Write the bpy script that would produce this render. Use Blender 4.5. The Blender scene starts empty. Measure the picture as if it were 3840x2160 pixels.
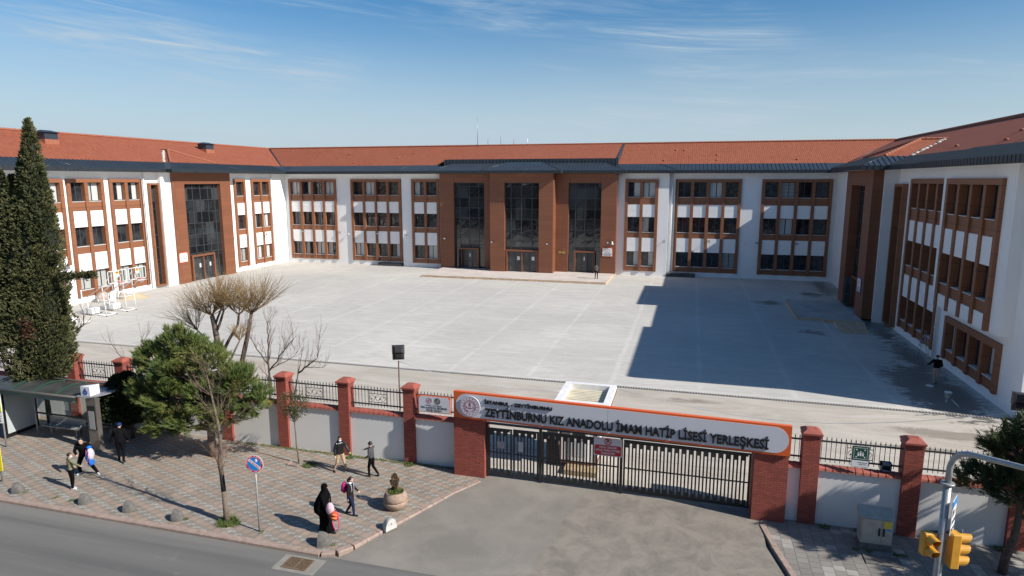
import bpy, bmesh, math, random
from mathutils import Vector, Matrix, noise
R = math.radians
sc = bpy.context.scene
col = sc.collection
# ---------------------------------------------------------------- camera
CAM_H = 11.8
cd = bpy.data.cameras.new('camera'); cam = bpy.data.objects.new('camera', cd); col.objects.link(cam)
cam.location = (0, 0, CAM_H)
cam.rotation_euler = (Matrix.Rotation(R(15.403), 3, 'Z') @ Matrix.Rotation(R(90 - 9.484), 3, 'X') @ Matrix.Rotation(R(0.014), 3, 'Z')).to_euler()
cd.sensor_fit = 'HORIZONTAL'; cd.sensor_width = 36; cd.lens = 36 * 2425 / 3840
cd.clip_start = 0.3; cd.clip_end = 6000
sc.camera = cam
# ---------------------------------------------------------------- sky, sun, exposure
SUN_EL, SUN_AZ = 35.6, -12.5
w = bpy.data.worlds.new('World'); sc.world = w; w.use_nodes = True
nt = w.node_tree; nt.nodes.clear()
def wn(t, **k):
    n = nt.nodes.new(t)
    for a, b in k.items(): setattr(n, a, b)
    return n
out = wn('ShaderNodeOutputWorld'); bg = wn('ShaderNodeBackground'); bg.inputs['Strength'].default_value = 0.098
sky = wn('ShaderNodeTexSky', sky_type='NISHITA'); sky.sun_disc = False
sky.sun_elevation = R(SUN_EL); sky.sun_rotation = R(90 - SUN_AZ); sky.altitude = 60; sky.air_density = 1.0; sky.dust_density = 0.5; sky.ozone_density = 2.2
# thin cirrus: streaky noise laid on a high flat layer (direction / height)
tc = wn('ShaderNodeTexCoord'); sx = wn('ShaderNodeSeparateXYZ'); nt.links.new(tc.outputs['Generated'], sx.inputs[0])
def wm(op, a, b=None, clamp=False):
    n = wn('ShaderNodeMath', operation=op, use_clamp=clamp)
    for i, v in enumerate((a, b)):
        if v is None: continue
        if isinstance(v, (int, float)): n.inputs[i].default_value = v
        else: nt.links.new(v, n.inputs[i])
    return n.outputs[0]
az_ = wm('ARCTAN2', sx.outputs[0], sx.outputs[1]); el_ = sx.outputs[2]
vv = wm('ADD', el_, wm('MULTIPLY', az_, 0.085))
def cnoise(su, sv, ou, ov, det, rough, dist):
    c_ = wn('ShaderNodeCombineXYZ'); nt.links.new(wm('ADD', wm('MULTIPLY', az_, su), ou), c_.inputs[0]); nt.links.new(wm('ADD', wm('MULTIPLY', vv, sv), ov), c_.inputs[1])
    n_ = wn('ShaderNodeTexNoise'); n_.inputs['Scale'].default_value = 1.0; n_.inputs['Detail'].default_value = det; n_.inputs['Roughness'].default_value = rough; n_.inputs['Distortion'].default_value = dist
    nt.links.new(c_.outputs[0], n_.inputs['Vector']); return n_.outputs[0]
def mr(v, a, b, c=0.0, d=1.0):
    n_ = wn('ShaderNodeMapRange'); n_.interpolation_type = 'SMOOTHSTEP'; nt.links.new(v, n_.inputs[0])
    for i, q in enumerate((a, b, c, d)): n_.inputs[i+1].default_value = q
    return n_.outputs[0]
broad = cnoise(1.7, 9.0, 3.55, 0.4, 5, 0.5, 0.5); fine = cnoise(3.6, 46.0, 1.7, 5.0, 10, 0.62, 1.0); wisp = cnoise(7.0, 120.0, 8.0, 2.0, 8, 0.65, 1.4)
streak = wm('MULTIPLY', mr(broad, 0.44, 0.64), wm('ADD', wm('MULTIPLY', mr(fine, 0.40, 0.72), 0.75), wm('MULTIPLY', mr(wisp, 0.42, 0.75), 0.25)))
side = mr(az_, -0.9, 0.75, 1.0, 0.38)          # more cirrus to the left of the view
thin = wm('MULTIPLY', mr(fine, 0.58, 0.74), mr(broad, 0.35, 0.55))
low = wm('MULTIPLY', mr(el_, 0.02, 0.26, 0.92, 0.0), wm('ADD', wm('MULTIPLY', broad, 0.6), wm('ADD', wm('MULTIPLY', side, 0.3), 0.42)))
fac = wm('ADD', wm('ADD', wm('MULTIPLY', wm('MULTIPLY', streak, side), 0.85), wm('MULTIPLY', thin, 0.34)), low, True)
mx = wn('ShaderNodeMix', data_type='RGBA'); mx.inputs['B'].default_value = (3.9, 4.8, 5.6, 1)
nt.links.new(fac, mx.inputs['Factor'])
hs = wn('ShaderNodeHueSaturation'); hs.inputs['Saturation'].default_value = 1.38; hs.inputs['Value'].default_value = 0.90
nt.links.new(sky.outputs[0], hs.inputs['Color']); nt.links.new(hs.outputs[0], mx.inputs['A'])
nt.links.new(mx.outputs['Result'], bg.inputs['Color']); nt.links.new(bg.outputs[0], out.inputs[0])
sd = bpy.data.lights.new('sun', 'SUN'); sd.energy = 5.0; sd.angle = R(0.5); sd.color = (1.0, 0.95, 0.88)
sun = bpy.data.objects.new('sun', sd); col.objects.link(sun)
sv = Vector((math.cos(R(SUN_EL)) * math.cos(R(SUN_AZ)), math.cos(R(SUN_EL)) * math.sin(R(SUN_AZ)), math.sin(R(SUN_EL))))
sun.rotation_euler = sv.to_track_quat('Z', 'Y').to_euler(); sun.location = (30, -10, 40)
sc.view_settings.view_transform = 'Standard'; sc.view_settings.look = 'None'; sc.view_settings.gamma = 1
sc.view_settings.exposure = 0.36
sc.view_settings.use_curve_mapping = False
sc.cycles.max_bounces = 6; sc.cycles.transparent_max_bounces = 8; sc.cycles.use_denoising = True

# ---------------------------------------------------------------- helpers
ORG = {}
class MB:
    """collects shapes in world coordinates; build() links them as one mesh object"""
    def __init__(s): s.v = []; s.f = []; s.m = []; s.uv = {}; s.sm = set()
    def add(s, vs, fs, m=0, smooth=False):
        b = len(s.v); s.v += [tuple(p) for p in vs]
        for f in fs:
            if smooth: s.sm.add(len(s.f))
            s.f.append(tuple(b + i for i in f)); s.m.append(m)
        return b
    def box(s, x0, x1, y0, y1, z0, z1, m=0):
        if x0 > x1: x0, x1 = x1, x0
        if y0 > y1: y0, y1 = y1, y0
        if z0 > z1: z0, z1 = z1, z0
        s.add([(x0,y0,z0),(x1,y0,z0),(x1,y1,z0),(x0,y1,z0),(x0,y0,z1),(x1,y0,z1),(x1,y1,z1),(x0,y1,z1)],
              [(0,3,2,1),(4,5,6,7),(0,1,5,4),(1,2,6,5),(2,3,7,6),(3,0,4,7)], m)
    def bev(s, x0, x1, y0, y1, z0, z1, c=0.02, m=0):
        """box with chamfered vertical edges and top"""
        if x0 > x1: x0, x1 = x1, x0
        if y0 > y1: y0, y1 = y1, y0
        o = [(x0+c,y0),(x1-c,y0),(x1,y0+c),(x1,y1-c),(x1-c,y1),(x0+c,y1),(x0,y1-c),(x0,y0+c)]
        i = [(min(max(x,x0+c*1.3),x1-c*1.3), min(max(y,y0+c*1.3),y1-c*1.3)) for x,y in o]
        vs = [(x,y,z0) for x,y in o] + [(x,y,z1-c) for x,y in o] + [(x,y,z1) for x,y in i]
        fs = [tuple(reversed(range(8))), tuple(range(16,24))]
        for k in range(8):
            n = (k+1)%8; fs += [(k,n,n+8,k+8),(k+8,n+8,n+16,k+16)]
        s.add(vs, fs, m)
    def quad(s, a, b, c, d, m=0, uv=None):
        s.add([a,b,c,d], [(0,1,2,3)], m)
        if uv: s.uv[len(s.f)-1] = uv
    def poly(s, ps, m=0, uv=None):
        s.add(ps, [tuple(range(len(ps)))], m)
        if uv: s.uv[len(s.f)-1] = uv
    def prism(s, ps, d, m=0):
        """polygon ps (3d points) extruded by vector d"""
        n = len(ps); q = [(p[0]+d[0],p[1]+d[1],p[2]+d[2]) for p in ps]
        s.add(list(ps)+q, [tuple(reversed(range(n))), tuple(range(n,2*n))] + [(i,(i+1)%n,n+(i+1)%n,n+i) for i in range(n)], m)
    def tube(s, pts, rad, n=8, m=0, cap=True, smooth=True):
        pts = [Vector(p) for p in pts]; k = len(pts)
        if not isinstance(rad, (list, tuple)): rad = [rad]*k
        rings = []; up = None
        for i, p in enumerate(pts):
            d = (pts[min(i+1,k-1)] - pts[max(i-1,0)])
            if d.length < 1e-9: d = Vector((0,0,1))
            d.normalize()
            if up is None: up = d.orthogonal().normalized()
            up = (up - d*up.dot(d))
            up = up.normalized() if up.length > 1e-6 else d.orthogonal().normalized()
            sd_ = d.cross(up)
            rings.append([p + (up*math.cos(2*math.pi*j/n) + sd_*math.sin(2*math.pi*j/n))*rad[i] for j in range(n)])
        vs = [q for r in rings for q in r]; fs = []
        for i in range(k-1):
            for j in range(n):
                a = i*n+j; b = i*n+(j+1)%n
                fs.append((a,b,b+n,a+n))
        b0 = s.add(vs, fs, m, smooth)
        if cap and n > 2:
            s.f.append(tuple(b0+j for j in reversed(range(n)))); s.m.append(m)
            s.f.append(tuple(b0+(k-1)*n+j for j in range(n))); s.m.append(m)
    def lathe(s, prof, c, n=24, m=0, smooth=True, sx=1, sy=1):
        vs = []; fs = []; k = len(prof)
        for r, z in prof:
            for j in range(n):
                a = 2*math.pi*j/n; vs.append((c[0]+r*math.cos(a)*sx, c[1]+r*math.sin(a)*sy, c[2]+z))
        for i in range(k-1):
            for j in range(n):
                a = i*n+j; b = i*n+(j+1)%n; fs.append((a,b,b+n,a+n))
        b0 = s.add(vs, fs, m, smooth)
        s.f.append(tuple(b0+j for j in reversed(range(n)))); s.m.append(m)
        s.f.append(tuple(b0+(k-1)*n+j for j in range(n))); s.m.append(m)
    def ell(s, c, r, m=0, n=12, k=8, rot=None):
        vs = []; fs = []
        for i in range(k+1):
            t = math.pi*i/k
            for j in range(n):
                a = 2*math.pi*j/n
                p = Vector((r[0]*math.sin(t)*math.cos(a), r[1]*math.sin(t)*math.sin(a), r[2]*math.cos(t)))
                if rot: p = rot @ p
                vs.append(Vector(c)+p)
        for i in range(k):
            for j in range(n):
                a = i*n+j; b = i*n+(j+1)%n; fs.append((a,a+n,b+n,b))
        s.add(vs, fs, m, True)
    def build(s, name, mats, parent=None, loc=None):
        me = bpy.data.meshes.new(name)
        if not isinstance(mats, (list, tuple)): mats = [mats]
        if parent is not None: o_ = Vector(ORG[parent.name])
        elif loc is not None: o_ = Vector(loc)
        else:
            xs = [p[0] for p in s.v]; ys = [p[1] for p in s.v]; zs = [p[2] for p in s.v]
            o_ = Vector(((min(xs)+max(xs))/2, (min(ys)+max(ys))/2, min(zs)))
        me.from_pydata([(p[0]-o_[0], p[1]-o_[1], p[2]-o_[2]) for p in s.v], [], s.f)
        for mt in mats: me.materials.append(mt)
        me.polygons.foreach_set('material_index', s.m)
        if s.sm: me.polygons.foreach_set('use_smooth', [i in s.sm for i in range(len(s.f))])
        if s.uv:
            ul = me.uv_layers.new(name='UVMap')
            for i, uv in s.uv.items():
                pl = me.polygons[i]
                for li, q in zip(pl.loop_indices, uv): ul.data[li].uv = q
        me.update()
        ob = bpy.data.objects.new(name, me); col.objects.link(ob)
        if parent is not None: ob.parent = parent; ORG[ob.name] = tuple(o_)
        else: ob.location = o_; ORG[ob.name] = tuple(o_)
        return ob
def tag(o, label=None, cat=None, group=None, kind=None):
    if label: o['label'] = label
    if cat: o['category'] = cat
    if group: o['group'] = group
    if kind: o['kind'] = kind
    return o
def thing(name, loc, label, cat, group=None, rz=0):
    o = bpy.data.objects.new(name, None); col.objects.link(o); o.location = loc; o.rotation_euler = (0,0,rz); o.empty_display_size = 0.3
    ORG[o.name] = tuple(loc); return tag(o, label, cat, group)
def local(name, label, cat, group=None):
    """an Empty whose parts are built round the origin and which is moved afterwards"""
    return thing(name, (0,0,0), label, cat, group)
def put(o, loc, rz=0): o.location = loc; o.rotation_euler = (0,0,rz); return o
def dup(o, loc=None, rz=None, label=None, group=None, parent=None):
    c = o.copy(); col.objects.link(c)
    if parent is not None: c.parent = parent
    if loc is not None: c.location = loc
    if rz is not None: c.rotation_euler = (0,0,rz)
    if label: c['label'] = label
    if group: c['group'] = group
    for ch in list(o.children): dup(ch, parent=c)
    return c
def text_mesh(name, txt, size, mat, loc, parent, ext=0.01, rz=0, width=None, align='CENTER', roll=0, bold=0.0, sxy=None, tilt=90, spacing=1.0):
    """raised lettering: text facing -Y (before rz) centred at loc (world), fitted to width"""
    cu = bpy.data.curves.new(name, 'FONT'); cu.body = txt; cu.size = size; cu.align_x = align; cu.align_y = 'CENTER'; cu.extrude = ext; cu.offset = bold; cu.space_character = spacing
    cu.resolution_u = 3
    tmp = bpy.data.objects.new('tmp', cu); col.objects.link(tmp)
    bpy.context.view_layer.update()
    dg = bpy.context.evaluated_depsgraph_get()
    me = bpy.data.meshes.new_from_object(tmp.evaluated_get(dg))
    bpy.data.objects.remove(tmp); 
    if len(me.vertices) == 0: return None
    xs = [v.co.x for v in me.vertices]; k = 1.0
    if width: k = width / max(1e-6, (max(xs)-min(xs)))
    cx = (max(xs)+min(xs))/2 if align == 'CENTER' else 0
    mt = Matrix.Rotation(R(rz),4,'Z') @ Matrix.Rotation(R(tilt),4,'X') @ Matrix.Rotation(R(roll),4,'Z') @ Matrix.Diagonal((k,1 if sxy is None else sxy,1,1)) @ Matrix.Translation((-cx,0,0))
    me.transform(mt); me.name = name; me.materials.clear(); me.materials.append(mat)
    o_ = Vector(ORG[parent.name]); me.transform(Matrix.Translation(Vector(loc)-o_))
    ob = bpy.data.objects.new(name, me); col.objects.link(ob); ob.parent = parent; ORG[ob.name] = tuple(o_)
    return ob
def merge_into(dst, srcs):
    """join lettering pieces into one mesh object (data level)"""
    bm = bmesh.new()
    for s_ in [dst]+srcs:
        bm.from_mesh(s_.data)
    bm.to_mesh(dst.data); bm.free()
    for s_ in srcs: bpy.data.objects.remove(s_)
    return dst

# ---------------------------------------------------------------- materials
def mat(name, c, rough=0.8, metal=0.0, spec=0.5, **k):
    m = bpy.data.materials.new(name); m.use_nodes = True
    p = m.node_tree.nodes['Principled BSDF']
    p.inputs['Base Color'].default_value = (*c, 1); p.inputs['Roughness'].default_value = rough; p.inputs['Metallic'].default_value = metal
    p.inputs['Specular IOR Level'].default_value = spec
    return m
class N:
    """small node helper on a material"""
    def __init__(s, m): s.t = m.node_tree; s.p = s.t.nodes['Principled BSDF']
    def n(s, t, **k):
        x = s.t.nodes.new(t)
        for a, b in k.items():
            if a in x.inputs: x.inputs[a].default_value = b
            else: setattr(x, a, b)
        return x
    def l(s, a, b): s.t.links.new(a, b)
    def math(s, op, a, b=None, clamp=False, c=None):
        x = s.t.nodes.new('ShaderNodeMath'); x.operation = op; x.use_clamp = clamp
        for i, v in enumerate((a, b, c)):
            if v is None: continue
            if isinstance(v, (int, float)): x.inputs[i].default_value = v
            else: s.l(v, x.inputs[i])
        return x.outputs[0]
    def coord(s, kind='Object'): return s.t.nodes.new('ShaderNodeTexCoord').outputs[kind]
    def geo(s): return s.t.nodes.new('ShaderNodeNewGeometry')
    def noise(s, vec, scale, detail=4, rough=0.5, dist=0.0, sc3=None, rot=0):
        if sc3 or rot:
            mp = s.t.nodes.new('ShaderNodeMapping'); mp.inputs['Scale'].default_value = sc3 or (1,1,1); mp.inputs['Rotation'].default_value = (0,0,rot); s.l(vec, mp.inputs[0]); vec = mp.outputs[0]
        x = s.t.nodes.new('ShaderNodeTexNoise'); s.l(vec, x.inputs['Vector'])
        x.inputs['Scale'].default_value = scale; x.inputs['Detail'].default_value = detail; x.inputs['Roughness'].default_value = rough; x.inputs['Distortion'].default_value = dist
        return x.outputs[0]
    def rng(s, v, a, b, c=0.0, d=1.0):
        x = s.t.nodes.new('ShaderNodeMapRange'); s.l(v, x.inputs[0])
        for i, q in enumerate((a,b,c,d)): x.inputs[i+1].default_value = q
        return x.outputs[0]
    def mix(s, f, a, b, mode='MIX'):
        x = s.t.nodes.new('ShaderNodeMix'); x.data_type = 'RGBA'; x.blend_type = mode
        for k, v in (('Factor', f), ('A', a), ('B', b)):
            i = [q for q in x.inputs if q.name == k and (q.type == ('VALUE' if k == 'Factor' else 'RGBA'))][0]
            if isinstance(v, (int, float)): i.default_value = v
            elif isinstance(v, tuple): i.default_value = (*v, 1)
            else: s.l(v, i)
        return [o for o in x.outputs if o.type == 'RGBA'][0]
    def xyz(s, v): x = s.t.nodes.new('ShaderNodeSeparateXYZ'); s.l(v, x.inputs[0]); return x.outputs
    def comb(s, a, b, c=0.0):
        x = s.t.nodes.new('ShaderNodeCombineXYZ')
        for i, v in enumerate((a,b,c)):
            if isinstance(v, (int,float)): x.inputs[i].default_value = v
            else: s.l(v, x.inputs[i])
        return x.outputs[0]
    def bump(s, h, strength=0.3, dist=0.02):
        x = s.t.nodes.new('ShaderNodeBump'); x.inputs['Strength'].default_value = strength; x.inputs['Distance'].default_value = dist
        s.l(h, x.inputs['Height']); s.l(x.outputs[0], s.p.inputs['Normal'])
    def col(s, c): s.l(c, s.p.inputs['Base Color'])
def varied(name, c, amt=0.12, scale=2.0, rough=0.8, bump=0.0, bscale=40, **k):
    m = mat(name, c, rough, **k); h = N(m); v = h.geo().outputs['Position']
    f = h.noise(v, scale, 6, 0.6)
    a = tuple(x*(1-amt) for x in c); b = tuple(min(1, x*(1+amt)) for x in c)
    h.col(h.mix(h.rng(f, 0.3, 0.7), a, b))
    if bump: h.bump(h.noise(v, bscale, 4, 0.6), bump, 0.01)
    return m
M = {}
# plaster wall: white, faint stains and trowel bump
def wall_mat(name, c):
    m = mat(name, c, 0.85); h = N(m); v = h.geo().outputs['Position']
    f = h.noise(v, 0.5, 6, 0.6); s2 = h.noise(v, 1.2, 6, 0.65, 0.4, sc3=(1,1,0.25))
    a = h.mix(h.rng(f, 0.3, 0.75), tuple(x*0.93 for x in c), c)
    h.col(h.mix(h.rng(s2, 0.58, 0.8, 0, 0.35), a, tuple(x*0.8 for x in c)))
    h.bump(h.noise(v, 22, 5, 0.7), 0.12, 0.01); return m
M['white'] = wall_mat('white plaster', (0.82, 0.82, 0.81))
M['panel'] = varied('white facade panel', (0.80, 0.80, 0.79), 0.03, 1.5, 0.6)
# brown cladding with panel joints
def clad(name, c, hz=0.585, wd=2.4):
    m = mat(name, c, 0.55); h = N(m); x, y, z = h.xyz(h.geo().outputs['Position'])
    fz = h.math('FRACT', h.math('DIVIDE', h.math('ADD', z, 0.19), hz)); jz = h.math('LESS_THAN', fz, 0.030)
    s_ = h.math('ADD', x, y); fu = h.math('FRACT', h.math('DIVIDE', s_, wd)); ju = h.math('LESS_THAN', fu, 0.010)
    j = h.math('MAXIMUM', jz, ju)
    fl = h.comb(h.math('FLOOR', h.math('DIVIDE', s_, wd)), h.math('FLOOR', h.math('DIVIDE', h.math('ADD', z, 0.19), hz)), 0)
    wn_ = h.n('ShaderNodeTexWhiteNoise'); h.l(fl, wn_.inputs['Vector'])
    g = h.noise(h.geo().outputs['Position'], 5, 6, 0.7)
    a = h.mix(wn_.outputs['Value'], tuple(q*0.90 for q in c), tuple(q*1.08 for q in c))
    a = h.mix(h.rng(g, 0.3, 0.7, 0, 0.25), a, tuple(q*0.8 for q in c))
    h.col(h.mix(h.math('MULTIPLY', j, 0.75), a, tuple(q*0.3 for q in c)))
    h.bump(h.math('SUBTRACT', 1.0, j), 0.4, 0.008); return m
BR = (0.205, 0.076, 0.036)
M['clad'] = clad('terracotta brown cladding', BR)
M['brown'] = clad('brown window cladding', (0.245, 0.098, 0.045), 1.17, 40.0)
M['frame'] = mat('anthracite window profile', (0.045, 0.048, 0.052), 0.4)
# window glass: reflective dark pane, slightly uneven
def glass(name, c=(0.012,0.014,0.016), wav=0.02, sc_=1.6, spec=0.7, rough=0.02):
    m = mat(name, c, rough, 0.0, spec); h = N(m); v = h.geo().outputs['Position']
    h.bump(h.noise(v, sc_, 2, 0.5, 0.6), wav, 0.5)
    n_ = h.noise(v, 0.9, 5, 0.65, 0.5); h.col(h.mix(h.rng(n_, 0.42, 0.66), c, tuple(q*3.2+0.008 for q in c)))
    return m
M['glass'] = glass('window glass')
def tglass(name):
    m = mat(name, (0.010,0.012,0.014), 0.02, 0.0, 1.0); h = N(m); v = h.geo().outputs['Position']
    a = h.noise(v, 0.9, 3, 0.5, 1.6); b_ = h.noise(v, 3.2, 2, 0.5, 0.8)
    h.bump(h.math('ADD', a, h.math('MULTIPLY', b_, 0.08)), 0.035, 0.35)
    x, y, z = h.xyz(v); c = h.comb(h.math('FLOOR', h.math('MULTIPLY', h.math('ADD', x, y), 0.76)), h.math('FLOOR', h.math('MULTIPLY', z, 0.74)), 0)
    w_ = h.n('ShaderNodeTexWhiteNoise'); h.l(c, w_.inputs['Vector']); h.col(h.mix(h.math('POWER', w_.outputs['Value'], 3.0), (0.008,0.010,0.012), (0.045,0.052,0.055)))
    return m
M['glass_t'] = tglass('stair tower glass')
def curtain(name, c1, c2, per=0.13):
    m = mat(name, c1, 0.35, spec=0.5); h = N(m); x, y, z = h.xyz(h.geo().outputs['Position'])
    s_ = h.math('ADD', x, y); wv = h.math('SINE', h.math('MULTIPLY', h.math('ADD', s_, h.math('MULTIPLY', h.noise(h.geo().outputs['Position'], 1.3, 2), 0.25)), 6.283/per))
    h.col(h.mix(h.rng(wv, -1, 1), c1, c2)); return m
M['curtain'] = curtain('curtain behind glass', (0.30,0.32,0.30), (0.47,0.49,0.46))
M['curtain_w'] = curtain('white curtain behind glass', (0.42,0.42,0.40), (0.62,0.62,0.60))
def blind(name):
    m = mat(name, (0.5,0.5,0.5), 0.4); h = N(m); x, y, z = h.xyz(h.geo().outputs['Position'])
    f = h.math('LESS_THAN', h.math('FRACT', h.math('MULTIPLY', z, 6.2)), 0.42)
    h.col(h.mix(f, (0.45,0.46,0.44), (0.10,0.11,0.11))); return m
M['blind'] = blind('striped blind behind glass')
M['sill'] = varied('marble sill', (0.62,0.60,0.57), 0.08, 3)
# roof tiles (uv: u along eave, v up the slope, metres)
def tiles(name, c):
    m = mat(name, c, 0.75, spec=0.3); h = N(m); u, v, _ = h.xyz(h.coord('UV'))
    pw, ph = 0.225, 0.34
    fu = h.math('FRACT', h.math('DIVIDE', u, pw)); fv = h.math('FRACT', h.math('DIVIDE', v, ph))
    hump = h.math('SINE', h.math('MULTIPLY', fu, 3.14159)); hump = h.math('POWER', hump, 0.7)
    lap = h.math('SUBTRACT', 1.0, fv)
    ht = h.math('ADD', h.math('MULTIPLY', hump, 0.75), h.math('MULTIPLY', lap, 0.6))
    cell = h.comb(h.math('FLOOR', h.math('DIVIDE', u, pw)), h.math('FLOOR', h.math('DIVIDE', v, ph)), 0)
    w_ = h.n('ShaderNodeTexWhiteNoise'); h.l(cell, w_.inputs['Vector'])
    g = h.noise(h.geo().outputs['Position'], 0.22, 6, 0.62); g2 = h.noise(h.geo().outputs['Position'], 3.0, 4, 0.6)
    a = h.mix(w_.outputs['Value'], tuple(q*0.84 for q in c), tuple(q*1.14 for q in c))
    a = h.mix(h.rng(g, 0.35, 0.7, 0, 0.5), a, (c[0]*1.05, c[1]*1.22, c[2]*1.35))
    a = h.mix(h.rng(g2, 0.5, 0.8, 0, 0.35), a, tuple(q*0.55 for q in c))
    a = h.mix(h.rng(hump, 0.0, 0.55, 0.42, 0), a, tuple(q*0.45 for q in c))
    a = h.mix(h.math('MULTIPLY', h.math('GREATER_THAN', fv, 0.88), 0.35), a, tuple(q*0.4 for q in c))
    h.col(a); h.bump(ht, 0.5, 0.035); return m
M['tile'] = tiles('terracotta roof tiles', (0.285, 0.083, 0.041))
M['ridge'] = varied('ridge tile clay', (0.31,0.11,0.062), 0.25, 6, 0.8)
M['metal'] = varied('anthracite seam metal', (0.030,0.040,0.052), 0.2, 0.8, 0.42, spec=0.5)
M['metal_s'] = mat('standing seam', (0.05,0.064,0.078), 0.4)
M['fascia'] = varied('anthracite fascia', (0.022,0.027,0.031), 0.2, 2, 0.45)
# brick
def brick(name, c, mc, bw=0.21, bh=0.072, off=0.5):
    m = mat(name, c, 0.85); h = N(m); x, y, z = h.xyz(h.geo().outputs['Position'])
    b = h.n('ShaderNodeTexBrick'); b.offset = off; b.inputs['Scale'].default_value = 1; b.inputs['Brick Width'].default_value = bw; b.inputs['Row Height'].default_value = bh
    b.inputs['Mortar Size'].default_value = 0.006; b.inputs['Mortar Smooth'].default_value = 0.1; b.inputs['Bias'].default_value = 0
    h.l(h.comb(h.math('ADD', x, y), z, 0), b.inputs['Vector'])
    b.inputs['Color1'].default_value = (*[q*0.82 for q in c],1); b.inputs['Color2'].default_value = (*[q*1.15 for q in c],1); b.inputs['Mortar'].default_value = (*mc,1)
    g = h.noise(h.geo().outputs['Position'], 3, 6, 0.65)
    cc = h.mix(h.rng(g, 0.45, 0.75, 0, 0.5), b.outputs['Color'], tuple(q*0.62 for q in c))
    e = h.noise(h.geo().outputs['Position'], 1.7, 6, 0.7, 0.6)
    cc = h.mix(h.rng(e, 0.66, 0.8, 0, 0.5), cc, (0.42,0.33,0.30))
    h.col(cc); h.bump(h.math('SUBTRACT', 1.0, b.outputs['Fac']), 0.6, 0.012); return m
M['brick'] = brick('painted red brick', (0.315,0.074,0.050), (0.075,0.022,0.018))
M['coping'] = varied('red clay coping', (0.31,0.082,0.056), 0.22, 4, 0.7)
M['fwall'] = wall_mat('grey white rendered fence wall', (0.74,0.725,0.69))
M['iron'] = varied('dark painted iron', (0.040,0.040,0.044), 0.3, 8, 0.5)
M['gate'] = varied('anthracite gate paint', (0.022,0.025,0.028), 0.2, 3, 0.4)
M['orange'] = mat('orange sign border', (0.72,0.12,0.025), 0.4)
M['signw'] = varied('white sign face', (0.60,0.61,0.65), 0.03, 1, 0.35)
M['black'] = mat('black lettering', (0.008,0.008,0.010), 0.35)
M['emb'] = mat('emblem dark red', (0.33,0.03,0.05), 0.5)
M['red'] = mat('sign red', (0.52,0.02,0.03), 0.4)
M['blue'] = mat('sign blue', (0.02,0.22,0.62), 0.4)
M['wpaint'] = varied('white paint', (0.78,0.78,0.77), 0.05, 4, 0.45)
M['steel'] = varied('galvanised steel', (0.38,0.39,0.38), 0.18, 6, 0.42, metal=0.4)
M['steeld'] = varied('brushed steel dark', (0.20,0.185,0.165), 0.15, 3, 0.38, metal=0.55)
M['kerb'] = varied('pinkish kerb concrete', (0.33,0.245,0.20), 0.22, 5, 0.9, 0.3)
M['concrete_g'] = varied('old grey concrete', (0.125,0.118,0.108), 0.3, 9, 0.95, 0.4)
M['rubber'] = mat('rubber', (0.012,0.012,0.012), 0.7)
M['bark'] = varied('rough bark', (0.15,0.115,0.085), 0.4, 14, 0.95, 0.5)
M['bark_d'] = varied('dark bark', (0.085,0.062,0.050), 0.4, 14, 0.95, 0.5)
M['twig'] = varied('bare twig', (0.17,0.115,0.085), 0.3, 3, 0.9)
M['twig_y'] = varied('yellow willow shoot', (0.20,0.128,0.050), 0.45, 1.6, 0.85)
def leafm(name, c1, c2, c3, sc_=1.2, tr=0.15):
    m = mat(name, c1, 0.6, spec=0.25); h = N(m); g = h.geo(); ri = g.outputs['Random Per Island']
    a = h.mix(ri, c1, c2); f = h.noise(g.outputs['Position'], sc_, 4, 0.6)
    a = h.mix(h.rng(f, 0.42, 0.68), a, c3); h.col(a)
    return m
M['cyp'] = leafm('cypress foliage', (0.082,0.092,0.036), (0.045,0.056,0.022), (0.135,0.128,0.056), 1.6)
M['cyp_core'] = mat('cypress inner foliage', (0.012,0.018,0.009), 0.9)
M['pine'] = leafm('pine needles', (0.115,0.150,0.040), (0.058,0.098,0.028), (0.205,0.215,0.062), 1.4)
M['pine_d'] = leafm('dark pine needles', (0.050,0.075,0.028), (0.026,0.048,0.020), (0.10,0.11,0.036), 1.2)
M['thuja'] = leafm('dark evergreen leaves', (0.022,0.036,0.012), (0.013,0.024,0.010), (0.05,0.06,0.018), 2.0)
M['olive'] = leafm('small tree leaves', (0.060,0.075,0.030), (0.030,0.045,0.018), (0.12,0.09,0.045), 3.0)
M['grass'] = leafm('grass blades', (0.090,0.155,0.028), (0.045,0.10,0.02), (0.18,0.17,0.06), 5.0)
M['dry'] = leafm('dry brown foliage', (0.075,0.040,0.022), (0.040,0.025,0.015), (0.13,0.07,0.035), 6.0)
# ================================================================ GROUND
XL, XR, YB = -56.65, 16.05, 82.35
def sheet(name, pts, z, m, kind='structure'):
    b = MB(); b.poly([(x, y, z) for x, y in pts], 0); o = b.build(name, m, loc=(pts[0][0], pts[0][1], z)); return tag(o, kind=kind)
gm = varied('city ground', (0.22,0.21,0.19), 0.2, 0.02, 0.95)
sheet('ground', [(-2500,-1500),(2500,-1500),(2500,3500),(-2500,3500)], -0.16, gm)
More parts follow.
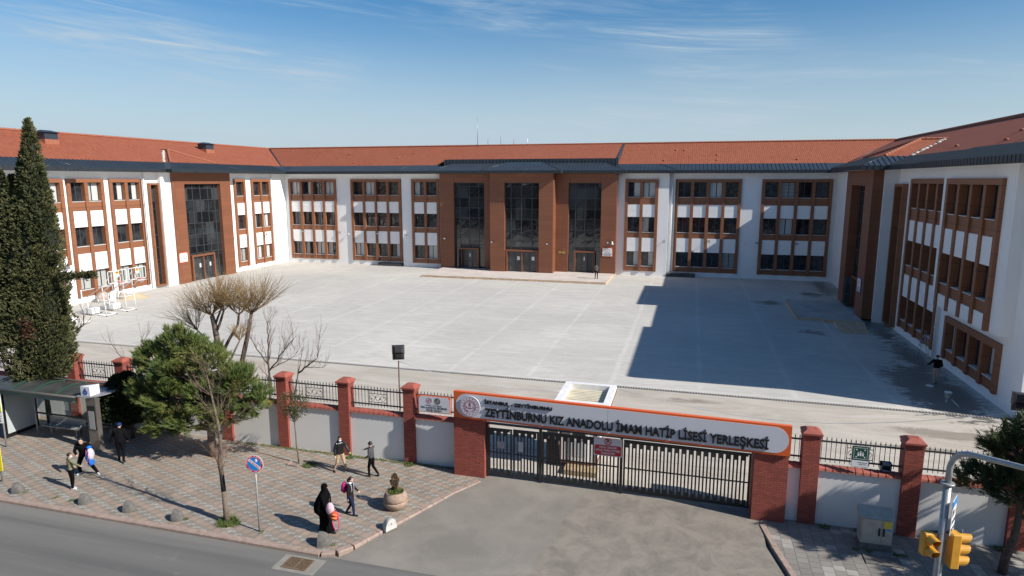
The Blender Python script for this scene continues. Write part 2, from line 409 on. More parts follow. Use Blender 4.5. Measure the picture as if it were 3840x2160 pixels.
# courtyard concrete
cm = mat('courtyard concrete', (0.6,0.58,0.54), 0.9); h = N(cm); P = h.geo().outputs['Position']; x, y, z = h.xyz(P)
def joint(c, o_, per, wd, wob):
    q = h.math('ADD', h.math('SUBTRACT', c, o_), h.math('MULTIPLY', h.math('SUBTRACT', wob, 0.5), 0.25))
    f = h.math('ABSOLUTE', h.math('SUBTRACT', h.math('FRACT', h.math('ADD', h.math('DIVIDE', q, per), 0.5)), 0.5))
    return h.rng(h.math('MULTIPLY', f, per), wd*0.35, wd, 1, 0)
wob = h.noise(P, 0.8, 3)
j = h.math('MAXIMUM', joint(x, 0.95, 5.05, 0.22, wob), joint(y, 41.95, 5.2, 0.17, wob))
jn = h.math('MULTIPLY', j, h.rng(h.noise(P, 0.3, 4), 0.35, 0.65, 0.25, 1))
slab = h.comb(h.math('FLOOR', h.math('DIVIDE', h.math('ADD', x, 300-0.95), 5.05)), h.math('FLOOR', h.math('DIVIDE', h.math('SUBTRACT', y, 41.95-52), 5.2)), 0)
wv_ = h.n('ShaderNodeTexWhiteNoise'); h.l(slab, wv_.inputs['Vector'])
tro = h.noise(P, 0.55, 8, 0.62, 2.2, sc3=(0.55,1.9,1)); tro2 = h.noise(P, 0.9, 8, 0.66, 3.0, sc3=(1,1.2,1), rot=0.6); big = h.noise(P, 0.085, 5, 0.55, 0.6)
A = (0.470,0.448,0.405); Bc = (0.575,0.545,0.485); Dk = (0.375,0.362,0.335)
c = h.mix(h.rng(big, 0.38, 0.62), A, Bc)
c = h.mix(h.rng(tro, 0.40, 0.66, 0, 0.55), c, Dk)
c = h.mix(h.rng(tro2, 0.5, 0.74, 0, 0.4), c, (0.625,0.60,0.545))
c = h.mix(h.math('MULTIPLY', wv_.outputs['Value'], 0.18), c, (0.42,0.415,0.40))
c = h.mix(h.math('MULTIPLY', jn, 0.34), c, (0.69,0.665,0.61))
sta = h.noise(P, 0.16, 9, 0.72, 1.4); sta2 = h.noise(P, 2.3, 8, 0.75, 1.0); c = h.mix(h.rng(sta, 0.52, 0.72, 0, 0.42), c, (0.40,0.375,0.335)); c = h.mix(h.rng(sta2, 0.60, 0.78, 0, 0.35), c, (0.33,0.325,0.31))
spk = h.noise(P, 9.0, 6, 0.8); c = h.mix(h.rng(spk, 0.62, 0.78, 0, 0.4), c, (0.27,0.26,0.25))
# front strip before the drain: older, sandier, stained
st = h.noise(P, 0.5, 8, 0.7, 1.2, sc3=(0.35,1.3,1)); st2 = h.noise(P, 7, 6, 0.7)
f1 = h.mix(h.rng(st, 0.35, 0.68), (0.53,0.485,0.42), (0.37,0.325,0.265)); f1 = h.mix(h.rng(st2, 0.45, 0.8, 0, 0.4), f1, (0.29,0.25,0.20))
fr = h.math('LESS_THAN', y, 36.1); c = h.mix(fr, c, f1)
# wet patches along the right wing and puddle stains
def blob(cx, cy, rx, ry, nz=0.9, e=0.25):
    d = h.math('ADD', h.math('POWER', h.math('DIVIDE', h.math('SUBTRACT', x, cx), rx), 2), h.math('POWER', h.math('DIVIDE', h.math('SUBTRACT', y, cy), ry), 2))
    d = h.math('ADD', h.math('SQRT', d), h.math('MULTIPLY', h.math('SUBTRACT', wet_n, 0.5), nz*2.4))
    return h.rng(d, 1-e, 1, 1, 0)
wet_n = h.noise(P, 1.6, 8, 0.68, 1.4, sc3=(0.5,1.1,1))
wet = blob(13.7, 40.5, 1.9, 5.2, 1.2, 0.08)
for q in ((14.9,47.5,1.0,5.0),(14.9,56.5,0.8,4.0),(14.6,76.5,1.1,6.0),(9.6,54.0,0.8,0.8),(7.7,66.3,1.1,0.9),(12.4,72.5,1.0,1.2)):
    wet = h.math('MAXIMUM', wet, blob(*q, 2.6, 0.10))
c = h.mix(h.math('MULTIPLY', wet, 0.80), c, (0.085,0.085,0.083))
mud = h.math('MAXIMUM', blob(0.5, 34.9, 2.0, 0.5, 1.0, 0.7), blob(12.2, 33.2, 3.2, 0.7, 0.8, 0.4)); mud = h.math('MAXIMUM', mud, blob(11.5, 31.0, 4.0, 0.35, 0.8, 0.4)); 
c = h.mix(h.math('MULTIPLY', mud, 0.62), c, (0.16,0.135,0.10))
h.col(c); h.bump(h.math('ADD', tro, st2), 0.12, 0.01)
h.l(h.rng(wet, 0, 1, 0.9, 0.35), h.p.inputs['Roughness'])
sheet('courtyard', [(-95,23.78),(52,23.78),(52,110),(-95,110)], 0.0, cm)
# drain channel: grating across the yard
b = MB(); b.box(-57, 15.9, 36.16, 36.44, 0.004, 0.012, 0)
xx = -57.0
while xx < 15.9: b.box(xx, xx+0.075, 36.18, 36.42, 0.012, 0.022, 1); xx += 0.15
dr = b.build('drain_channel', [mat('drain slot', (0.045,0.043,0.04), 0.9), varied('cast iron grating', (0.33,0.31,0.27), 0.2, 3)])
tag(dr, 'long narrow grated drain channel crossing the courtyard in front', 'drain')
# asphalt
am = mat('asphalt', (0.14,0.135,0.13), 0.93); h = N(am); P = h.geo().outputs['Position']
f = h.noise(P, 0.8, 6, 0.6, 0.3, sc3=(0.05,1.0,1)); g = h.noise(P, 55, 5, 0.75); e = h.noise(P, 1.6, 8, 0.7, 0.4); k = h.noise(P, 4.5, 6, 0.75)
c = h.mix(h.rng(f, 0.35, 0.65), (0.118,0.116,0.108), (0.205,0.197,0.178)); c = h.mix(h.rng(g, 0.35, 0.75, 0, 0.55), c, (0.085,0.08,0.078))
c = h.mix(h.rng(e, 0.60, 0.76, 0, 0.35), c, (0.27,0.25,0.225)); c = h.mix(h.rng(k, 0.70, 0.76, 0, 0.75), c, (0.045,0.042,0.04)); h.col(c); h.bump(g, 0.35, 0.008)
sheet('road', [(-90,-40),(60,-40),(60,16.75),(-90,16.75)], -0.105, am)
dm = mat('driveway asphalt', (0.14,0.135,0.13), 0.93); h = N(dm); P = h.geo().outputs['Position']; x, y, z = h.xyz(P)
f = h.noise(P, 0.5, 6, 0.6, 0.5); g = h.noise(P, 40, 5, 0.75); e = h.noise(P, 1.1, 8, 0.72, 0.6); k = h.noise(P, 3.6, 6, 0.72)
patch = h.rng(h.math('ADD', h.math('SUBTRACT', x, h.math('MULTIPLY', h.math('SUBTRACT', y, 16), 0.16)), h.math('MULTIPLY', h.noise(P, 0.8, 4), 1.0)), -4.1, -3.95, 0, 1)
c = h.mix(h.rng(f, 0.35, 0.65), (0.205,0.186,0.158), (0.285,0.259,0.218)); c = h.mix(patch, c, h.mix(h.rng(e, 0.42, 0.68), (0.275,0.243,0.198), (0.165,0.146,0.122)))
c = h.mix(h.rng(g, 0.42, 0.75, 0, 0.6), c, (0.10,0.09,0.08)); c = h.mix(h.rng(k, 0.71, 0.76, 0, 0.8), c, (0.05,0.045,0.04)); h.col(c); h.bump(g, 0.35, 0.008)
b = MB(); b.poly([(-10.3,16.74,-0.101),(3.9,16.74,-0.101),(2.85,21.0,-0.05),(2.85,23.9,0.004),(-7.5,23.9,0.004),(-9.66,18.6,-0.08)])
tag(b.build('driveway', dm, loc=(0,20,0)), kind='structure')
# pavement
def paving(name, right=False):
    m = mat(name, (0.3,0.25,0.2), 0.9); h = N(m); P = h.geo().outputs['Position']; x, y, z = h.xyz(P)
    w_ = h.noise(P, 2.2, 2); x = h.math('ADD', x, h.math('MULTIPLY', w_, 0.03))
    px, py = (0.335, 0.56) if not right else (0.34, 0.30)
    cu = h.math('DIVIDE', h.math('ADD', x, 100), px); iu = h.math('FLOOR', cu); fu = h.math('FRACT', cu)
    yy = h.math('ADD', h.math('ADD', y, h.math('MULTIPLY', iu, 0.115 if not right else 0.15)), h.math('MULTIPLY', fu, 0.0))
    cv = h.math('DIVIDE', yy, py); iv = h.math('FLOOR', cv); fv = h.math('FRACT', cv)
    wn_ = h.n('ShaderNodeTexWhiteNoise'); h.l(h.comb(iu, iv, 0), wn_.inputs['Vector']); rv = wn_.outputs['Value']
    gr = h.noise(P, 60, 4, 0.7); st = h.noise(P, 1.5, 6, 0.65)
    def band(v, a, b_): return h.math('MULTIPLY', h.math('GREATER_THAN', v, a), h.math('LESS_THAN', v, b_))
    if not right:
        grey = h.mix(rv, (0.215,0.190,0.153), (0.295,0.261,0.210))
        pink = h.mix(rv, (0.315,0.228,0.172), (0.40,0.292,0.222)); light = h.mix(rv, (0.34,0.325,0.29), (0.41,0.395,0.36))
        mp_ = h.math('MULTIPLY', band(fv, 0.08, 0.54), h.math('LESS_THAN', fu, 0.80)); c = h.mix(mp_, grey, pink)
        ml = h.math('MULTIPLY', band(fv, 0.54, 0.76), h.math('GREATER_THAN', fu, 0.60)); c = h.mix(ml, c, light)
        ml2 = h.math('MULTIPLY', band(fv, 0.84, 1.0), h.math('LESS_THAN', fu, 0.36)); c = h.mix(ml2, c, light)
        e = 0.012
        jl = h.math('MAXIMUM', h.math('MULTIPLY', h.math('LESS_THAN', fu, 0.035), 1.0), h.math('MAXIMUM', band(fv, 0.495, 0.52), band(fv, 0.085, 0.105)))
        jl = h.math('MAXIMUM', jl, band(h.math('ADD', fv, h.math('MULTIPLY', fu, 0.12)), 0.76, 0.78))
        c = h.mix(h.math('MULTIPLY', jl, 0.6), c, (0.10,0.092,0.08))
    else:
        c = h.mix(rv, (0.20,0.185,0.165), (0.275,0.255,0.225))
        hx = h.math('ABSOLUTE', h.math('SUBTRACT', fu, 0.5)); c = h.mix(h.math('GREATER_THAN', rv, 0.86), c, (0.37,0.345,0.31))
        jl = h.math('MAXIMUM', h.math('LESS_THAN', fu, 0.06), h.math('LESS_THAN', fv, 0.07)); c = h.mix(h.math('MULTIPLY', jl, 0.7), c, (0.06,0.055,0.05))
    c = h.mix(h.rng(st, 0.38, 0.72, 0, 0.4), c, (0.16,0.145,0.12)); c = h.mix(h.rng(gr, 0.4, 0.8, 0, 0.3), c, (0.12,0.11,0.10)); h.col(c)
    h.bump(h.math('SUBTRACT', 1.0, jl), 0.4, 0.006); return m
kl = [(-90,16.86),(-10.98,16.86),(-10.62,17.0),(-10.32,17.45),(-9.9,18.4),(-9.1,20.2),(-8.45,21.75),(-7.75,22.95)]
sheet('pavement', kl + [(-7.6,23.78),(-90,23.78)], 0.0, paving('pink and grey paving'))
sheet('pavement', [(3.35,23.78),(2.95,22.4),(3.2,21.0),(3.62,19.2),(3.9,17.2),(4.4,15.6),(5.2,14.4),(60,14.4),(60,23.78)], 0.0, paving('grey hexagon paving', True))
# kerb stones
def kerb(path, out_, name):
    b = MB()
    for (x0,y0),(x1,y1) in zip(path[:-1], path[1:]):
        L = math.hypot(x1-x0, y1-y0); n = max(1, round(L/0.62)); dx, dy = (x1-x0)/L, (y1-y0)/L; nx, ny = dy*out_, -dx*out_
        for i in range(n):
            a, c_ = i*L/n+0.008, (i+1)*L/n-0.008; wd = 0.21
            p = [(x0+dx*a, y0+dy*a), (x0+dx*c_, y0+dy*c_)]; dz = random.uniform(-0.004,0.006)
            q = [(p[1][0]+nx*wd, p[1][1]+ny*wd), (p[0][0]+nx*wd, p[0][1]+ny*wd)]
            r_ = [(q[0][0]-nx*0.03, q[0][1]-ny*0.03), (q[1][0]-nx*0.03, q[1][1]-ny*0.03)]
            vs = [(*p[0],-0.15),(*p[1],-0.15),(*q[0],-0.15),(*q[1],-0.15),(*p[0],0.012+dz),(*p[1],0.012+dz),(*r_[0],0.012+dz),(*r_[1],0.012+dz),(*q[0],-0.02),(*q[1],-0.02)]
            b.add(vs, [(0,1,5,4),(4,5,6,7),(7,6,8,9),(9,8,2,3),(0,4,7,9,3),(1,2,8,6,5),(0,3,2,1)] if out_ > 0 else [(0,4,5,1),(4,7,6,5),(7,9,8,6),(9,3,2,8),(0,3,9,7,4),(1,5,6,8,2),(0,1,2,3)])
    tag(b.build(name, M['kerb']), kind='structure')
random.seed(3)
kerb([(-60,16.87),(-11.0,16.87),(-10.6,17.02),(-10.3,17.45),(-9.9,18.4),(-9.1,20.2),(-8.45,21.75),(-7.75,22.95)], 1, 'kerb')
kerb([(3.3,23.2),(2.95,22.4),(3.2,21.0),(3.62,19.2),(3.9,17.2),(4.4,15.6),(5.2,14.41),(40,14.41)], 1, 'kerb')
# storm drain in the road
t = thing('storm_drain', (-11.4,16.15,-0.1), 'square rusty iron storm grate in a concrete surround beside the kerb corner', 'drain')
b = MB(); b.box(-12.1,-10.65,15.72,16.55,-0.104,-0.098); b.build('surround', varied('drain surround', (0.25,0.235,0.20), 0.15, 4), t)
b = MB(); b.box(-11.84,-11.0,15.87,16.42,-0.0975,-0.092)
g = MB()
for i in range(13):
    u = i/12
    if i < 12:
        g.box(-11.80, -11.04, 15.90+u*0.50, 15.90+u*0.50+0.022, -0.092, -0.078)
g.box(-11.84,-11.0,15.86,15.90,-0.098,-0.074); g.box(-11.84,-11.0,16.40,16.44,-0.098,-0.074); g.box(-11.85,-11.81,15.9,16.4,-0.098,-0.074); g.box(-11.03,-10.99,15.9,16.4,-0.098,-0.074); g.box(-11.44,-11.40,15.9,16.4,-0.098,-0.076)
b.build('slot_plate', M['rubber'], t); g.build('grate', varied('rusty iron', (0.17,0.115,0.07), 0.35, 12, 0.8), t)

# ================================================================ SCHOOL
S = thing('school_building', (-20, 84, 0), 'large three storey U shaped school with white walls, brown cladding and red tile roof', 'school')
class Fc:
    """facade frame: u along the wall, w outwards, z up"""
    def __init__(s, kind, base): s.k = kind; s.b = base
    def bx(s, m, u0,u1,w0,w1,z0,z1, mi=0):
        if s.k == 'B': m.box(u0,u1, s.b-w0, s.b-w1, z0,z1, mi)
        elif s.k == 'L': m.box(s.b+w0, s.b+w1, u0,u1, z0,z1, mi)
        elif s.k == 'R': m.box(s.b-w0, s.b-w1, u0,u1, z0,z1, mi)
    def pt(s, u, w, z):
        return (u, s.b-w, z) if s.k == 'B' else ((s.b+w, u, z) if s.k == 'L' else (s.b-w, u, z))
ROWS = [(9.75,11.55),(5.44,7.27),(1.22,3.0)]
PANS = [(7.30,8.83),(3.03,4.73)]
rnd = random.Random(11)
def window(F, u0, u1, z0, z1, parent, fill, flip=False, w_=-0.26):
    b = MB(); t = 0.055; d0, d1 = w_-0.04, w_+0.035
    F.bx(b,u0,u0+t,d0,d1,z0,z1); F.bx(b,u1-t,u1,d0,d1,z0,z1); F.bx(b,u0+t,u1-t,d0,d1,z1-t,z1); F.bx(b,u0+t,u1-t,d0,d1,z0,z0+t)
    mu = u0+(u1-u0)*(0.54 if flip else 0.46); F.bx(b,mu-0.045,mu+0.045,d0,d1+0.012,z0+t,z1-t)
    f1_, f2_ = fill
    F.bx(b,u0+t,mu-0.045,d0+0.005,w_,z0+t,z1-t,f1_); F.bx(b,mu+0.045,u1-t,d0+0.005,w_+0.004,z0+t,z1-t,f2_)
    F.bx(b,u0-0.0,u1+0.0,w_-0.05,0.105,z0-0.045,z0-0.003,3)
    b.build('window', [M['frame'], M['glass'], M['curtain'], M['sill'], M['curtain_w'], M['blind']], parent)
def bay(F, u0, n, rows, fills, zb=0.57, zt=11.9, part='window_surround', wid=None, rows_p=None, opening=1.46, pil=0.36, first=0):
    """brown surround with n window columns; rows listed top down"""
    b = MB(); W = n*opening + (n+1)*pil
    tb = zt-0.35
    F.bx(b,u0,u0+W,-0.30,0.197,tb,zt)
    for i in range(n+1):
        a = u0+i*(opening+pil); F.bx(b,a,a+pil,-0.30,0.20,zb,tb)
    o = b.build(part, M['brown'], S)
    for i in range(n):
        a = u0+pil+i*(opening+pil); c_ = a+opening; zc = tb
        for k,(z0,z1) in enumerate(rows):
            if z0 < zb: 
                continue
            fi = fills(i, k) if callable(fills) else (1,1)
            window(F, a, c_, z0, z1, o, fi, rnd.random() < 0.5)
            # spandrel below the window
            zl = z0-0.045
            nxt = rows[k+1] if k+1 < len(rows) else None
            if nxt is None:
                sp = MB(); F.bx(sp,a,c_,-0.30,0.06,zb,zl); sp.build('spandrel', M['brown'], o)
            else:
                pz = PANS[k] if len(rows) == 3 or k < len(PANS) else None
                sp = MB(); F.bx(sp,a,c_,-0.30,0.06,pz[1],zl); sp.build('spandrel', M['brown'], o)
                pb = max(pz[0], zb)
                pm = MB(); mid = (pz[0]+pz[1])/2
                if pb < mid: F.bx(pm,a+0.004,c_-0.004,-0.29,0.11,pb,mid-0.012); F.bx(pm,a+0.004,c_-0.004,-0.29,0.11,mid+0.012,pz[1]-0.004)
                else: F.bx(pm,a+0.004,c_-0.004,-0.29,0.11,pb,pz[1]-0.004)
                F.bx(pm,a+0.01,c_-0.01,-0.29,0.098,pb+0.002,pz[1]-0.01)
                pm.build('white_panel', M['panel'], o)
                if nxt[0] < zb: pass
    return W
def wall(F, u0, u1, holes, z0=-0.05, z1=12.66, name='wall', th=0.3, m='white'):
    us = sorted({u0,u1,*[h_[0] for h_ in holes],*[h_[1] for h_ in holes]}); b = MB()
    for a, c_ in zip(us[:-1], us[1:]):
        if c_-a < 1e-6: continue
        mid = (a+c_)/2; hs_ = sorted([h_ for h_ in holes if h_[0] <= mid <= h_[1]], key=lambda q: q[2]); z = z0
        for h_ in hs_:
            if h_[2] > z: F.bx(b,a,c_,-th,0,z,h_[2])
            z = h_[3]
        if z < z1: F.bx(b,a,c_,-th,0,z,z1)
    return b.build(name, M[m], S)
# fill codes: 1 glass, 2 curtain, 4 white curtain, 5 blind
def fmix(seed, pc):
    r_ = random.Random(seed)
    tb_ = {}
    def f(i,k):
        if (i,k) not in tb_:
            q = r_.random(); p = pc[k]
            tb_[(i,k)] = (4,4) if q < p*0.35 else ((1,4) if q < p*0.6 else ((2,1) if q < p*0.85 else ((5,5) if q < p else (1,1))))
        return tb_[(i,k)]
    return f
W4 = 4*1.46+5*0.36; W2 = 2*1.46+3*0.36; W1 = 1.46+0.72
FB = Fc('B', YB); FM = Fc('B', 81.6)
# back wing left part
bay(FB,-56.02,4,ROWS,fmix(1,(0.5,0.3,0.6))); bay(FB,-46.08,4,ROWS,fmix(2,(0.35,0.25,0.4)))
wall(FB, XL, -37.95, [(-56.02,-56.02+W4,0.57,11.9),(-46.08,-46.08+W4,0.57,11.9)])
# middle part set forward
bay(FM,-36.55,2,ROWS,fmix(3,(0.3,0.3,0.3))); bay(FM,-7.95,2,ROWS,fmix(4,(0.5,0.1,0.8)))
wall(FM,-37.95,-2.75,[(-36.55,-36.55+W2,0.57,11.9),(-7.95,-7.95+W2,0.57,11.9),(-31.9,-9.0,-0.05,12.66)])
for x_ in (-38.0,-2.75): b = MB(); b.box(x_,x_+0.05,81.6,YB+0.3,-0.05,12.66); b.build('wall', M['white'], S)
bay(FB,-1.97,4,ROWS,fmix(5,(0.12,0.1,0.12))); bay(FB,7.93,4,ROWS,fmix(6,(0.3,0.1,0.1)))
wall(FB,-2.7,XR+0.3,[(-1.97,-1.97+W4,0.57,11.9),(7.93,7.93+W4,0.57,11.9)])
# left wing
FL = Fc('L', XL); FLb = Fc('L', XL+0.62)
bay(FL,48.02,2,ROWS,lambda i,k: (2,2) if k==2 else ((2,4) if k==0 and i==1 else (1,1))); bay(FL,52.68,2,ROWS,lambda i,k: (2,2) if k==2 else ((1,4) if k==0 else (1,1)))
bay(FL,71.25,1,ROWS,fmix(23,(0.1,0.2,1.0))); bay(FL,74.65,2,ROWS,fmix(24,(0.1,1.0,1.4)))
lh = [(48.02,48.02+W2,0.57,11.9),(52.68,52.68+W2,0.57,11.9),(71.25,71.25+W1,0.57,11.9),(74.65,74.65+W2,0.57,11.9),(57.5,58.85,0.21,11.46),(58.9,69.9,-0.05,12.66)]
wall(FL,37.6,YB,lh+[(39.6,39.6+W4,0.57,3.3)])
wall(FL,36.4,37.6,[])
RB = [(9.75,11.55),(5.44,7.27),(1.22,3.0)]
def baybox(F, F0, u0, ua, ub, rows_fill, extra):
    """upper storeys standing forward of the wall, from z 3.9"""
    W = W4
    b = MB()
    F.bx(b, ua, u0, -0.62, 0, 3.9, 12.66); F.bx(b, u0+W, ub, -0.62, 0, 3.9, 12.66); F.bx(b, u0, u0+W, -0.62, 0, 11.9, 12.66); F.bx(b, ua+0.002, ub-0.002, -0.62, -0.31, 3.87, 4.05)
    b.build('wall', M['white'], S)
    bay(F, u0, 4, RB, rows_fill, zb=3.9)
    bay(F0, u0-0.3, 4, [(1.22,2.95)], extra, zb=0.57, zt=3.3)
baybox(FLb, FL, 39.5, 38.0, 47.45, fmix(25,(0.6,0.2,0.2)), fmix(26,(0.8,0.8,0.8)))
FR = Fc('R', XR); FRb = Fc('R', XR-0.62)
bay(FR,47.95,4,ROWS,fmix(31,(0.0,0.0,0.1)))
rh = [(47.95,47.95+W4,0.57,11.9),(38.55,38.55+W4,0.57,3.3),(56.7,58.9,0.2,11.5)]
wall(FR,36.4,59.4,rh); wall(FR,68.7,YB,[])
baybox(FRb, FR, 38.85, 37.7, 47.5, fmix(32,(0,0,0.0)), fmix(33,(1.0,0.5,0.5)))
# gable ends and outer walls
for q in ((XR,33,36.1,36.4),(-73,XL,36.1,36.4),(32.7,33,36.4,99),(-73,-72.7,36.4,99),(-73,33,98.7,99)): b = MB(); b.box(*q,-0.05,12.66); b.build('wall', M['white'], S)
# downpipes
b = MB()
for (x_,y_) in ((-38.14,82.25),(-2.3,82.2),(-56.55,56.75),(-56.55,79.2)):
    pass
for (x_,y_) in ((-38.16,82.22),(-2.32,82.22),(-56.5,56.95),(-56.5,78.95),(15.88,47.62)):
    b2 = MB(); b2.tube([(x_,y_,0.1),(x_,y_,12.6)],0.07 if x_ > -50 else 0.05,8)
    for z_ in (2.2,5.6,9.2): b2.box(x_-0.09,x_+0.09,y_-0.09,y_+0.09,z_,z_+0.04)
    b2.build('downpipe', M['wpaint'], S)
# ---- stair towers
def tower(F, u0, u1, wf, g0, g1, ztop, cols_, rowsz, zb, door, ins=0.5):
    """clad box standing wf forward of the wall plane with a recessed glazed centre g0..g1"""
    b = MB()
    F.bx(b,u0,g0,-0.3,wf,zb,ztop); F.bx(b,g1,u1,-0.3,wf,zb,ztop); F.bx(b,g0,g1,-0.3,wf,rowsz[0],ztop)
    o = b.build('clad_tower', M['clad'], S)
    g = MB(); fr_ = MB(); wg = wf-ins
    zs = rowsz+[zb]
    us = [g0]+[g0+(g1-g0)*c_ for c_ in cols_]+[g1]
    dz = door[2] if door else None
    for a, c_ in zip(us[:-1], us[1:]):
        for z1, z0 in zip(zs[:-1], zs[1:]):
            jit = rnd.uniform(-0.006,0.006)
            if door and z1 <= dz+0.6 and (a+c_)/2 > door[0] and (a+c_)/2 < door[1]: continue
            # each pane sits a touch out of true
            p0 = F.pt(a+0.03, wg+jit, z0+0.03); p1 = F.pt(c_-0.03, wg-jit, z0+0.03); p2 = F.pt(c_-0.03, wg+jit*0.5, z1-0.03); p3 = F.pt(a+0.03, wg-jit*0.5, z1-0.03)
            ps = [p0,p1,p2,p3] if F.k in 'BR' and F.k == 'B' else ([p0,p1,p2,p3] if F.k == 'L' else [p3,p2,p1,p0])
            if F.k == 'R': ps = [p3,p2,p1,p0]
            g.quad(*ps)
    F.bx(fr_,g0,g1,wg-0.14,wg-0.10,zb,rowsz[0])   # dark backing
    for u_ in us: F.bx(fr_,u_-0.045,u_+0.045,wg-0.08,wg+0.05,zb,rowsz[0])
    for z_ in zs[1:-1]:
        if door: F.bx(fr_,g0,door[0],wg-0.08,wg+0.026,z_-0.03,z_+0.03) if z_ < dz+0.1 else F.bx(fr_,g0,g1,wg-0.08,wg+0.026,z_-0.03,z_+0.03)
        else: F.bx(fr_,g0,g1,wg-0.08,wg+0.026,z_-0.03,z_+0.03)
    F.bx(fr_,g0,g1,wg-0.08,wg+0.03,rowsz[0]-0.08,rowsz[0]-0.001)
    g.build('glazing', M['glass_t'], o); fr_.build('mullion_grid', M['frame'], o)
    if door:
        d0,d1,dz,leaves,open_ = door
        s_ = MB(); F.bx(s_,d0,d0+0.22,wg-0.1,wg+0.34,zb,dz); F.bx(s_,d1-0.22,d1,wg-0.1,wg+0.34,zb,dz); F.bx(s_,d0+0.22,d1-0.22,wg-0.1,wg+0.337,dz-0.2,dz-0.002)
        if leaves == 4: F.bx(s_,(d0+d1)/2-0.06,(d0+d1)/2+0.06,wg-0.1,wg+0.30,zb,dz-0.2)
        s_.build('door_surround', M['clad'], o)
        lw = (d1-d0-0.44)/leaves if leaves != 4 else (d1-d0-0.44)/4
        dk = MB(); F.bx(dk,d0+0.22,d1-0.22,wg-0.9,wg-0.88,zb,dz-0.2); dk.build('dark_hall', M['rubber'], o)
        for i in range(leaves):
            if i in open_:
                continue
            a = d0+0.22+i*lw; c_ = a+lw; dm_ = MB()
            F.bx(dm_,a+0.005,a+0.10,wg+0.05,wg+0.11,zb+0.02,dz-0.22); F.bx(dm_,c_-0.10,c_-0.005,wg+0.05,wg+0.11,zb+0.02,dz-0.22)
            F.bx(dm_,a+0.10,c_-0.10,wg+0.05,wg+0.11,dz-0.34,dz-0.22); F.bx(dm_,a+0.10,c_-0.10,wg+0.05,wg+0.11,zb+0.02,zb+0.14); F.bx(dm_,a+0.10,c_-0.10,wg+0.055,wg+0.125,zb+0.98,zb+1.05)
            F.bx(dm_,a+0.10,c_-0.10,wg+0.07,wg+0.09,zb+0.14,dz-0.34,1)
            if i % 2: F.bx(dm_,a+0.3,c_-0.3,wg+0.09,wg+0.094,zb+1.5,zb+1.95,2)
            dm_.build('door', [M['frame'],M['glass'],M['wpaint']], o)
        for i in open_:
            # an open leaf swung out towards the yard
            a = d0+0.22+(i if i < leaves/2 else i+1)*lw; sgn = -1 if i < leaves/2 else 1; dm_ = MB()
            ang = 0.35*sgn if sgn > 0 else -0.9
            for (r0,r1,z0,z1,mi) in ((0.0,0.10,zb+0.02,dz-0.22,0),(lw-0.10,lw,zb+0.02,dz-0.22,0),(0.1,lw-0.1,dz-0.34,dz-0.22,0),(0.1,lw-0.1,zb+0.02,zb+0.14,0),(0.1,lw-0.1,zb+0.98,zb+1.05,0),(0.1,lw-0.1,zb+0.14,dz-0.34,1)):
                t_ = 0.025 if mi == 0 else 0.008; ca, sa = math.cos(ang if sgn > 0 else math.pi+ang), math.sin(1.0)
                dirv = (math.cos(1.15)*(1 if sgn > 0 else -1), math.sin(1.15))
                pA = (a+dirv[0]*r0, wg+0.1+dirv[1]*r0); pB = (a+dirv[0]*r1, wg+0.1+dirv[1]*r1); nx_, ny_ = -dirv[1]*t_, dirv[0]*t_
                base = [F.pt(pA[0]-nx_,pA[1]-ny_,z0),F.pt(pB[0]-nx_,pB[1]-ny_,z0),F.pt(pB[0]+nx_,pB[1]+ny_,z0),F.pt(pA[0]+nx_,pA[1]+ny_,z0)]
                dm_.prism(base,(0,0,z1-z0),mi)
            dm_.build('door', [M['frame'],M['glass']], o)
    return o
RZ = [11.45,10.95,9.55,8.2,6.9,5.55,4.25,3.42,2.95]
PZ = 0.25
tower(FM,-32.05,-25.05,1.15,-30.1,-25.9,12.66,(0.17,0.48,0.79),RZ,PZ,(-29.35,-26.75,2.95,3,(0,)))
tower(FM,-24.60+0.0,-16.45,2.85,-22.7,-18.25,12.66,(0.17,0.47,0.78),RZ,PZ,(-22.6,-18.35,3.05,4,()))
tower(FM,-16.45+0.0,-8.85,1.15,-14.85,-10.75,12.66,(0.2,0.5,0.8),RZ,PZ,(-14.1,-11.5,2.95,3,(2,)))
b = MB(); b.box(-25.05,-24.6,80.3,81.9,PZ,12.66); b.build('clad_tower', M['clad'], S)
# left wing tower (with white return) and right wing tower
TL = tower(FL,60.35,69.9,0.68,62.15,68.05,12.66,(0.06,0.27,0.48,0.69,0.88),[11.33,10.8,9.45,8.1,6.75,5.4,4.1,3.25,3.05],0.0,(62.0+0.6,66.4,3.05,4,()),0.42)
b = MB(); b.box(XL-0.3,XL+0.5,58.9,60.35,0,12.66); b.build('wall', M['white'], S)
tower(FR,59.4,68.65,1.85,61.8,66.6,12.66,(0.2,0.5,0.8),[11.33,10.8,9.45,8.1,6.75,5.4,4.1,3.25,3.05],0.25,(62.4,66.0,3.05,4,(3,)),0.8)
b = MB(); b.box(XR-1.05,XR+0.2,59.2,59.4,0,12.66); b.build('wall', M['white'], S)
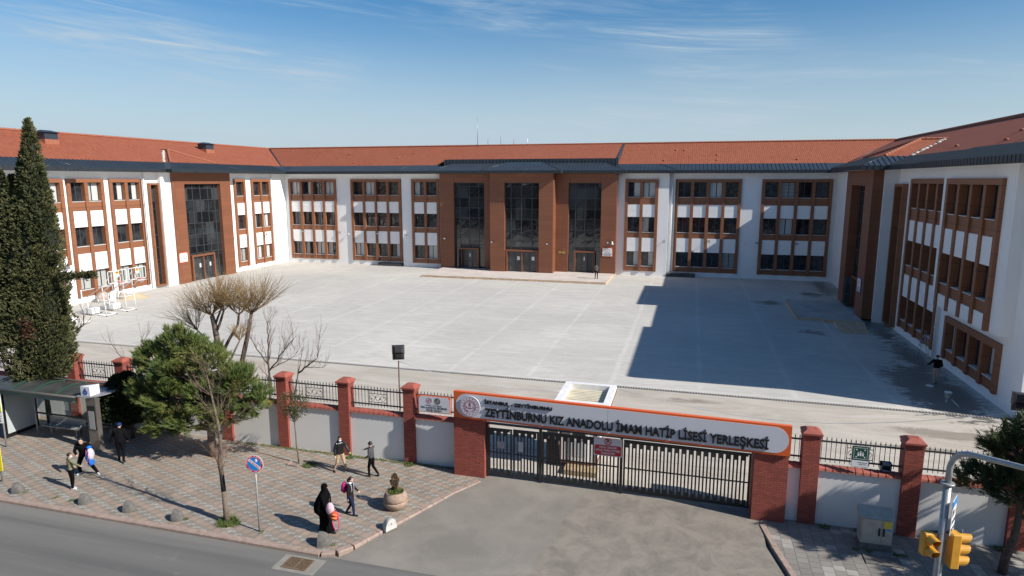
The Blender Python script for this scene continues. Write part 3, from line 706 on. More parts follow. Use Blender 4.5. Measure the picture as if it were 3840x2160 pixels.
# slot windows
def slot(F, u0, u1, z0, z1, w1, nrows):
    b = MB(); t = 0.2
    F.bx(b,u0,u0+t,-0.3,w1,z0,z1); F.bx(b,u1-t,u1,-0.3,w1,z0,z1); F.bx(b,u0+t,u1-t,-0.3,w1-0.003,z1-t,z1); F.bx(b,u0+t,u1-t,-0.3,w1-0.003,z0,z0+0.12)
    o = b.build('window_surround', M['brown'], S); g = MB(); f_ = MB(); F.bx(g,u0+t,u1-t,-0.25,-0.2,z0+0.12,z1-t)
    for i in range(1,nrows):
        z = z0+(z1-z0)*i/nrows; F.bx(f_,u0+t,u1-t,-0.2,-0.15,z-0.03,z+0.03)
    for (a,c_) in ((u0+t,u0+t+0.07),(u1-t-0.07,u1-t)): F.bx(f_,a,c_,-0.2,-0.14,z0+0.12,z1-t)
    g.build('glazing', M['glass_t'], o); f_.build('mullion_grid', M['frame'], o)
slot(FL,57.5,58.85,0.21,11.46,0.35,8); slot(FR,56.7,58.9,0.2,11.5,0.38,8)
# ---- roof
Z0, ZT, ZR = 12.95, 13.75, 16.6
sm = (ZT-Z0)/2.2; st_ = (ZR-ZT)/6.7
roofT = MB(); roofM = MB(); seam = MB(); ridge = MB(); fas = MB()
def slope_pt(fr, u, d, z):
    """fr = (kind, eave): depth d inwards from the eave line"""
    k, e = fr
    return {'S': (u, e+d, z), 'N': (u, e-d, z), 'W': (e-d, u, z), 'E': (e+d, u, z)}[k]
# kind S: eave faces -Y (rises towards +Y); N: rises towards -Y; W: eave faces +X, rises towards -X; E: eave faces -X, rises towards +X
def tileq(fr, a, b_, c_, d_):
    """a,b_,c_,d_ = (u, depth, z) corners, counter-clockwise seen from above is fixed by kind"""
    ps = [slope_pt(fr,*q) for q in (a,b_,c_,d_)]; uv = [(q[0], math.hypot(q[1], q[2]-ZT)*1.0) for q in (a,b_,c_,d_)]
    n = (Vector(ps[1])-Vector(ps[0])).cross(Vector(ps[2])-Vector(ps[0]))
    if n.z < 0: ps.reverse(); uv.reverse()
    roofT.poly(ps, 0, uv)
def metalq(fr, pts):
    ps = [slope_pt(fr,*q) for q in pts]
    n = (Vector(ps[1])-Vector(ps[0])).cross(Vector(ps[2])-Vector(ps[0]))
    if n.z < 0: ps.reverse()
    roofM.poly(ps)
def seams(fr, u0, u1, zfun, dlim, step=0.45, dmin=lambda u: 0.0):
    n = int((u1-u0)/step)
    for i in range(n+1):
        u = u0+(i+0.5)*(u1-u0)/(n+1); d = dlim(u); d0 = dmin(u)
        if d-d0 < 0.15: continue
        p0 = Vector(slope_pt(fr,u,d0,zfun(d0))); p1 = Vector(slope_pt(fr,u,d,zfun(d)))
        s_ = Vector((0.016,0,0)) if fr[0] in 'SN' else Vector((0,0.016,0))
        up = Vector((0,0,0.055))
        vs = [p0-s_,p0+s_,p1+s_,p1-s_]; seam.add([*vs,*[v+up for v in vs]], [(4,5,6,7),(0,1,5,4),(1,2,6,5),(2,3,7,6),(3,0,4,7)])
def fascia(p0, p1, z0=12.60, z1=Z0+0.02, th=0.05):
    (x0,y0),(x1,y1) = p0, p1; L = math.hypot(x1-x0,y1-y0); dx,dy = (x1-x0)/L,(y1-y0)/L; nx,ny = dy*th,-dx*th
    fas.prism([(x0,y0,z0),(x1,y1,z0),(x1+nx,y1+ny,z0),(x0+nx,y0+ny,z0)],(0,0,z1-z0),0)
    n = max(1,int(L/0.42))
    for i in range(n+1):
        a = i*L/n; X_,Y_ = x0+dx*a+nx*1.0, y0+dy*a+ny*1.0
        fas.prism([(X_-dx*0.014,Y_-dy*0.014,z0+0.01),(X_+dx*0.014,Y_+dy*0.014,z0+0.01),(X_+dx*0.014+nx*0.5,Y_+dy*0.014+ny*0.5,z0+0.01),(X_-dx*0.014+nx*0.5,Y_-dy*0.014+ny*0.5,z0+0.01)],(0,0,z1-z0-0.02),1)
def ridge_line(p0, p1, r=0.13, step=0.38):
    p0, p1 = Vector(p0), Vector(p1); L = (p1-p0).length; n = max(2,int(L/step)); pts = []; rr = []
    for i in range(n):
        a = p0.lerp(p1,i/n); b_ = p0.lerp(p1,(i+0.92)/n); pts += [a,b_]; rr += [r*1.12,r*0.86]
    ridge.tube(pts, rr, 6, 0, smooth=False)
YE, XE_L, XE_R, YN = 81.1, -55.55, 14.95, 34.6
XLo, XRo, YBo = -73.25, 32.65, 98.9
DR = 8.9
# south (courtyard) slope of the back wing
fS=('S',YE); fW=('W',XE_L); fE=('E',XE_R)
metalq(fS,[(XE_L,0,Z0),(XE_R,0,Z0),(XE_R+2.2,2.2,ZT),(XE_L-2.2,2.2,ZT)])
tileq(fS,(XE_L-2.2,2.2,ZT),(XE_R+2.2,2.2,ZT),(XE_R+8.85,8.9,ZR),(XE_L-8.85,8.9,ZR))
seams(fS,XE_L,XE_R,lambda d: Z0+sm*d,lambda u:2.2)
# left wing courtyard slope: u is Y, hip at near end
metalq(fW,[(YN,0,Z0),(YE,0,Z0),(YE+2.2,2.2,ZT),(YN+2.2,2.2,ZT)])
tileq(fW,(YN+2.2,2.2,ZT),(YE+2.2,2.2,ZT),(YE+8.9,8.85,ZR),(YN+8.85,8.85,ZR))
seams(fW,YN,YE,lambda d: Z0+sm*d,lambda u:min(2.2,u-YN))
metalq(fE,[(YN,0,Z0),(YE,0,Z0),(YE+2.2,2.2,ZT),(YN+2.2,2.2,ZT)])
tileq(fE,(YN+2.2,2.2,ZT),(YE+2.2,2.2,ZT),(YE+8.9,8.85,ZR),(YN+8.85,8.85,ZR))
seams(fE,YN,YE,lambda d: Z0+sm*d,lambda u:min(2.2,u-YN))
# outer slopes and near hips
for (fr,a,b_,ra,rb) in ((('N',YBo),XLo,XRo,XE_L-8.85,XE_R+8.85),(('E',XLo),YN,YBo,YN+8.85,YE+8.9),(('W',XRo),YN,YBo,YN+8.85,YE+8.9)):
    metalq(fr,[(a,0,Z0),(b_,0,Z0),(b_-2.2,2.2,ZT),(a+2.2,2.2,ZT)]); tileq(fr,(a+2.2,2.2,ZT),(b_-2.2,2.2,ZT),(rb,8.85,ZR),(ra,8.85,ZR))
for (a,b_,rx) in ((XLo,XE_L,XE_L-8.85),(XE_R,XRo,XE_R+8.85)):
    fr=('S',YN); metalq(fr,[(a,0,Z0),(b_,0,Z0),(b_-2.2,2.2,ZT),(a+2.2,2.2,ZT)]); tileq(fr,(a+2.2,2.2,ZT),(b_-2.2,2.2,ZT),(rx,8.85,ZR),(rx,8.85,ZR))
    seams(fr,a,b_,lambda d: Z0+sm*d,lambda u,a=a,b_=b_:min(2.2,u-a,b_-u))
    ridge_line((b_-2.2,YN+2.2,ZT+0.05),(rx,YN+8.85,ZR+0.05)); ridge_line((a+2.2,YN+2.2,ZT+0.05),(rx,YN+8.85,ZR+0.05))
ridge_line((XE_L-8.85,90,ZR+0.06),(XE_R+8.85,90,ZR+0.06)); ridge_line((XE_L-8.85,YN+8.85,ZR+0.06),(XE_L-8.85,90,ZR+0.06)); ridge_line((XE_R+8.85,YN+8.85,ZR+0.06),(XE_R+8.85,90,ZR+0.06))
# valley strips
for sx_ in (1,-1):
    e = XE_L if sx_ > 0 else XE_R
    b_ = MB(); roofM.tube([(e-sx_*2.2,YE+2.2,ZT+0.03),(e-sx_*8.85,YE+8.9,ZR+0.03)],0.12 if sx_ > 0 else 0.05,4)
# projecting hips: front eave at e0, sides a..b
def hip(kind, e, a, b_, dmax=2.2, back=6.0, z0=Z0, slope=sm, tile=None, ov=True):
    fr=(kind,e); zf=lambda d: z0+slope*d
    metalq(fr,[(a,0,z0),(b_,0,z0),(b_-dmax,dmax,zf(dmax)),(a+dmax,dmax,zf(dmax))])
    metalq(fr,[(a,0,z0),(a+dmax,dmax,zf(dmax)),(a+dmax,back,zf(dmax)),(a,back,z0)]); metalq(fr,[(b_,0,z0),(b_,back,z0),(b_-dmax,back,zf(dmax)),(b_-dmax,dmax,zf(dmax))])
    seams(fr,a,b_,zf,lambda u:min(dmax,u-a,b_-u))
    # side seams
    sk = {'S':('E','W'),'E':('S','N'),'W':('S','N')}[kind]
    for (kk,ee) in ((sk[0],a),(sk[1],b_)):
        u0,u1 = (e,e+back) if kind in 'SE' else (e-back,e)
        lim = (lambda u: min(dmax,(u-e) if kind in 'SE' else (e-u)))
        seams((kk,ee),u0,u1,zf,lim)
    for (p,q) in (((a,0,z0),(a+dmax,dmax,zf(dmax))),((b_,0,z0),(b_-dmax,dmax,zf(dmax)))):
        roofM.tube([slope_pt(fr,*p),slope_pt(fr,*q)],0.05,4)
    if z0 == Z0:
        A_ = slope_pt(fr,a,0,0)[:2]; B_ = slope_pt(fr,b_,0,0)[:2]; A2_ = slope_pt(fr,a,1.9 if ov is True else ov,0)[:2]; B2_ = slope_pt(fr,b_,1.9 if ov is True else ov,0)[:2]
        if kind == 'S': fascia(A_,B_); fascia(A2_,A_); fascia(B_,B2_)
        elif kind == 'E': fascia(B_,A_); fascia(A_,A2_); fascia(B2_,B_)
        else: fascia(A_,B_); fascia(A2_,A_); fascia(B_,B2_)
        xs_ = [A_[0],B_[0],slope_pt(fr,a,2.6,0)[0]]; ys_ = [A_[1],B_[1],slope_pt(fr,a,2.6,0)[1]]
        fas.box(min(xs_)+0.01,max(xs_)-0.01,min(ys_)+0.01,max(ys_)-0.01,12.64,12.68,2)
def tilehip(kind, e, a, b_, zb_, back):
    """hipped tile dormer: eave at e, ridge runs inwards"""
    fr=(kind,e); hw=(b_-a)/2; zt=zb_+st_*hw; mid=(a+b_)/2
    def tq(pts, uvs):
        ps=[slope_pt(fr,*q) for q in pts]; n=(Vector(ps[1])-Vector(ps[0])).cross(Vector(ps[2])-Vector(ps[0]))
        if n.z < 0: ps.reverse(); uvs.reverse()
        roofT.poly(ps,0,uvs)
    L=math.hypot(hw,zt-zb_)
    tq([(a,0,zb_),(b_,0,zb_),(mid,hw,zt)],[(a,0),(b_,0),(mid,L)])
    tq([(a,0,zb_),(mid,hw,zt),(mid,back,zt),(a,back,zb_)],[(0,0),(hw,L),(back,L),(back,0)])
    tq([(b_,0,zb_),(b_,back,zb_),(mid,back,zt),(mid,hw,zt)],[(0,0),(back,0),(back,L),(hw,L)])
    for q in (a,b_): ridge_line(slope_pt(fr,q,0,zb_+0.06),slope_pt(fr,mid,hw,zt+0.06),0.11)
    ridge_line(slope_pt(fr,mid,hw,zt+0.06),slope_pt(fr,mid,min(back,hw+2.1),zt+0.06),0.11)
# small forward steps, towers, bays
hip('S',80.4,-38.9,-1.8,2.2,3.0,ov=0.7)
hip('S',79.35,-33.1,-7.8,2.65,4.0,ov=1.05); hip('S',77.7,-25.6,-15.4,2.9,5.0,ov=1.65)
hip('W',XE_L+0.6,36.9-2.3,48.6,2.2,4.0,ov=0.6); hip('W',XE_L+0.85,59.2,71.0,2.2,4.5,ov=0.85)
hip('E',XE_R-0.6,YN,48.6,2.2,4.0,ov=0.6); hip('E',XE_R-1.95,58.4,69.8,2.2,5.5,ov=1.95)
tilehip('W',XE_L+0.85-2.2,61.4,68.8,ZT,7.0); tilehip('E',XE_R-1.95+2.2,60.6,67.6,ZT,7.0)
# broken mortar strips along the dormer valleys
rr_ = random.Random(5)
for (x0,y0,z0_,x1,y1,z1_) in ((17.15,60.55,ZT+0.05,20.55,64.0,15.28),(-57.75,61.35,ZT+0.05,-61.2,65.0,15.3)):
    mo = MB()
    for i in range(26):
        t_=i/26; x_=x0+(x1-x0)*t_; y_=y0+(y1-y0)*t_; z_=z0_+(z1_-z0_)*t_; s_=rr_.uniform(0.07,0.17)
        mo.ell((x_+rr_.uniform(-.08,.08),y_+rr_.uniform(-.08,.08),z_),(s_*1.4,s_*1.2,s_*0.5),0,6,4)
    mo.build('mortar_bed', varied('pale mortar', (0.55,0.52,0.46), 0.15, 5), S)

# main fascia and soffit
fascia((-55.55,81.1),(14.95,81.1)); fascia((XE_L,YN),(XE_L,81.1)); fascia((XE_R,81.1),(XE_R,YN)); fascia((XE_R-0.6,YN),(XRo,YN)); fascia((XLo,YN),(XE_L+0.6,YN)); fascia((XRo,YN),(XRo,YBo)); fascia((XLo,YBo),(XLo,YN)); fascia((XRo,YBo),(XLo,YBo))
fas.box(-56.7,16.1,81.16,82.4,12.645,12.665,2); fas.box(-56.7,XE_L-0.05,YN,81.1,12.642,12.662,2); fas.box(XE_R+0.05,16.1,YN,81.1,12.642,12.662,2); fas.box(16.1,33,YN+0.05,36.4,12.642,12.662,2); fas.box(-73,-56.7,YN+0.05,36.4,12.642,12.662,2)
# raised metal parapet and lifted tile field over the entrance
px0,px1,pz=-31.95,-9.2,14.45
roofM.box(px0,px1,82.0,82.3,13.6,pz)
for i in range(50):
    u=px0+0.02+i*(px1-px0-0.04)/49; seam.box(u-0.016,u+0.016,81.95,82.0,13.5,pz-0.02)
q=[(px0+0.3,82.2,pz+0.03),(px1,82.2,pz+0.03),(px1,90,ZR+0.02),(px0+2.8,90,ZR+0.02)]; Lq=math.hypot(7.8,ZR-pz)
roofT.poly(q,0,[(q[0][0],0),(q[1][0],0),(q[2][0],Lq),(q[3][0],Lq)])
roofT.poly([(px0+0.3,82.2,pz+0.03),(px0+2.8,90,ZR+0.02),(px0-1.6,83.3,ZT+0.02)],0,[(px0,0),(px0+2.8,Lq),(px0-1.6,-1)])
roofM.prism([(px1-0.02,82.2,13.7),(px1-0.02,82.2,pz+0.1),(px1-0.02,90,ZR+0.08),(px1-0.02,90,ZR-0.2)],(0.22,0,0))
# small roof vents
rv_ = random.Random(8)
for i in range(26):
    k=rv_.random(); d=rv_.choice((3.2,4.8,6.4))
    if i < 11: p=slope_pt(fS,rv_.uniform(-52,-36) if k<.5 else rv_.uniform(-6,12),d,ZT+st_*(d-2.2)+0.05)
    elif i < 20: p=slope_pt(fW,rv_.uniform(45,80),d,ZT+st_*(d-2.2)+0.05)
    else: p=slope_pt(fE,rv_.uniform(38,58),d,ZT+st_*(d-2.2)+0.05)
    ridge.ell(p,(0.16,0.16,0.1),0,6,4)
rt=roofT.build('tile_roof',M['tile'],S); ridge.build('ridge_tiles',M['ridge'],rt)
rm=roofM.build('metal_roof',M['metal'],S); seam.build('standing_seams',M['metal_s'],rm)
fas.build('fascia',[M['fascia'],M['metal_s'],M['white']],rm)
# roof stacks
for (u,lab) in ((51.1,1),(73.2,2)):
    b=MB(); b.box(-62.7,-61.3,u-0.75,u+0.75,15.0,15.75,1); b.box(-62.65,-61.35,u-0.7,u+0.7,15.75,16.42,0)
    b.add([(-62.85,u-0.9,16.42),(-61.15,u-0.9,16.42),(-61.15,u+0.9,16.42),(-62.85,u+0.9,16.42),(-62,u-0.55,16.66),(-62,u+0.55,16.66)],[(0,1,4),(1,2,5,4),(2,3,5),(3,0,4,5),(3,2,1,0)],0)
    b.build('roof_stack',[M['metal'],M['ridge']],S)
# stone steps and platforms
stone=varied('dark stone step',(0.06,0.062,0.06),0.5,4,0.5); trav=varied('travertine edge',(0.50,0.37,0.25),0.3,3,0.8); pave=varied('entrance slab',(0.56,0.50,0.45),0.12,0.6,0.85,0.1)
b=MB(); b.bev(-41.9,-38.3,81.45,82.3,0,0.42,0.02); tag(b.build('stone_step',stone),'low dark stone step under the left windows of the back wing','step','dark stone steps')
b=MB(); b.bev(-2.6,0.8,81.4,82.3,0,0.42,0.02); tag(b.build('stone_step',stone),'low dark stone step right of the entrances, half in shadow','step','dark stone steps')
t=thing('entrance_platform',(-20,77,0),'long low travertine edged platform in front of the main entrances','platform')
b=MB(); b.box(-31.75,-9.05,73.16,82,0,PZ-0.004); b.build('edge_stone',trav,t); b=MB(); b.box(-31.7,-9.1,73.22,81.3,PZ-0.01,PZ); b.build('slab',pave,t)
t=thing('entrance_platform',(11,62,0),'angular low platform with a ramp at the shaded right entrance','platform')
pp=[(9.3,67.4),(9.0,58.95),(11.05,58.6),(11.05,58.1),(11.85,58.1),(14.15,58.1),(14.2,67.4)]
b=MB(); b.prism([(x_,y_,0) for x_,y_ in reversed(pp)],(0,0,PZ-0.01)); b.add([(11.7,54.3,0.005),(13.75,54.3,0.005),(14.15,58.1,PZ-0.012),(11.85,58.1,PZ-0.012),(11.85,58.1,0),(14.15,58.1,0)],[(0,1,2,3),(0,3,4),(1,5,2)]); b.build('edge_stone',trav,t)
b=MB(); b.poly([(x_+(0.12 if x_<10 else 0),y_+(0.1 if y_<60 else 0),PZ) for x_,y_ in pp]); b.build('slab',varied('dusty slab',(0.43,0.40,0.37),0.2,0.8,0.85),t)

# apartment blocks across the street, behind the viewpoint; the stair tower glass mirrors them
_r=random.Random(61); apw=[(0.42,0.40,0.36),(0.36,0.22,0.16),(0.50,0.47,0.40),(0.30,0.31,0.33),(0.45,0.36,0.27)]
for k in range(7):
    x0=-75+k*17.5; wd=15.5; hgt=_r.choice((13,16,19)); cw=apw[k%5]; t=thing('apartment_building',(x0+wd/2,-24,0),'apartment block across the street, number %d from the left seen from the school'%(7-k),'building','apartment blocks across the street')
    b=MB(); b.box(x0,x0+wd,-34,-18,-0.16,hgt); b.build('wall',varied('apartment render',cw,0.1,0.3,0.9),t)
    b=MB(); b.box(x0-0.4,x0+wd+0.4,-34.4,-17.6,hgt,hgt+0.5); b.build('roof',M['ridge'],t)
    for fl in range(int(hgt/3.1)):
        for i in range(4):
            b=MB(); b.box(x0+1.2+i*3.6,x0+3.0+i*3.6,-18.0,-17.95,1.0+fl*3.1,2.6+fl*3.1); b.build('window',M['frame'],t)
        b=MB(); b.box(x0+4.4,x0+10.8,-18,-16.8,0.55+fl*3.1,1.5+fl*3.1) if fl else b.box(x0+6,x0+8,-18,-17.9,0,2.4); b.build('balcony' if fl else 'door',M['white'] if fl else M['frame'],t)
# ================================================================ STREET WALL AND GATE
rf = random.Random(21)
def pillar(parent, x, yf, w=0.50, d=0.5, ht=3.22, capw=0.64):
    b = MB(); b.box(x-w/2, x+w/2, yf, yf+d, -0.04, ht); b.box(x-w/2-0.03, x+w/2+0.03, yf-0.025, yf+d+0.02, ht-0.07, ht-0.002)
    p = b.build('pillar', M['brick'], parent)
    c = MB(); e = (capw-w)/2; z = ht; yc = yf+d/2
    def ring(r, zz): return [(x-r,yc-r,zz),(x+r,yc-r,zz),(x+r,yc+r,zz),(x-r,yc+r,zz)]
    R0 = capw/2; vs = ring(w/2,z)+ring(R0,z+0.03)+ring(R0,z+0.09)+ring(R0*0.55,z+0.19)+ring(R0*0.42,z+0.20)
    fs = [(3,2,1,0),(16,17,18,19)]
    for k in range(4):
        for j in range(4): a=k*4+j; b2=k*4+(j+1)%4; fs.append((a,b2,b2+4,a+4))
    c.add(vs, fs); c.build('cap', M['coping'], p); return p
def panel_section(parent, xa, xb, yw, scroll=True):
    b = MB(); b.box(xa, xb, yw, yw+0.22, -0.04, 2.02); p = b.build('rendered_wall', M['fwall'], parent)
    c = MB(); n = max(1, round((xb-xa)/0.24)); st = (xb-xa)/n
    for i in range(n):
        a = xa+i*st; vs = []; m_ = 7; r0, r1 = 0.165, 0.15
        for (xx, r) in ((a+0.004, r0),(a+st-0.004, r1)):
            for k in range(m_):
                t_ = math.pi*k/(m_-1); vs.append((xx, yw+0.11-math.cos(t_)*r*1.25, 1.98+math.sin(t_)*r))
        fs = [(k,k+m_,k+m_+1,k+1) for k in range(m_-1)] + [tuple(range(m_)), tuple(reversed(range(m_,2*m_))), (0,m_-1,2*m_-1,m_)]
        c.add(vs, fs)
    c.build('coping', M['coping'], p)
    rl = MB(); yr = yw+0.11; rl.box(xa-0.02,xb+0.02,yr-0.025,yr+0.025,2.96,3.01); rl.box(xa-0.02,xb+0.02,yr-0.025,yr+0.025,2.33,2.38)
    k = max(2, round((xb-xa)/0.152)); mid = (xa+xb)/2
    sc_ = scroll and (xb-xa) > 1.6
    for i in range(k):
        x = xa+(i+0.5)*(xb-xa)/k
        if sc_ and abs(x-mid) < 0.36: segs = ((2.24,2.45),(2.84,3.05))
        else: segs = ((2.24,3.05),)
        for a, b_ in segs: rl.box(x-0.009,x+0.009,yr-0.009,yr+0.009,a,b_)
        rl.add([(x-0.022,yr-0.01,3.05),(x+0.022,yr-0.01,3.05),(x+0.022,yr+0.01,3.05),(x-0.022,yr+0.01,3.05),(x,yr,3.17),(x,yr,3.03)],[(0,1,4),(1,2,4),(2,3,4),(3,0,4),(1,0,5),(2,1,5),(3,2,5),(0,3,5)])
    r_ = rl.build('railing', M['iron'], parent)
    if sc_:
        s_ = MB(); 
        for (a,b_,z0,z1) in ((mid-0.4,mid+0.4,2.45,2.47),(mid-0.4,mid+0.4,2.82,2.84),(mid-0.41,mid-0.39,2.38,2.96),(mid+0.39,mid+0.41,2.38,2.96)): s_.box(a,b_,yr-0.01,yr+0.01,z0,z1)
        for q in (1,-1):
            pts = [(mid-0.37+0.74*t_/24, yr, 2.645+q*0.13*math.sin(t_/24*math.pi*3)) for t_ in range(25)]
            s_.tube(pts, 0.009, 4)
        for i in range(4):
            x = mid-0.28+i*0.187; s_.ell((x,yr,2.645+(0.045 if i%2 else -0.045)),(0.035,0.012,0.035),0,6,4)
        s_.build('scroll_panel', M['iron'], r_)
yf, yw = 23.66, 23.78
WL = thing('street_wall', (-20,23.9,0), 'rendered grey wall with red brick pillars and spiked iron railing left of the gate', 'wall')
cols = [-28.88-2.96*i for i in range(5, 0, -1)] + [-28.88,-25.93,-23.0,-20.02,-17.07,-14.02,-10.98]
for x in cols: pillar(WL, x, yf)
for a, b_ in zip(cols[:-1], cols[1:]): panel_section(WL, a+0.25, b_-0.25, yw)
panel_section(WL, -10.73, -8.8, yw, False)
WR = thing('street_wall', (12,23,0), 'rendered grey wall with red brick pillars and spiked iron railing right of the gate', 'wall')
cr = [4.32,7.42,10.55,13.6,16.7,19.8,22.9]
for x in cr: pillar(WR, x, 22.82, w=0.55)
for a, b_ in zip(cr[:-1], cr[1:]): panel_section(WR, a+0.275, b_-0.275, 22.95)
panel_section(WR, 3.6, 4.04, 22.95, False)
# red painted edges of the wall bays
G = thing('school_gate', (-2.5,23.3,0), 'wide anthracite slatted metal gate between two brick gate pillars', 'gate')
b = MB(); b.box(-8.8,-7.52,23.16,23.9,-0.05,2.52); b.build('pillar', M['brick'], G)
b = MB(); b.box(2.5,3.6,22.66,23.7,-0.05,2.6); b.build('pillar', M['brick'], G)
def leaf(x0, x1, y0, y1, z1, sol=False):
    """slatted leaf from (x0,y0) to (x1,y1)"""
    L = math.hypot(x1-x0,y1-y0); dx,dy=(x1-x0)/L,(y1-y0)/L
    b = MB()
    def bx(a,c_,z0,z1_,t=0.02):
        p=[(x0+dx*a+dy*t,y0+dy*a-dx*t,z0),(x0+dx*c_+dy*t,y0+dy*c_-dx*t,z0),(x0+dx*c_-dy*t,y0+dy*c_+dx*t,z0),(x0+dx*a-dy*t,y0+dy*a+dx*t,z0)]
        b.prism(p,(0,0,z1_-z0))
    zb=0.08
    bx(0,0.07,zb,z1,0.03); bx(L-0.07,L,zb,z1,0.03)
    n=max(3,round((L-0.14)/0.128)); st=(L-0.14)/n
    for i in range(n):
        a=0.07+i*st; top=z1-(0.13 if i%2 else 0.30); bot=zb+(0.28 if i%2 else 0.12)
        if i: bx(a-0.029,a+0.029,zb+0.05,z1-0.05,0.012)
        bx(a+0.029 if i else a,a+st-0.029,top,z1-0.02,0.010); bx(a+0.029 if i else a,a+st-0.029,zb+0.02,bot,0.010)
    bx(0.07,L-0.07,z1-0.06,z1,0.025); bx(0.07,L-0.07,zb,zb+0.06,0.025); bx(0.07,L-0.07,1.02,1.065,0.016)
    return b.build('gate_leaf', M['gate'], G)
leaf(-7.42,-6.45,23.42,23.42,2.06); leaf(-6.40,-5.36,23.42,23.41,2.08); leaf(-5.22,-2.22,23.41,23.36,2.12); leaf(-2.06,2.46,23.36,23.3,2.16)
for x_,y_ in ((-7.47,23.42),(-5.29,23.41),(-2.14,23.36)):
    b=MB(); b.box(x_-0.05,x_+0.05,y_-0.05,y_+0.05,-0.02,2.22); b.build('gate_post', M['gate'], G)
b=MB(); b.prism([(-7.5,23.36,2.22),(2.5,23.24,2.22),(2.5,23.36,2.22),(-7.5,23.48,2.22)],(0,0,0.06)); b.build('top_rail', M['gate'], G)
b=MB(); b.box(-7.05,-6.75,23.36,23.385,1.25,1.55); b.build('notice_plate', varied('grey notice',(0.30,0.29,0.30),0.4,20), G)
b=MB(); b.box(-6.18,-5.98,23.35,23.375,1.2,1.62); b.build('notice_plate', varied('pale notice',(0.45,0.44,0.42),0.3,20), G)
# ---- signs
def disc(b, cx, y, cz, r, t, n=48, m=0): b.prism([(cx+r*math.cos(-2*math.pi*i/n), y, cz+r*math.sin(-2*math.pi*i/n)) for i in range(n)][::-1], (0,-t,0), m)
def ringp(b, cx, y, cz, r0, r1, t=0.004, n=64, m=0, a0=0, a1=360):
    for i in range(n):
        a=R(a0+(a1-a0)*i/n); c_=R(a0+(a1-a0)*(i+1)/n)
        b.prism([(cx+r0*math.cos(a),y,cz+r0*math.sin(a)),(cx+r1*math.cos(a),y,cz+r1*math.sin(a)),(cx+r1*math.cos(c_),y,cz+r1*math.sin(c_)),(cx+r0*math.cos(c_),y,cz+r0*math.sin(c_))],(0,-t,0),m)
def star(b, cx, y, cz, r, t=0.004, rot=0, m=0):
    ps=[(cx+(r if i%2==0 else r*0.42)*math.sin(R(rot)+math.pi*i/5),y,cz+(r if i%2==0 else r*0.42)*math.cos(R(rot)+math.pi*i/5)) for i in range(10)]
    b.prism(ps,(0,-t,0),m)
def ring_text(name, txt, cx, y, cz, r, size, m, parent, a_start, a_end, flip=False, ext=0.003):
    objs=[]; n=len(txt)
    for i,ch in enumerate(txt):
        if ch==' ': continue
        a=a_start+(a_end-a_start)*i/(n-1)
        p=(cx+r*math.cos(R(a)), y, cz+r*math.sin(R(a)))
        o=text_mesh(name,ch,size,m,p,parent,ext,roll=(a-90) if not flip else (a+90))
        if o: objs.append(o)
    if objs: merge_into(objs[0],objs[1:])
    return objs[0]
def emblem(parent, cx, y, cz, r, base, ink, letters=True):
    b=MB(); disc(b,cx,y,cz,r,0.05 if letters else 0.004); e=b.build('emblem',base,parent)
    yy=y-(0.05 if letters else 0.004); k=MB()
    ringp(k,cx,yy,cz,r*0.915,r*0.935); ringp(k,cx,yy,cz,r*0.60,r*0.615); ringp(k,cx,yy,cz,r*0.44,r*0.452)
    for i in range(16): star(k,cx+r*0.76*math.cos(R(90+22.5*i)),yy,cz+r*0.76*math.sin(R(90+22.5*i)),r*0.068)
    # open book with torch
    for s_ in (1,-1):
        k.prism([(cx+s_*r*q[0],yy,cz+r*q[1]) for q in ((0.02,-0.17),(0.26,-0.10),(0.31,-0.10),(0.31,0.06),(0.35,0.05),(0.36,-0.15),(0.26,-0.155),(0.04,-0.24))][::s_],(0,-0.004,0))
    k.prism([(cx+r*q[0],yy,cz+r*q[1]) for q in ((-0.05,0.02),(0.05,0.02),(0.10,0.16),(-0.10,0.16))],(0,-0.004,0))
    k.prism([(cx+r*q[0],yy,cz+r*q[1]) for q in ((-0.08,0.18),(0.08,0.18),(0.09,0.27),(0.0,0.40),(-0.09,0.27))],(0,-0.004,0))
    ringp(k,cx,yy,cz-r*0.06,r*0.09,r*0.11,n=24)
    k.build('emblem_marks',ink,e)
    if letters: ring_text('lettering','TÜRKİYE CUMHURİYETİ MİLLİ EĞİTİM BAKANLIĞI',cx,yy,cz,r*0.525,r*0.13,ink,e,250,-65)
    return e
SG = thing('gate_sign', (-8.75,23.05,2.50), 'long white school name sign with orange border over the gate', 'sign')
ox,oy,oz = -8.75,23.05,2.50
def stadium(x0,x1,z0,z1,r,n=16):
    ps=[]
    for cx_,cz_,a0 in ((x1-r,z1-r,0),(x0+r,z1-r,90),(x0+r,z0+r,180),(x1-r,z0+r,270)):
        ps+=[(cx_+r*math.cos(R(a0+90*i/n)),cz_+r*math.sin(R(a0+90*i/n))) for i in range(n+1)]
    return ps
b=MB(); b.box(ox,ox+12.38,oy,oy+0.16,oz,oz+1.08); b.build('board',M['orange'],SG)
b=MB(); b.prism([(ox+a,oy,oz+c_) for a,c_ in stadium(0.09,12.30,0.075,1.005,0.46)][::-1],(0,-0.012,0)); b.build('face',M['signw'],SG)
b=MB(); b.box(ox+6.13,ox+6.14,oy-0.0135,oy-0.012,oz+0.08,oz+1.0); b.build('seam',M['steel'],SG)
e=emblem(SG,ox+0.73,oy-0.06,oz+0.545,0.425,M['signw'],M['emb'])
b=MB(); disc(b,ox+0.73,oy-0.012,oz+0.545,0.30,0.045); b.build('emblem_mount',M['signw'],SG)
text_mesh('lettering','İSTANBUL - ZEYTİNBURNU',0.2,M['black'],(ox+2.67,oy-0.036,oz+0.765),SG,0.018,width=2.72,bold=0.005,sxy=1.0)
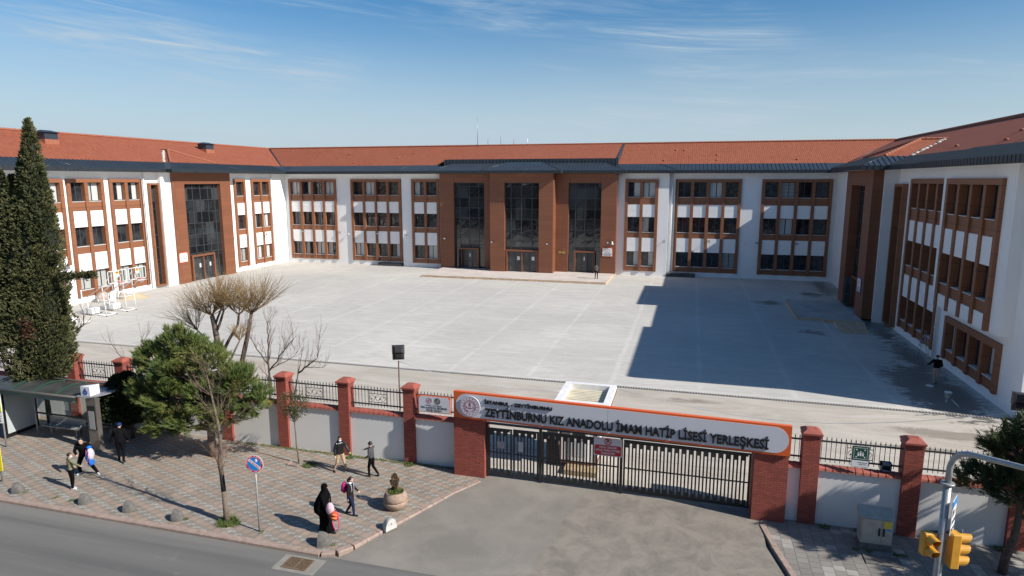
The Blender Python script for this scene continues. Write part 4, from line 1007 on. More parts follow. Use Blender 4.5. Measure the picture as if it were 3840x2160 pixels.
text_mesh('lettering','ZEYTİNBURNU KIZ ANADOLU İMAM HATİP LİSESİ YERLEŞKESİ',0.43,M['black'],(ox+6.5,oy-0.040,oz+0.335),SG,0.022,width=10.35,bold=0.010,sxy=1.10)
SG.rotation_euler = (0,0,math.atan2(-0.5,12.35))
NP = thing('no_parking_sign', (-2.64,23.2,1.5), 'white and red no parking plate hung on the middle of the gate', 'sign')
b=MB(); b.box(-3.17,-2.11,23.2,23.215,1.50,2.22); b.build('plate',M['signw'],NP)
b=MB(); b.prism([(a,23.2,c_) for a,c_ in stadium(-3.14,-2.14,1.53,1.93,0.07,6)][::-1],(0,-0.004,0)); ringp(b,-2.64,23.2,2.08,0.105,0.14,n=32); b.build('red_field',M['red'],NP)
text_mesh('lettering','P',0.22,M['black'],(-2.64,23.197,2.08),NP,0.003,bold=0.006)
b=MB(); b.prism([(-2.74,23.194,2.16),(-2.54,23.194,1.98),(-2.52,23.194,2.00),(-2.72,23.194,2.18)],(0,-0.003,0)); b.build('slash',M['red'],NP)
for i,(t_,w_) in enumerate((('OKUL ÖNÜNE',0.66),('ARAÇ PARK ETMEK',0.94),('YASAKTIR!',0.54))):
    text_mesh('lettering',t_,0.11,M['signw'],(-2.64,23.193,1.845-i*0.118),NP,0.003,width=w_,bold=0.003)
FS = thing('school_name_sign', (-9.8,23.6,2.36), 'small white orange edged project school sign on the railing beside the gate', 'sign')
b=MB(); b.box(-10.52,-9.11,23.6,23.66,2.36,3.07); b.build('board',M['orange'],FS)
ps=[(a,c_) for a,c_ in ((-10.49,2.39),(-9.14,2.39))]+[(-9.29+0.15*math.cos(R(a)),2.90+0.15*math.sin(R(a))) for a in range(0,91,15)]+[(-10.34+0.15*math.cos(R(a)),2.90+0.15*math.sin(R(a))) for a in range(90,181,15)]
b=MB(); b.prism([(a,23.6,c_) for a,c_ in ps][::-1],(0,-0.006,0)); b.build('face',M['signw'],FS)
emblem(FS,-10.02,23.594,2.875,0.135,M['signw'],M['emb'],False)
b=MB(); disc(b,-9.67,23.594,2.865,0.135,0.004); e=b.build('emblem',M['black'],FS); b=MB(); ringp(b,-9.67,23.59,2.865,0.06,0.07,n=32); star(b,-9.67,23.59,2.865,0.03); ringp(b,-9.67,23.59,2.865,0.11,0.116,n=32); b.build('emblem_marks',M['sill'],e)
text_mesh('lettering','İSTANBUL - ZEYTİNBURNU',0.07,M['iron'],(-9.83,23.592,2.665),FS,0.002,width=0.70)
text_mesh('lettering','FEN ve SOSYAL BİLİMLER',0.12,M['black'],(-9.82,23.592,2.565),FS,0.002,width=1.15,bold=0.002)
text_mesh('lettering','PROJE OKULU',0.12,M['black'],(-9.82,23.592,2.455),FS,0.002,width=0.66,bold=0.002)
green=mat('sign green',(0.008,0.075,0.045),0.4)
ES = thing('assembly_point_sign', (5.82,22.8,2.28), 'green and white emergency assembly point sign on the right railing', 'sign')
b=MB(); b.prism([(a,22.80,c_) for a,c_ in stadium(5.55,6.09,2.29,3.04,0.04,4)][::-1],(0,-0.012,0)); b.build('plate',M['steel'],ES)
b=MB(); b.prism([(a,22.788,c_) for a,c_ in stadium(5.57,6.07,2.54,3.02,0.03,4)][::-1],(0,-0.003,0)); b.build('green_field',green,ES)
b=MB()
for (a,c_,d,e_) in ((5.61,6.03,2.97,2.98),(5.61,6.03,2.58,2.59),(5.61,5.62,2.58,2.98),(6.02,6.03,2.58,2.98)): b.box(a,c_,22.783,22.785,d,e_)
for dx_ in (-0.07,0,0.07):
    hz_=2.84 if dx_==0 else 2.80
    b.prism([(5.82+dx_+0.022*math.cos(R(-a)),22.785,hz_+0.022*math.sin(R(-a))) for a in range(0,360,45)],(0,-0.003,0)); b.box(5.82+dx_-0.027,5.82+dx_+0.027,22.782,22.785,2.69,hz_-0.03)
for sx_,sz_ in ((1,1),(1,-1),(-1,1),(-1,-1)):
    cx_,cz_=5.82+sx_*0.13,2.78+sz_*0.13; b.prism([(cx_-sx_*0.03,22.785,cz_-sz_*0.03),(cx_+sx_*0.03,22.785,cz_-sz_*0.01),(cx_-sx_*0.01,22.785,cz_+sz_*0.03)][::sx_*sz_],(0,-0.003,0))
b.build('pictogram',M['wpaint'],ES)
b=MB(); b.prism([(a,22.788,c_) for a,c_ in stadium(5.57,6.07,2.31,2.52,0.02,4)][::-1],(0,-0.002,0)); b.build('caption_field',M['wpaint'],ES)
text_mesh('lettering','ACİL DURUM TOPLANMA ALANI',0.04,M['black'],(5.90,22.785,2.45),ES,0.001,width=0.30); text_mesh('lettering','ASSEMBLY POINT',0.04,M['black'],(5.90,22.785,2.39),ES,0.001,width=0.22)
# round no-parking sign on its pole
PS = local('round_traffic_sign', 'round red and blue no parking sign on a thin grey pole', 'sign')
b=MB(); b.tube([(0,0,-0.02),(0,0,2.7)],0.03,10,0); b.build('pole',M['steel'],PS)
b=MB(); disc(b,0,-0.035,2.45,0.315,0.01); b.build('disc',M['wpaint'],PS)
b=MB(); ringp(b,0,-0.045,2.45,0.235,0.30,0.003,48); b.build('red_ring',M['red'],PS); b=MB(); disc(b,0,-0.045,2.45,0.235,0.002); b.build('blue_field',M['blue'],PS)
b=MB(); ca,sa=math.cos(R(-38)),math.sin(R(-38))
def rp(u,v): return (u*ca-v*sa,-0.047,2.45+u*sa+v*ca)
b.prism([rp(-0.24,-0.045),rp(0.24,-0.045),rp(0.24,0.045),rp(-0.24,0.045)],(0,-0.003,0)); 
b.ell((0.07,-0.05,2.575),(0.045,0.004,0.06),0,10,6); b.build('white_band',M['wpaint'],PS)
text_mesh('lettering','YOL BOYUNCA',0.075,M['red'],rp(0,0)[:1]+(-0.052,)+rp(0,0)[2:],PS,0.001,width=0.42,roll=-38,bold=0.002)
ring_text('lettering','1.DERECE ACİL ULAŞIM YOLU',0,-0.049,2.45,0.267,0.055,M['wpaint'],PS,196,10,ext=0.001)
ring_text('lettering','PARK YAPILMAZ',0,-0.049,2.45,0.267,0.06,M['wpaint'],PS,222,330,flip=True,ext=0.001)
put(PS,(-13.69,17.34,0),R(9))
# ---- guard booth
GB = thing('guard_booth', (-3.9,26.1,0), 'white guard booth with flat parapet roof just behind the gate', 'booth')
x0,x1,y0,y1 = -4.82,-3.30,25.0,26.75
b=MB(); b.box(x0,x1,y0,y1,0.30,2.85); b.build('wall',M['wpaint'],GB)
b=MB(); b.box(x0-0.02,x1+0.02,y0-0.02,y1+0.02,0.22,0.34)
for (a,c_) in ((x0,y0),(x1,y0),(x0,y1),(x1,y1)): b.box(a-0.03,a+0.05 if a==x0 else a+0.03,c_-0.03,c_+0.03,0.3,2.86)
b.build('corner_trim',M['clad'],GB)
b=MB()
for (a,c_,d,e_) in ((x0-0.12,x1+0.55,y0-0.75,y0-0.50),(x0-0.12,x1+0.55,y1-0.1,y1+0.15),(x0-0.12,x0+0.14,y0-0.50,y1-0.1),(x1+0.29,x1+0.55,y0-0.50,y1-0.1)): b.box(a,c_,d,e_,2.78,3.12)
b.box(x0,x1+0.4,y0-0.6,y1,2.76,2.82); pr=b.build('parapet',varied('stained white metal',(0.72,0.71,0.68),0.12,3),GB)
b=MB()
for i in range(11): b.box(x0+0.14,x1+0.29,y0-0.50+i*0.195,y0-0.50+i*0.195+0.11,2.82,2.90); b.box(x0+0.14,x1+0.29,y0-0.39+i*0.195,y0-0.305+i*0.195,2.82,2.86)
b.build('corrugated_roof',varied('cream roof sheet',(0.62,0.56,0.42),0.15,2),GB)
b=MB(); b.box(x1+0.55,x1+0.57,y0-0.74,y1+0.14,2.86,2.95); b.build('brown_stripe',M['clad'],GB)
b=MB(); b.box(-4.38,-3.66,y0-0.05,y0-0.003,0.36,2.42); dr_=b.build('door',M['wpaint'],GB); b=MB(); b.box(-4.28,-3.76,y0-0.06,y0-0.051,1.45,2.30); b.build('pane',M['glass'],dr_); b=MB(); b.box(-4.28,-3.76,y0-0.058,y0-0.051,0.55,1.25); b.build('door_panel',M['signw'],dr_); b=MB(); b.box(-3.76,-3.70,y0-0.09,y0-0.05,1.32,1.42); b.build('handle',M['steel'],dr_)
b=MB(); b.box(x1,x1+0.015,25.4,26.4,1.2,2.3); b.build('window',M['glass'],GB)
b=MB(); b.box(-4.55,-3.2,24.35,24.98,0.02,0.20); b.build('wooden_step',varied('weathered timber',(0.38,0.28,0.17),0.3,6),GB)
t=thing('storage_unit',(-5.1,25.6,0),'dark stacked equipment boxes beside the guard booth','equipment')
b=MB(); b.bev(-5.45,-5.0,25.2,25.7,0,1.1,0.02); b.build('lower_box',M['bark_d'],t); b=MB(); b.bev(-5.42,-5.02,25.2,25.6,1.1,1.55,0.02); b.build('upper_box',M['steel'],t); b=MB(); b.bev(-5.4,-5.05,25.2,25.55,1.55,1.95,0.02); b.build('top_box',M['frame'],t)
# ---- bollards (half domes)
def bollard(name_lab, loc, rz, m, flipx=1, s_=1.0):
    b=MB(); n=10; ny=14; vs=[]; Lx=0.40*s_; H=0.40*s_; Wd=0.23*s_
    for i in range(n+1):
        t_=i/n; k=math.sqrt(max(0,1-t_**2.2)); 
        for j_ in range(ny+1):
            a=math.pi*j_/ny; vs.append((t_*Lx, -math.cos(a)*Wd*k, math.sin(a)**0.85*H*k))
    fs=[(i*(ny+1)+j_,(i+1)*(ny+1)+j_,(i+1)*(ny+1)+j_+1,i*(ny+1)+j_+1) for i in range(n) for j_ in range(ny)]
    fs.append(tuple(range(ny+1)))
    b.add(vs,fs,0)
    b.box(-0.012,0.0,-0.018,0.018,0.20,0.235,1)
    o=b.build('bollard',[m,M['rubber']],loc=(0,0,0)); tag(o,name_lab,'bollard','half dome concrete bollards along the kerb'); o.location=loc; o.rotation_euler=(0,0,rz); return o
L_=['grey half dome bollard nearest the left edge of the photo, by the yellow sign','grey half dome bollard near the boy in the olive top','grey half dome bollard midway along the kerb, third from the left','grey half dome bollard left of the bare street tree']
for (x_,y_),lb in zip(((-24.52,17.30),(-21.28,17.30),(-19.25,17.29),(-17.1,17.24)),L_): bollard(lb,(x_,y_,0),R(8),M['concrete_g'],s_=0.9)
bollard('chipped grey bollard at the pavement corner beside the woman in black',(-11.30,17.2,0),R(14),M['concrete_g'],s_=1.08)
bollard('white half dome bollard on the kerb below the round planter',(-9.40,18.62,0),R(152),varied('old white paint',(0.50,0.49,0.46),0.18,7),s_=1.0)
# ---- planter
PL=thing('planter',(-9.92,20.05,0),'round carved stone planter with small dry conifer beside the driveway','planter')
b=MB(); c0=(-9.92,20.05,0); b.lathe([(0.26,0),(0.36,0.08),(0.43,0.20),(0.445,0.28),(0.425,0.315),(0.40,0.325),(0.40,0.345),(0.43,0.355),(0.44,0.40),(0.41,0.52),(0.35,0.63),(0.31,0.66),(0.28,0.64),(0.27,0.58)],c0,32)
b.build('bowl',varied('pinkish planter concrete',(0.33,0.235,0.175),0.25,8,0.9,0.5),PL)
b=MB(); b.lathe([(0.0,0.60),(0.29,0.60)],c0,20); b.build('soil',M['bark_d'],PL)
def tufts(b, c, r, n, hgt, wd, rr, spread=0.6, flat=False):
    for i in range(n):
        a=rr.uniform(0,6.283); q=r*math.sqrt(rr.random()); x=c[0]+q*math.cos(a); y=c[1]+q*math.sin(a); h_=hgt*rr.uniform(0.5,1.2)
        dx=rr.uniform(-spread,spread)*h_; dy=rr.uniform(-spread,spread)*h_; t=rr.uniform(0,6.283); wx,wy=wd*math.cos(t),wd*math.sin(t)
        b.add([(x-wx,y-wy,c[2]),(x+wx,y+wy,c[2]),(x+dx,y+dy,c[2]+h_)],[(0,1,2)])
b=MB(); tufts(b,(-9.92,20.05,0.60),0.29,420,0.13,0.02,rf,0.9); b.build('ground_cover',M['grass'],PL)
b=MB(); b.tube([(-9.95,20.07,0.58),(-9.95,20.08,1.0)],0.02,5,1)
for i in range(420):
    z=rf.uniform(0.72,1.30); q=0.14*math.sin(math.pi*min(1,(z-0.66)/0.66))*rf.uniform(0.5,1.1)+0.01; a=rf.uniform(0,6.283); p=Vector((-9.95+q*math.cos(a),20.08+q*math.sin(a),z)); d=Vector((math.cos(a)*0.6,math.sin(a)*0.6,1)).normalized()*rf.uniform(0.04,0.08); s_=d.orthogonal().normalized()*0.02
    b.add([p-s_,p+s_,p+d],[(0,1,2)])
b.build('dry_shrub',[M['dry'],M['bark_d']],PL)
# ---- cabinet
CB=thing('utility_cabinet',(6.2,21.85,0),'pale grey roadside utility cabinet with yellow warning sticker by the right wall','cabinet')
cg=varied('weathered cabinet grey',(0.36,0.35,0.30),0.15,5,0.6)
b=MB(); b.box(5.72,6.68,21.62,22.1,0,0.22); b.build('plinth',M['concrete_g'],CB)
b=MB(); b.box(5.74,6.66,21.64,22.08,0.22,1.10); b.add([(5.70,21.58,1.10),(6.70,21.58,1.10),(6.70,22.12,1.10),(5.70,22.12,1.10),(5.70,22.12,1.30),(6.70,22.12,1.30)],[(0,1,5,4),(1,2,5),(3,0,4),(2,3,4,5),(3,2,1,0)]); b.build('body',cg,CB)
for (a,c_) in ((5.77,6.33),(6.35,6.63)):
    b=MB(); b.box(a,c_,21.625,21.64,0.28,1.06); d_=b.build('door',cg,CB); b=MB(); hx=c_-0.06 if a<6 else a+0.05; b.box(hx-0.025,hx+0.025,21.60,21.625,0.52,0.78); b.build('handle',M['rubber'],d_)
b=MB(); b.box(6.40,6.60,21.618,21.624,0.80,1.02); b.build('warning_sticker',mat('sticker yellow',(0.62,0.48,0.04),0.5),CB)
b=MB(); b.box(6.47,6.60,21.618,21.624,0.72,0.775); b.build('blue_sticker',M['blue'],CB)
b=MB(); b.box(5.75,6.8,20.75,21.3,0.004,0.03); tag(b.build('access_cover',M['concrete_g']),'flat rectangular concrete access cover in front of the utility cabinet','cover')
# ---- traffic signal
TS=thing('traffic_signal',(5.56,15.0,0),'grey curved mast arm signal pole with yellow signal heads at the right','traffic light')
b=MB(); b.tube([(5.56,15.0,-0.12),(5.56,15.0,5.39)],[0.085,0.078],14); b.tube([(5.56,15.0,5.36),(5.56,15.0,5.41)],0.135,14); b.build('pole',M['steel'],TS)
arm=[(5.56,15.0,5.39),(5.56,14.99,5.78),(5.6,14.96,5.97),(5.67,14.87,6.11),(5.77,14.74,6.19),(5.97,14.48,6.24),(6.54,13.74,6.36),(7.85,12.03,6.62)]
b=MB(); b.tube(arm,[0.062]*5+[0.060,0.055,0.045],12); b.build('mast_arm',M['steel'],TS)
yel=varied('signal yellow',(0.62,0.30,0.03),0.1,5,0.45); lens_r=mat('red lens',(0.30,0.01,0.02),0.3); lens_d=mat('dark lens',(0.02,0.02,0.02),0.3)
def head(cx,cy,cz,n,rz,lenses,scale=1.0):
    ca,sa=math.cos(rz),math.sin(rz)
    def T(p): return (cx+p[0]*ca-p[1]*sa, cy+p[0]*sa+p[1]*ca, cz+p[2])
    s_=0.30*scale; b=MB(); H=s_*n
    bb=MB(); bb.bev(-s_*0.5,s_*0.5,-0.02,0.17,-H/2,H/2,0.02); b.add([T(p) for p in bb.v],bb.f); hd=b.build('signal_head',yel,TS)
    for i in range(n):
        zc=H/2-s_*(i+0.5); v=MB(); m_=14; vs=[]
        for (yy,r) in ((-0.02,s_*0.42),(-0.30*scale,s_*0.38)):
            for k in range(m_+1):
                a=R(-75+330*k/m_); vs.append(T((r*math.cos(a),yy*(1.0 if yy>-0.1 else (0.80+0.20*math.sin(a))),zc+r*math.sin(a))))
        fs=[(k,k+1,k+m_+2,k+m_+1) for k in range(m_)]
        v.add(vs,fs); v.add([Vector(p)*1 for p in vs],[tuple(reversed(f)) for f in fs]); v.build('visor',yel,hd)
        l=MB(); l.add([T((s_*0.36*math.cos(R(a)),-0.03,zc+s_*0.36*math.sin(R(a)))) for a in range(0,360,24)],[tuple(range(15))]); l.build('lens',lenses[i],hd)
head(5.32,14.9,3.98,2,R(16),[lens_r,lens_d],0.86); head(5.86,14.97,3.92,3,R(98),[lens_r,lens_d,lens_d],0.87)
b=MB(); b.tube([(5.34,15.04,4.21),(5.56,15.04,4.24)],0.03,8); b.tube([(5.62,15.0,4.27),(5.93,15.0,4.25)],0.026,8); b.tube([(5.93,15.0,3.43),(5.93,15.0,4.39)],0.018,6); b.build('bracket',M['frame'],TS)
LS=thing('lane_sign',(6.55,17.3,3.2),'white and blue rectangular lane sharing sign fixed to the signal pole','sign')
b=MB(); b.box(6.50,7.02,17.30,17.315,3.15,4.05)
b=MB(); b.box(6.50,7.02,17.30,17.315,3.15,4.05); b.build('plate',M['wpaint'],LS); b=MB(); b.box(6.50,7.02,17.296,17.30,3.86,4.05); b.build('blue_band',M['blue'],LS)
b=MB(); b.box(6.56,6.72,17.296,17.30,3.62,3.80); ringp(b,6.82,17.30,3.67,0.045,0.055,0.003,16); ringp(b,6.93,17.30,3.67,0.045,0.055,0.003,16); b.build('pictogram',M['black'],LS)
text_mesh('lettering','ŞERİDİ',0.13,M['black'],(6.76,17.296,3.46),LS,0.002,width=0.42); text_mesh('lettering','PAYLAŞ',0.13,M['black'],(6.76,17.296,3.26),LS,0.002,width=0.42)
LS.rotation_euler=(0,0,R(62)); LS.scale=(0.87,0.87,0.87); LS.location=(5.67,14.88,4.3)
# ---- bus shelter
BS=thing('bus_shelter',(-27.5,21.8,0),'bus shelter with curved green ribbed roof, glass back and steel bench','shelter')
grn=mat('shelter green',(0.028,0.075,0.050),0.5); 
def arc(x,y0,y1,z0,z1,bul,n=8): return [(x,y0+(y1-y0)*i/n,z0+(z1-z0)*i/n+bul*math.sin(math.pi*i/n)) for i in range(n+1)]
b=MB(); n=8; A0=arc(-30.6,20.95,22.55,2.44,2.50,0.14,n); A1=arc(-25.45,20.95,22.55,2.44,2.50,0.14,n)
for i in range(n): b.quad(A0[i],A1[i],A1[i+1],A0[i+1]); b.quad(*[(p[0],p[1],p[2]-0.03) for p in (A0[i+1],A1[i+1],A1[i],A0[i])])
rfm=varied('dusty smoked roof sheet',(0.055,0.058,0.055),0.35,1.6,0.35); h=N(rfm); 
b.build('roof',rfm,BS)
for x_ in (-30.6,-29.3,-28.0,-26.7,-25.45):
    b=MB(); A_=arc(x_,20.95,22.55,2.46,2.52,0.15,n)
    for i in range(n): b.prism([A_[i],(A_[i][0]+0.09,*A_[i][1:]),(A_[i+1][0]+0.09,*A_[i+1][1:]),A_[i+1]],(0,0,0.035))
    b.build('roof_rib',grn,BS)
b=MB(); b.tube([(-30.7,20.88,2.50),(-25.4,20.88,2.50)],0.045,8); b.build('front_rail',M['steeld'],BS); b=MB(); b.tube([(-30.7,22.6,2.56),(-24.9,22.6,2.56)],0.05,8); b.build('rear_rail',M['steeld'],BS)
b=MB(); b.box(-30.6,-25.45,20.95,20.99,2.22,2.42); b.build('front_beam',varied('grey green beam',(0.14,0.18,0.15),0.1,3),BS)
# steel lip round the totem
b=MB(); ps=[(-25.40,20.9,2.50)]+[(-25.1+0.75*math.sin(R(a)),21.72-0.85*math.cos(R(a)),2.50) for a in range(0,181,15)]+[(-25.40,22.5,2.50)]; b.prism(ps,(0,0,0.05)); b.build('round_canopy',varied('grey canopy sheet',(0.22,0.22,0.24),0.15,1.5,0.4),BS)
for x_ in (-30.05,-25.4):
    b=MB(); b.tube([(x_,22.55,0),(x_,22.55,2.5)],0.045,8); b.build('post',M['steel'],BS)
b=MB(); b.box(-29.32,-29.27,22.0,22.05,0,2.4); b.build('post',M['steel'],BS)
gl=bpy.data.materials.new('clear shelter glass'); gl.use_nodes=True; g_=gl.node_tree; g_.nodes.clear(); o_=g_.nodes.new('ShaderNodeOutputMaterial'); tr=g_.nodes.new('ShaderNodeBsdfTransparent'); tr.inputs[0].default_value=(0.86,0.90,0.88,1); gs=g_.nodes.new('ShaderNodeBsdfGlossy'); gs.inputs['Roughness'].default_value=0.03; fr=g_.nodes.new('ShaderNodeFresnel'); mx_=g_.nodes.new('ShaderNodeMixShader'); mx_.inputs[0].default_value=0.07; g_.links.new(tr.outputs[0],mx_.inputs[1]); g_.links.new(gs.outputs[0],mx_.inputs[2]); g_.links.new(mx_.outputs[0],o_.inputs[0]); M['clear']=gl
for a in (-29.95,-28.45,-26.95):
    b=MB(); b.box(a,a+1.46,22.70,22.708,0.25,2.35); gp=b.build('glass_panel',gl,BS)
    b=MB(); b.box(a,a+1.46,22.694,22.70,1.98,1.995); b.box(a,a+1.46,22.694,22.70,1.93,1.945); ringp(b,a+0.9,22.70,1.55,0.13,0.15,0.003,20); b.box(a+0.85,a+0.95,22.695,22.70,1.45,1.68); b.build('printed_marks',M['iron'],gp)
b=MB(); b.tube([(-29.9,22.45,0.82),(-25.3,22.45,0.82),(-25.12,22.35,0.78),(-25.08,22.15,0.5),(-25.07,22.05,0)],0.045,8); b.tube([(-29.0,22.45,0.80),(-29.0,22.45,0.0)],0.03,6); b.tube([(-27.2,22.45,0.80),(-27.2,22.45,0.0)],0.03,6); b.build('lean_rail',M['steeld'],BS)
BN=MB(); BN.box(-28.9,-26.75,21.95,22.38,0.42,0.45)
for i in range(6): BN.tube([(-28.9+i*0.43,21.95,0.45),(-28.9+i*0.43,22.15,0.60),(-28.9+i*0.43,22.38,0.62)],0.012,5)
BN.box(-28.9,-26.75,22.38,22.40,0.45,0.78); BN.box(-28.6,-28.55,22.1,22.2,0,0.42); BN.box(-27.1,-27.05,22.1,22.2,0,0.42); BN.build('bench',M['steel'],BS)
AD=thing('poster_panel',(-30.0,21.85,0),'large blank white poster light box with black frame at the end of the shelter','advertising panel')
b=MB(); b.box(-30.1,-29.98,21.05,22.65,0.05,2.3); b.build('frame',M['black'],AD); b=MB(); b.box(-29.98,-29.97,21.17,22.50,0.22,2.15); b.build('poster',varied('blank poster',(0.42,0.46,0.46),0.12,0.9,0.15),AD)
KT=thing('shelter_totem',(-24.85,21.2,0),'steel information totem with dark screen and white cube emblem at the shelter','totem')
b=MB(); b.bev(-25.13,-24.57,21.1,21.32,0,2.50,0.02); b.build('body',M['steeld'],KT)
b=MB(); b.box(-25.04,-24.66,21.08,21.1,0.98,2.08); sc_=b.build('screen_frame',M['black'],KT); b=MB(); b.box(-25.0,-24.70,21.07,21.08,1.02,1.85); b.build('screen',varied('grey timetable',(0.30,0.31,0.30),0.1,3,0.2),sc_)
b=MB(); b.add([(-25.2,21.0,2.56),(-24.68,20.98,2.56),(-24.72,21.5,2.56),(-25.2,21.0,2.98),(-24.68,20.98,2.98),(-24.72,21.5,2.98)],[(2,1,0),(3,4,5),(0,1,4,3),(1,2,5,4),(2,0,3,5)]); cb=b.build('cube_sign',M['wpaint'],KT)
b=MB(); cx_,cz_=-24.94,2.76
for i in range(10): 
    a0,a1=R(180+18*i),R(198+18*i); b.prism([(cx_+r_*math.cos(a),20.985-0.0,cz_-0.03+r_*math.sin(a)) for r_,a in ((0.07,a0),(0.12,a0),(0.12,a1),(0.07,a1))],(0,-0.004,0))
for i in range(4): b.box(cx_-0.058+i*0.033,cx_-0.04+i*0.033,20.98,20.985,cz_-0.02,cz_+(0.10 if i in (0,3) else 0.15))
for s_ in (-1,1): b.box(cx_+s_*0.10-0.035,cx_+s_*0.10+0.035,20.98,20.985,cz_+0.01,cz_+0.022); b.box(cx_+s_*0.10-0.035,cx_+s_*0.10+0.035,20.98,20.985,cz_-0.012,cz_+0.0)
ringp(b,cx_,20.985,cz_-0.06,0.028,0.04,0.004,12); b.build('emblem_marks',mat('emblem blue',(0.01,0.06,0.38),0.4),cb)
# signs at the left edge
YG=mat('fluorescent yellow',(0.60,0.78,0.02),0.5); YY=mat('bright yellow',(0.80,0.70,0.02),0.5)
PD=local('crosswalk_sign','fluorescent bordered blue crossing sign with white plate at the left edge','sign')
b=MB(); b.tube([(0,0,0),(0,0,2.45)],0.035,8); b.build('pole',M['steel'],PD)
b=MB(); b.prism([(a,-0.04,c_) for a,c_ in stadium(-0.80,0.05,1.66,2.50,0.05,4)][::-1],(0,-0.012,0)); b.build('plate',YG,PD)
b=MB(); b.prism([(a,-0.052,c_) for a,c_ in stadium(-0.72,-0.03,1.74,2.42,0.04,4)][::-1],(0,-0.003,0)); b.build('blue_field',M['blue'],PD)
b=MB(); b.prism([(-0.38,-0.056,2.32),(-0.62,-0.056,1.84),(-0.14,-0.056,1.84)][::-1],(0,-0.003,0)); b.build('white_triangle',M['wpaint'],PD)
b=MB(); b.prism([(a,-0.04,c_) for a,c_ in stadium(-0.70,0.06,1.13,1.62,0.04,4)][::-1],(0,-0.012,0)); b.build('lower_plate',M['wpaint'],PD)
text_mesh('lettering','S',0.26,M['black'],(-0.10,-0.055,1.27),PD,0.002,bold=0.002); b=MB(); b.box(-0.3,-0.02,-0.055,-0.052,1.44,1.46); b.build('line_mark',M['black'],PD)
put(PD,(-29.10,20.40,0),R(4))
YS=local('vertical_street_sign','tall narrow yellow sign with black letters at the left edge','sign')
b=MB(); b.tube([(0,0,0),(0,0,1.9)],0.035,8); b.build('pole',M['steel'],YS)
b=MB(); b.prism([(a,-0.04,c_) for a,c_ in stadium(-0.18,0.16,0.47,1.85,0.03,3)][::-1],(0,-0.02,0)); b.build('plate',YY,YS)
for i,ch in enumerate(('Y','D','İ')): text_mesh('lettering',ch,0.20,M['black'],(0.02,-0.062,1.15-i*0.27),YS,0.002)
put(YS,(-25.86,17.80,0),R(4))
# ---- floodlights on poles behind the wall
def floodlamp(lab, x, y, zt, rz):
    t=thing('floodlight_pole',(x,y,0),lab,'floodlight','floodlights on poles behind the street wall')
    b=MB(); b.tube([(x,y,0),(x,y,zt)],0.03,8); b.build('pole',varied('rusty pole',(0.10,0.055,0.035),0.3,9),t)
    ca,sa=math.cos(rz),math.sin(rz)
    for k in range(2):
        lm=MB(); w0,h0=(0.27,0.22) if k==0 else (0.24,0.13); zc=zt+(0.50 if k==0 else 0.20)
        vs=[]
        for (yy,sw,sh) in ((-0.14,0.55,0.6),(-0.05,0.85,0.9),(0.07,1.0,1.0),(0.10,1.0,1.0)):
            for (a,c_) in ((-1,-1),(1,-1),(1,1),(-1,1)):
                X_=a*w0*sw; Y_=yy*(1 if k==0 else 0.8); Z_=c_*h0*sh-yy*0.3; vs.append((x+X_*ca-Y_*sa,y+X_*sa+Y_*ca,zc+Z_))
        fs=[(0,1,2,3),(15,14,13,12)]
        for i in range(3):
            for j_ in range(4): a=i*4+j_; c_=i*4+(j_+1)%4; fs.append((a,c_,c_+4,a+4)[::-1])
        lm.add(vs,fs); lm.build('lamp_housing',M['rubber'] if k else M['iron'],t)
    b=MB(); b.tube([(x-0.25*ca,y-0.25*sa,zt+0.25),(x-0.25*ca,y-0.25*sa,zt+0.06),(x+0.25*ca,y+0.25*sa,zt+0.06),(x+0.25*ca,y+0.25*sa,zt+0.25)],0.012,5); b.build('bracket',M['iron'],t)
floodlamp('twin black floodlight on a rusty pole behind the wall, left of the gate',-12.02,25.0,4.02,R(25))
floodlamp('twin black floodlight at the right edge above the pine',11.15,25.0,3.95,R(-15))
b=MB(); pts=[]
for i in range(13):
    t_=i/12; pts.append((-12.02+7.2*t_,25.0+0.4*t_,4.0-0.85*t_-0.35*math.sin(math.pi*t_)))
b.tube(pts,0.011,4); tag(b.build('cable',M['signw']),'thin pale cable strung from the floodlight to the guard booth','cable')
b=MB(); pts=[(-2.8+13.9*i/12, 26.5-1.5*i/12, 3.1+0.85*i/12-0.9*math.sin(math.pi*i/12)) for i in range(13)]
b.tube(pts,0.011,4); tag(b.build('cable',M['signw']),'thin cable sagging from the guard booth to the right floodlight','cable')
b=MB(); cc=(6.66,23.02,2.19); b.box(6.50,6.54,22.9,23.1,2.19,2.48); b.box(6.78,6.82,22.9,23.1,2.19,2.48); b.box(6.5,6.82,22.9,23.1,2.40,2.48); b.box(6.5,6.82,22.9,23.1,2.19,2.22); b.box(6.54,6.78,23.08,23.1,2.22,2.40)
tag(b.build('plastic_crate',mat('dark blue plastic',(0.02,0.04,0.08),0.4)),'small dark blue plastic crate standing on the right wall coping','crate')
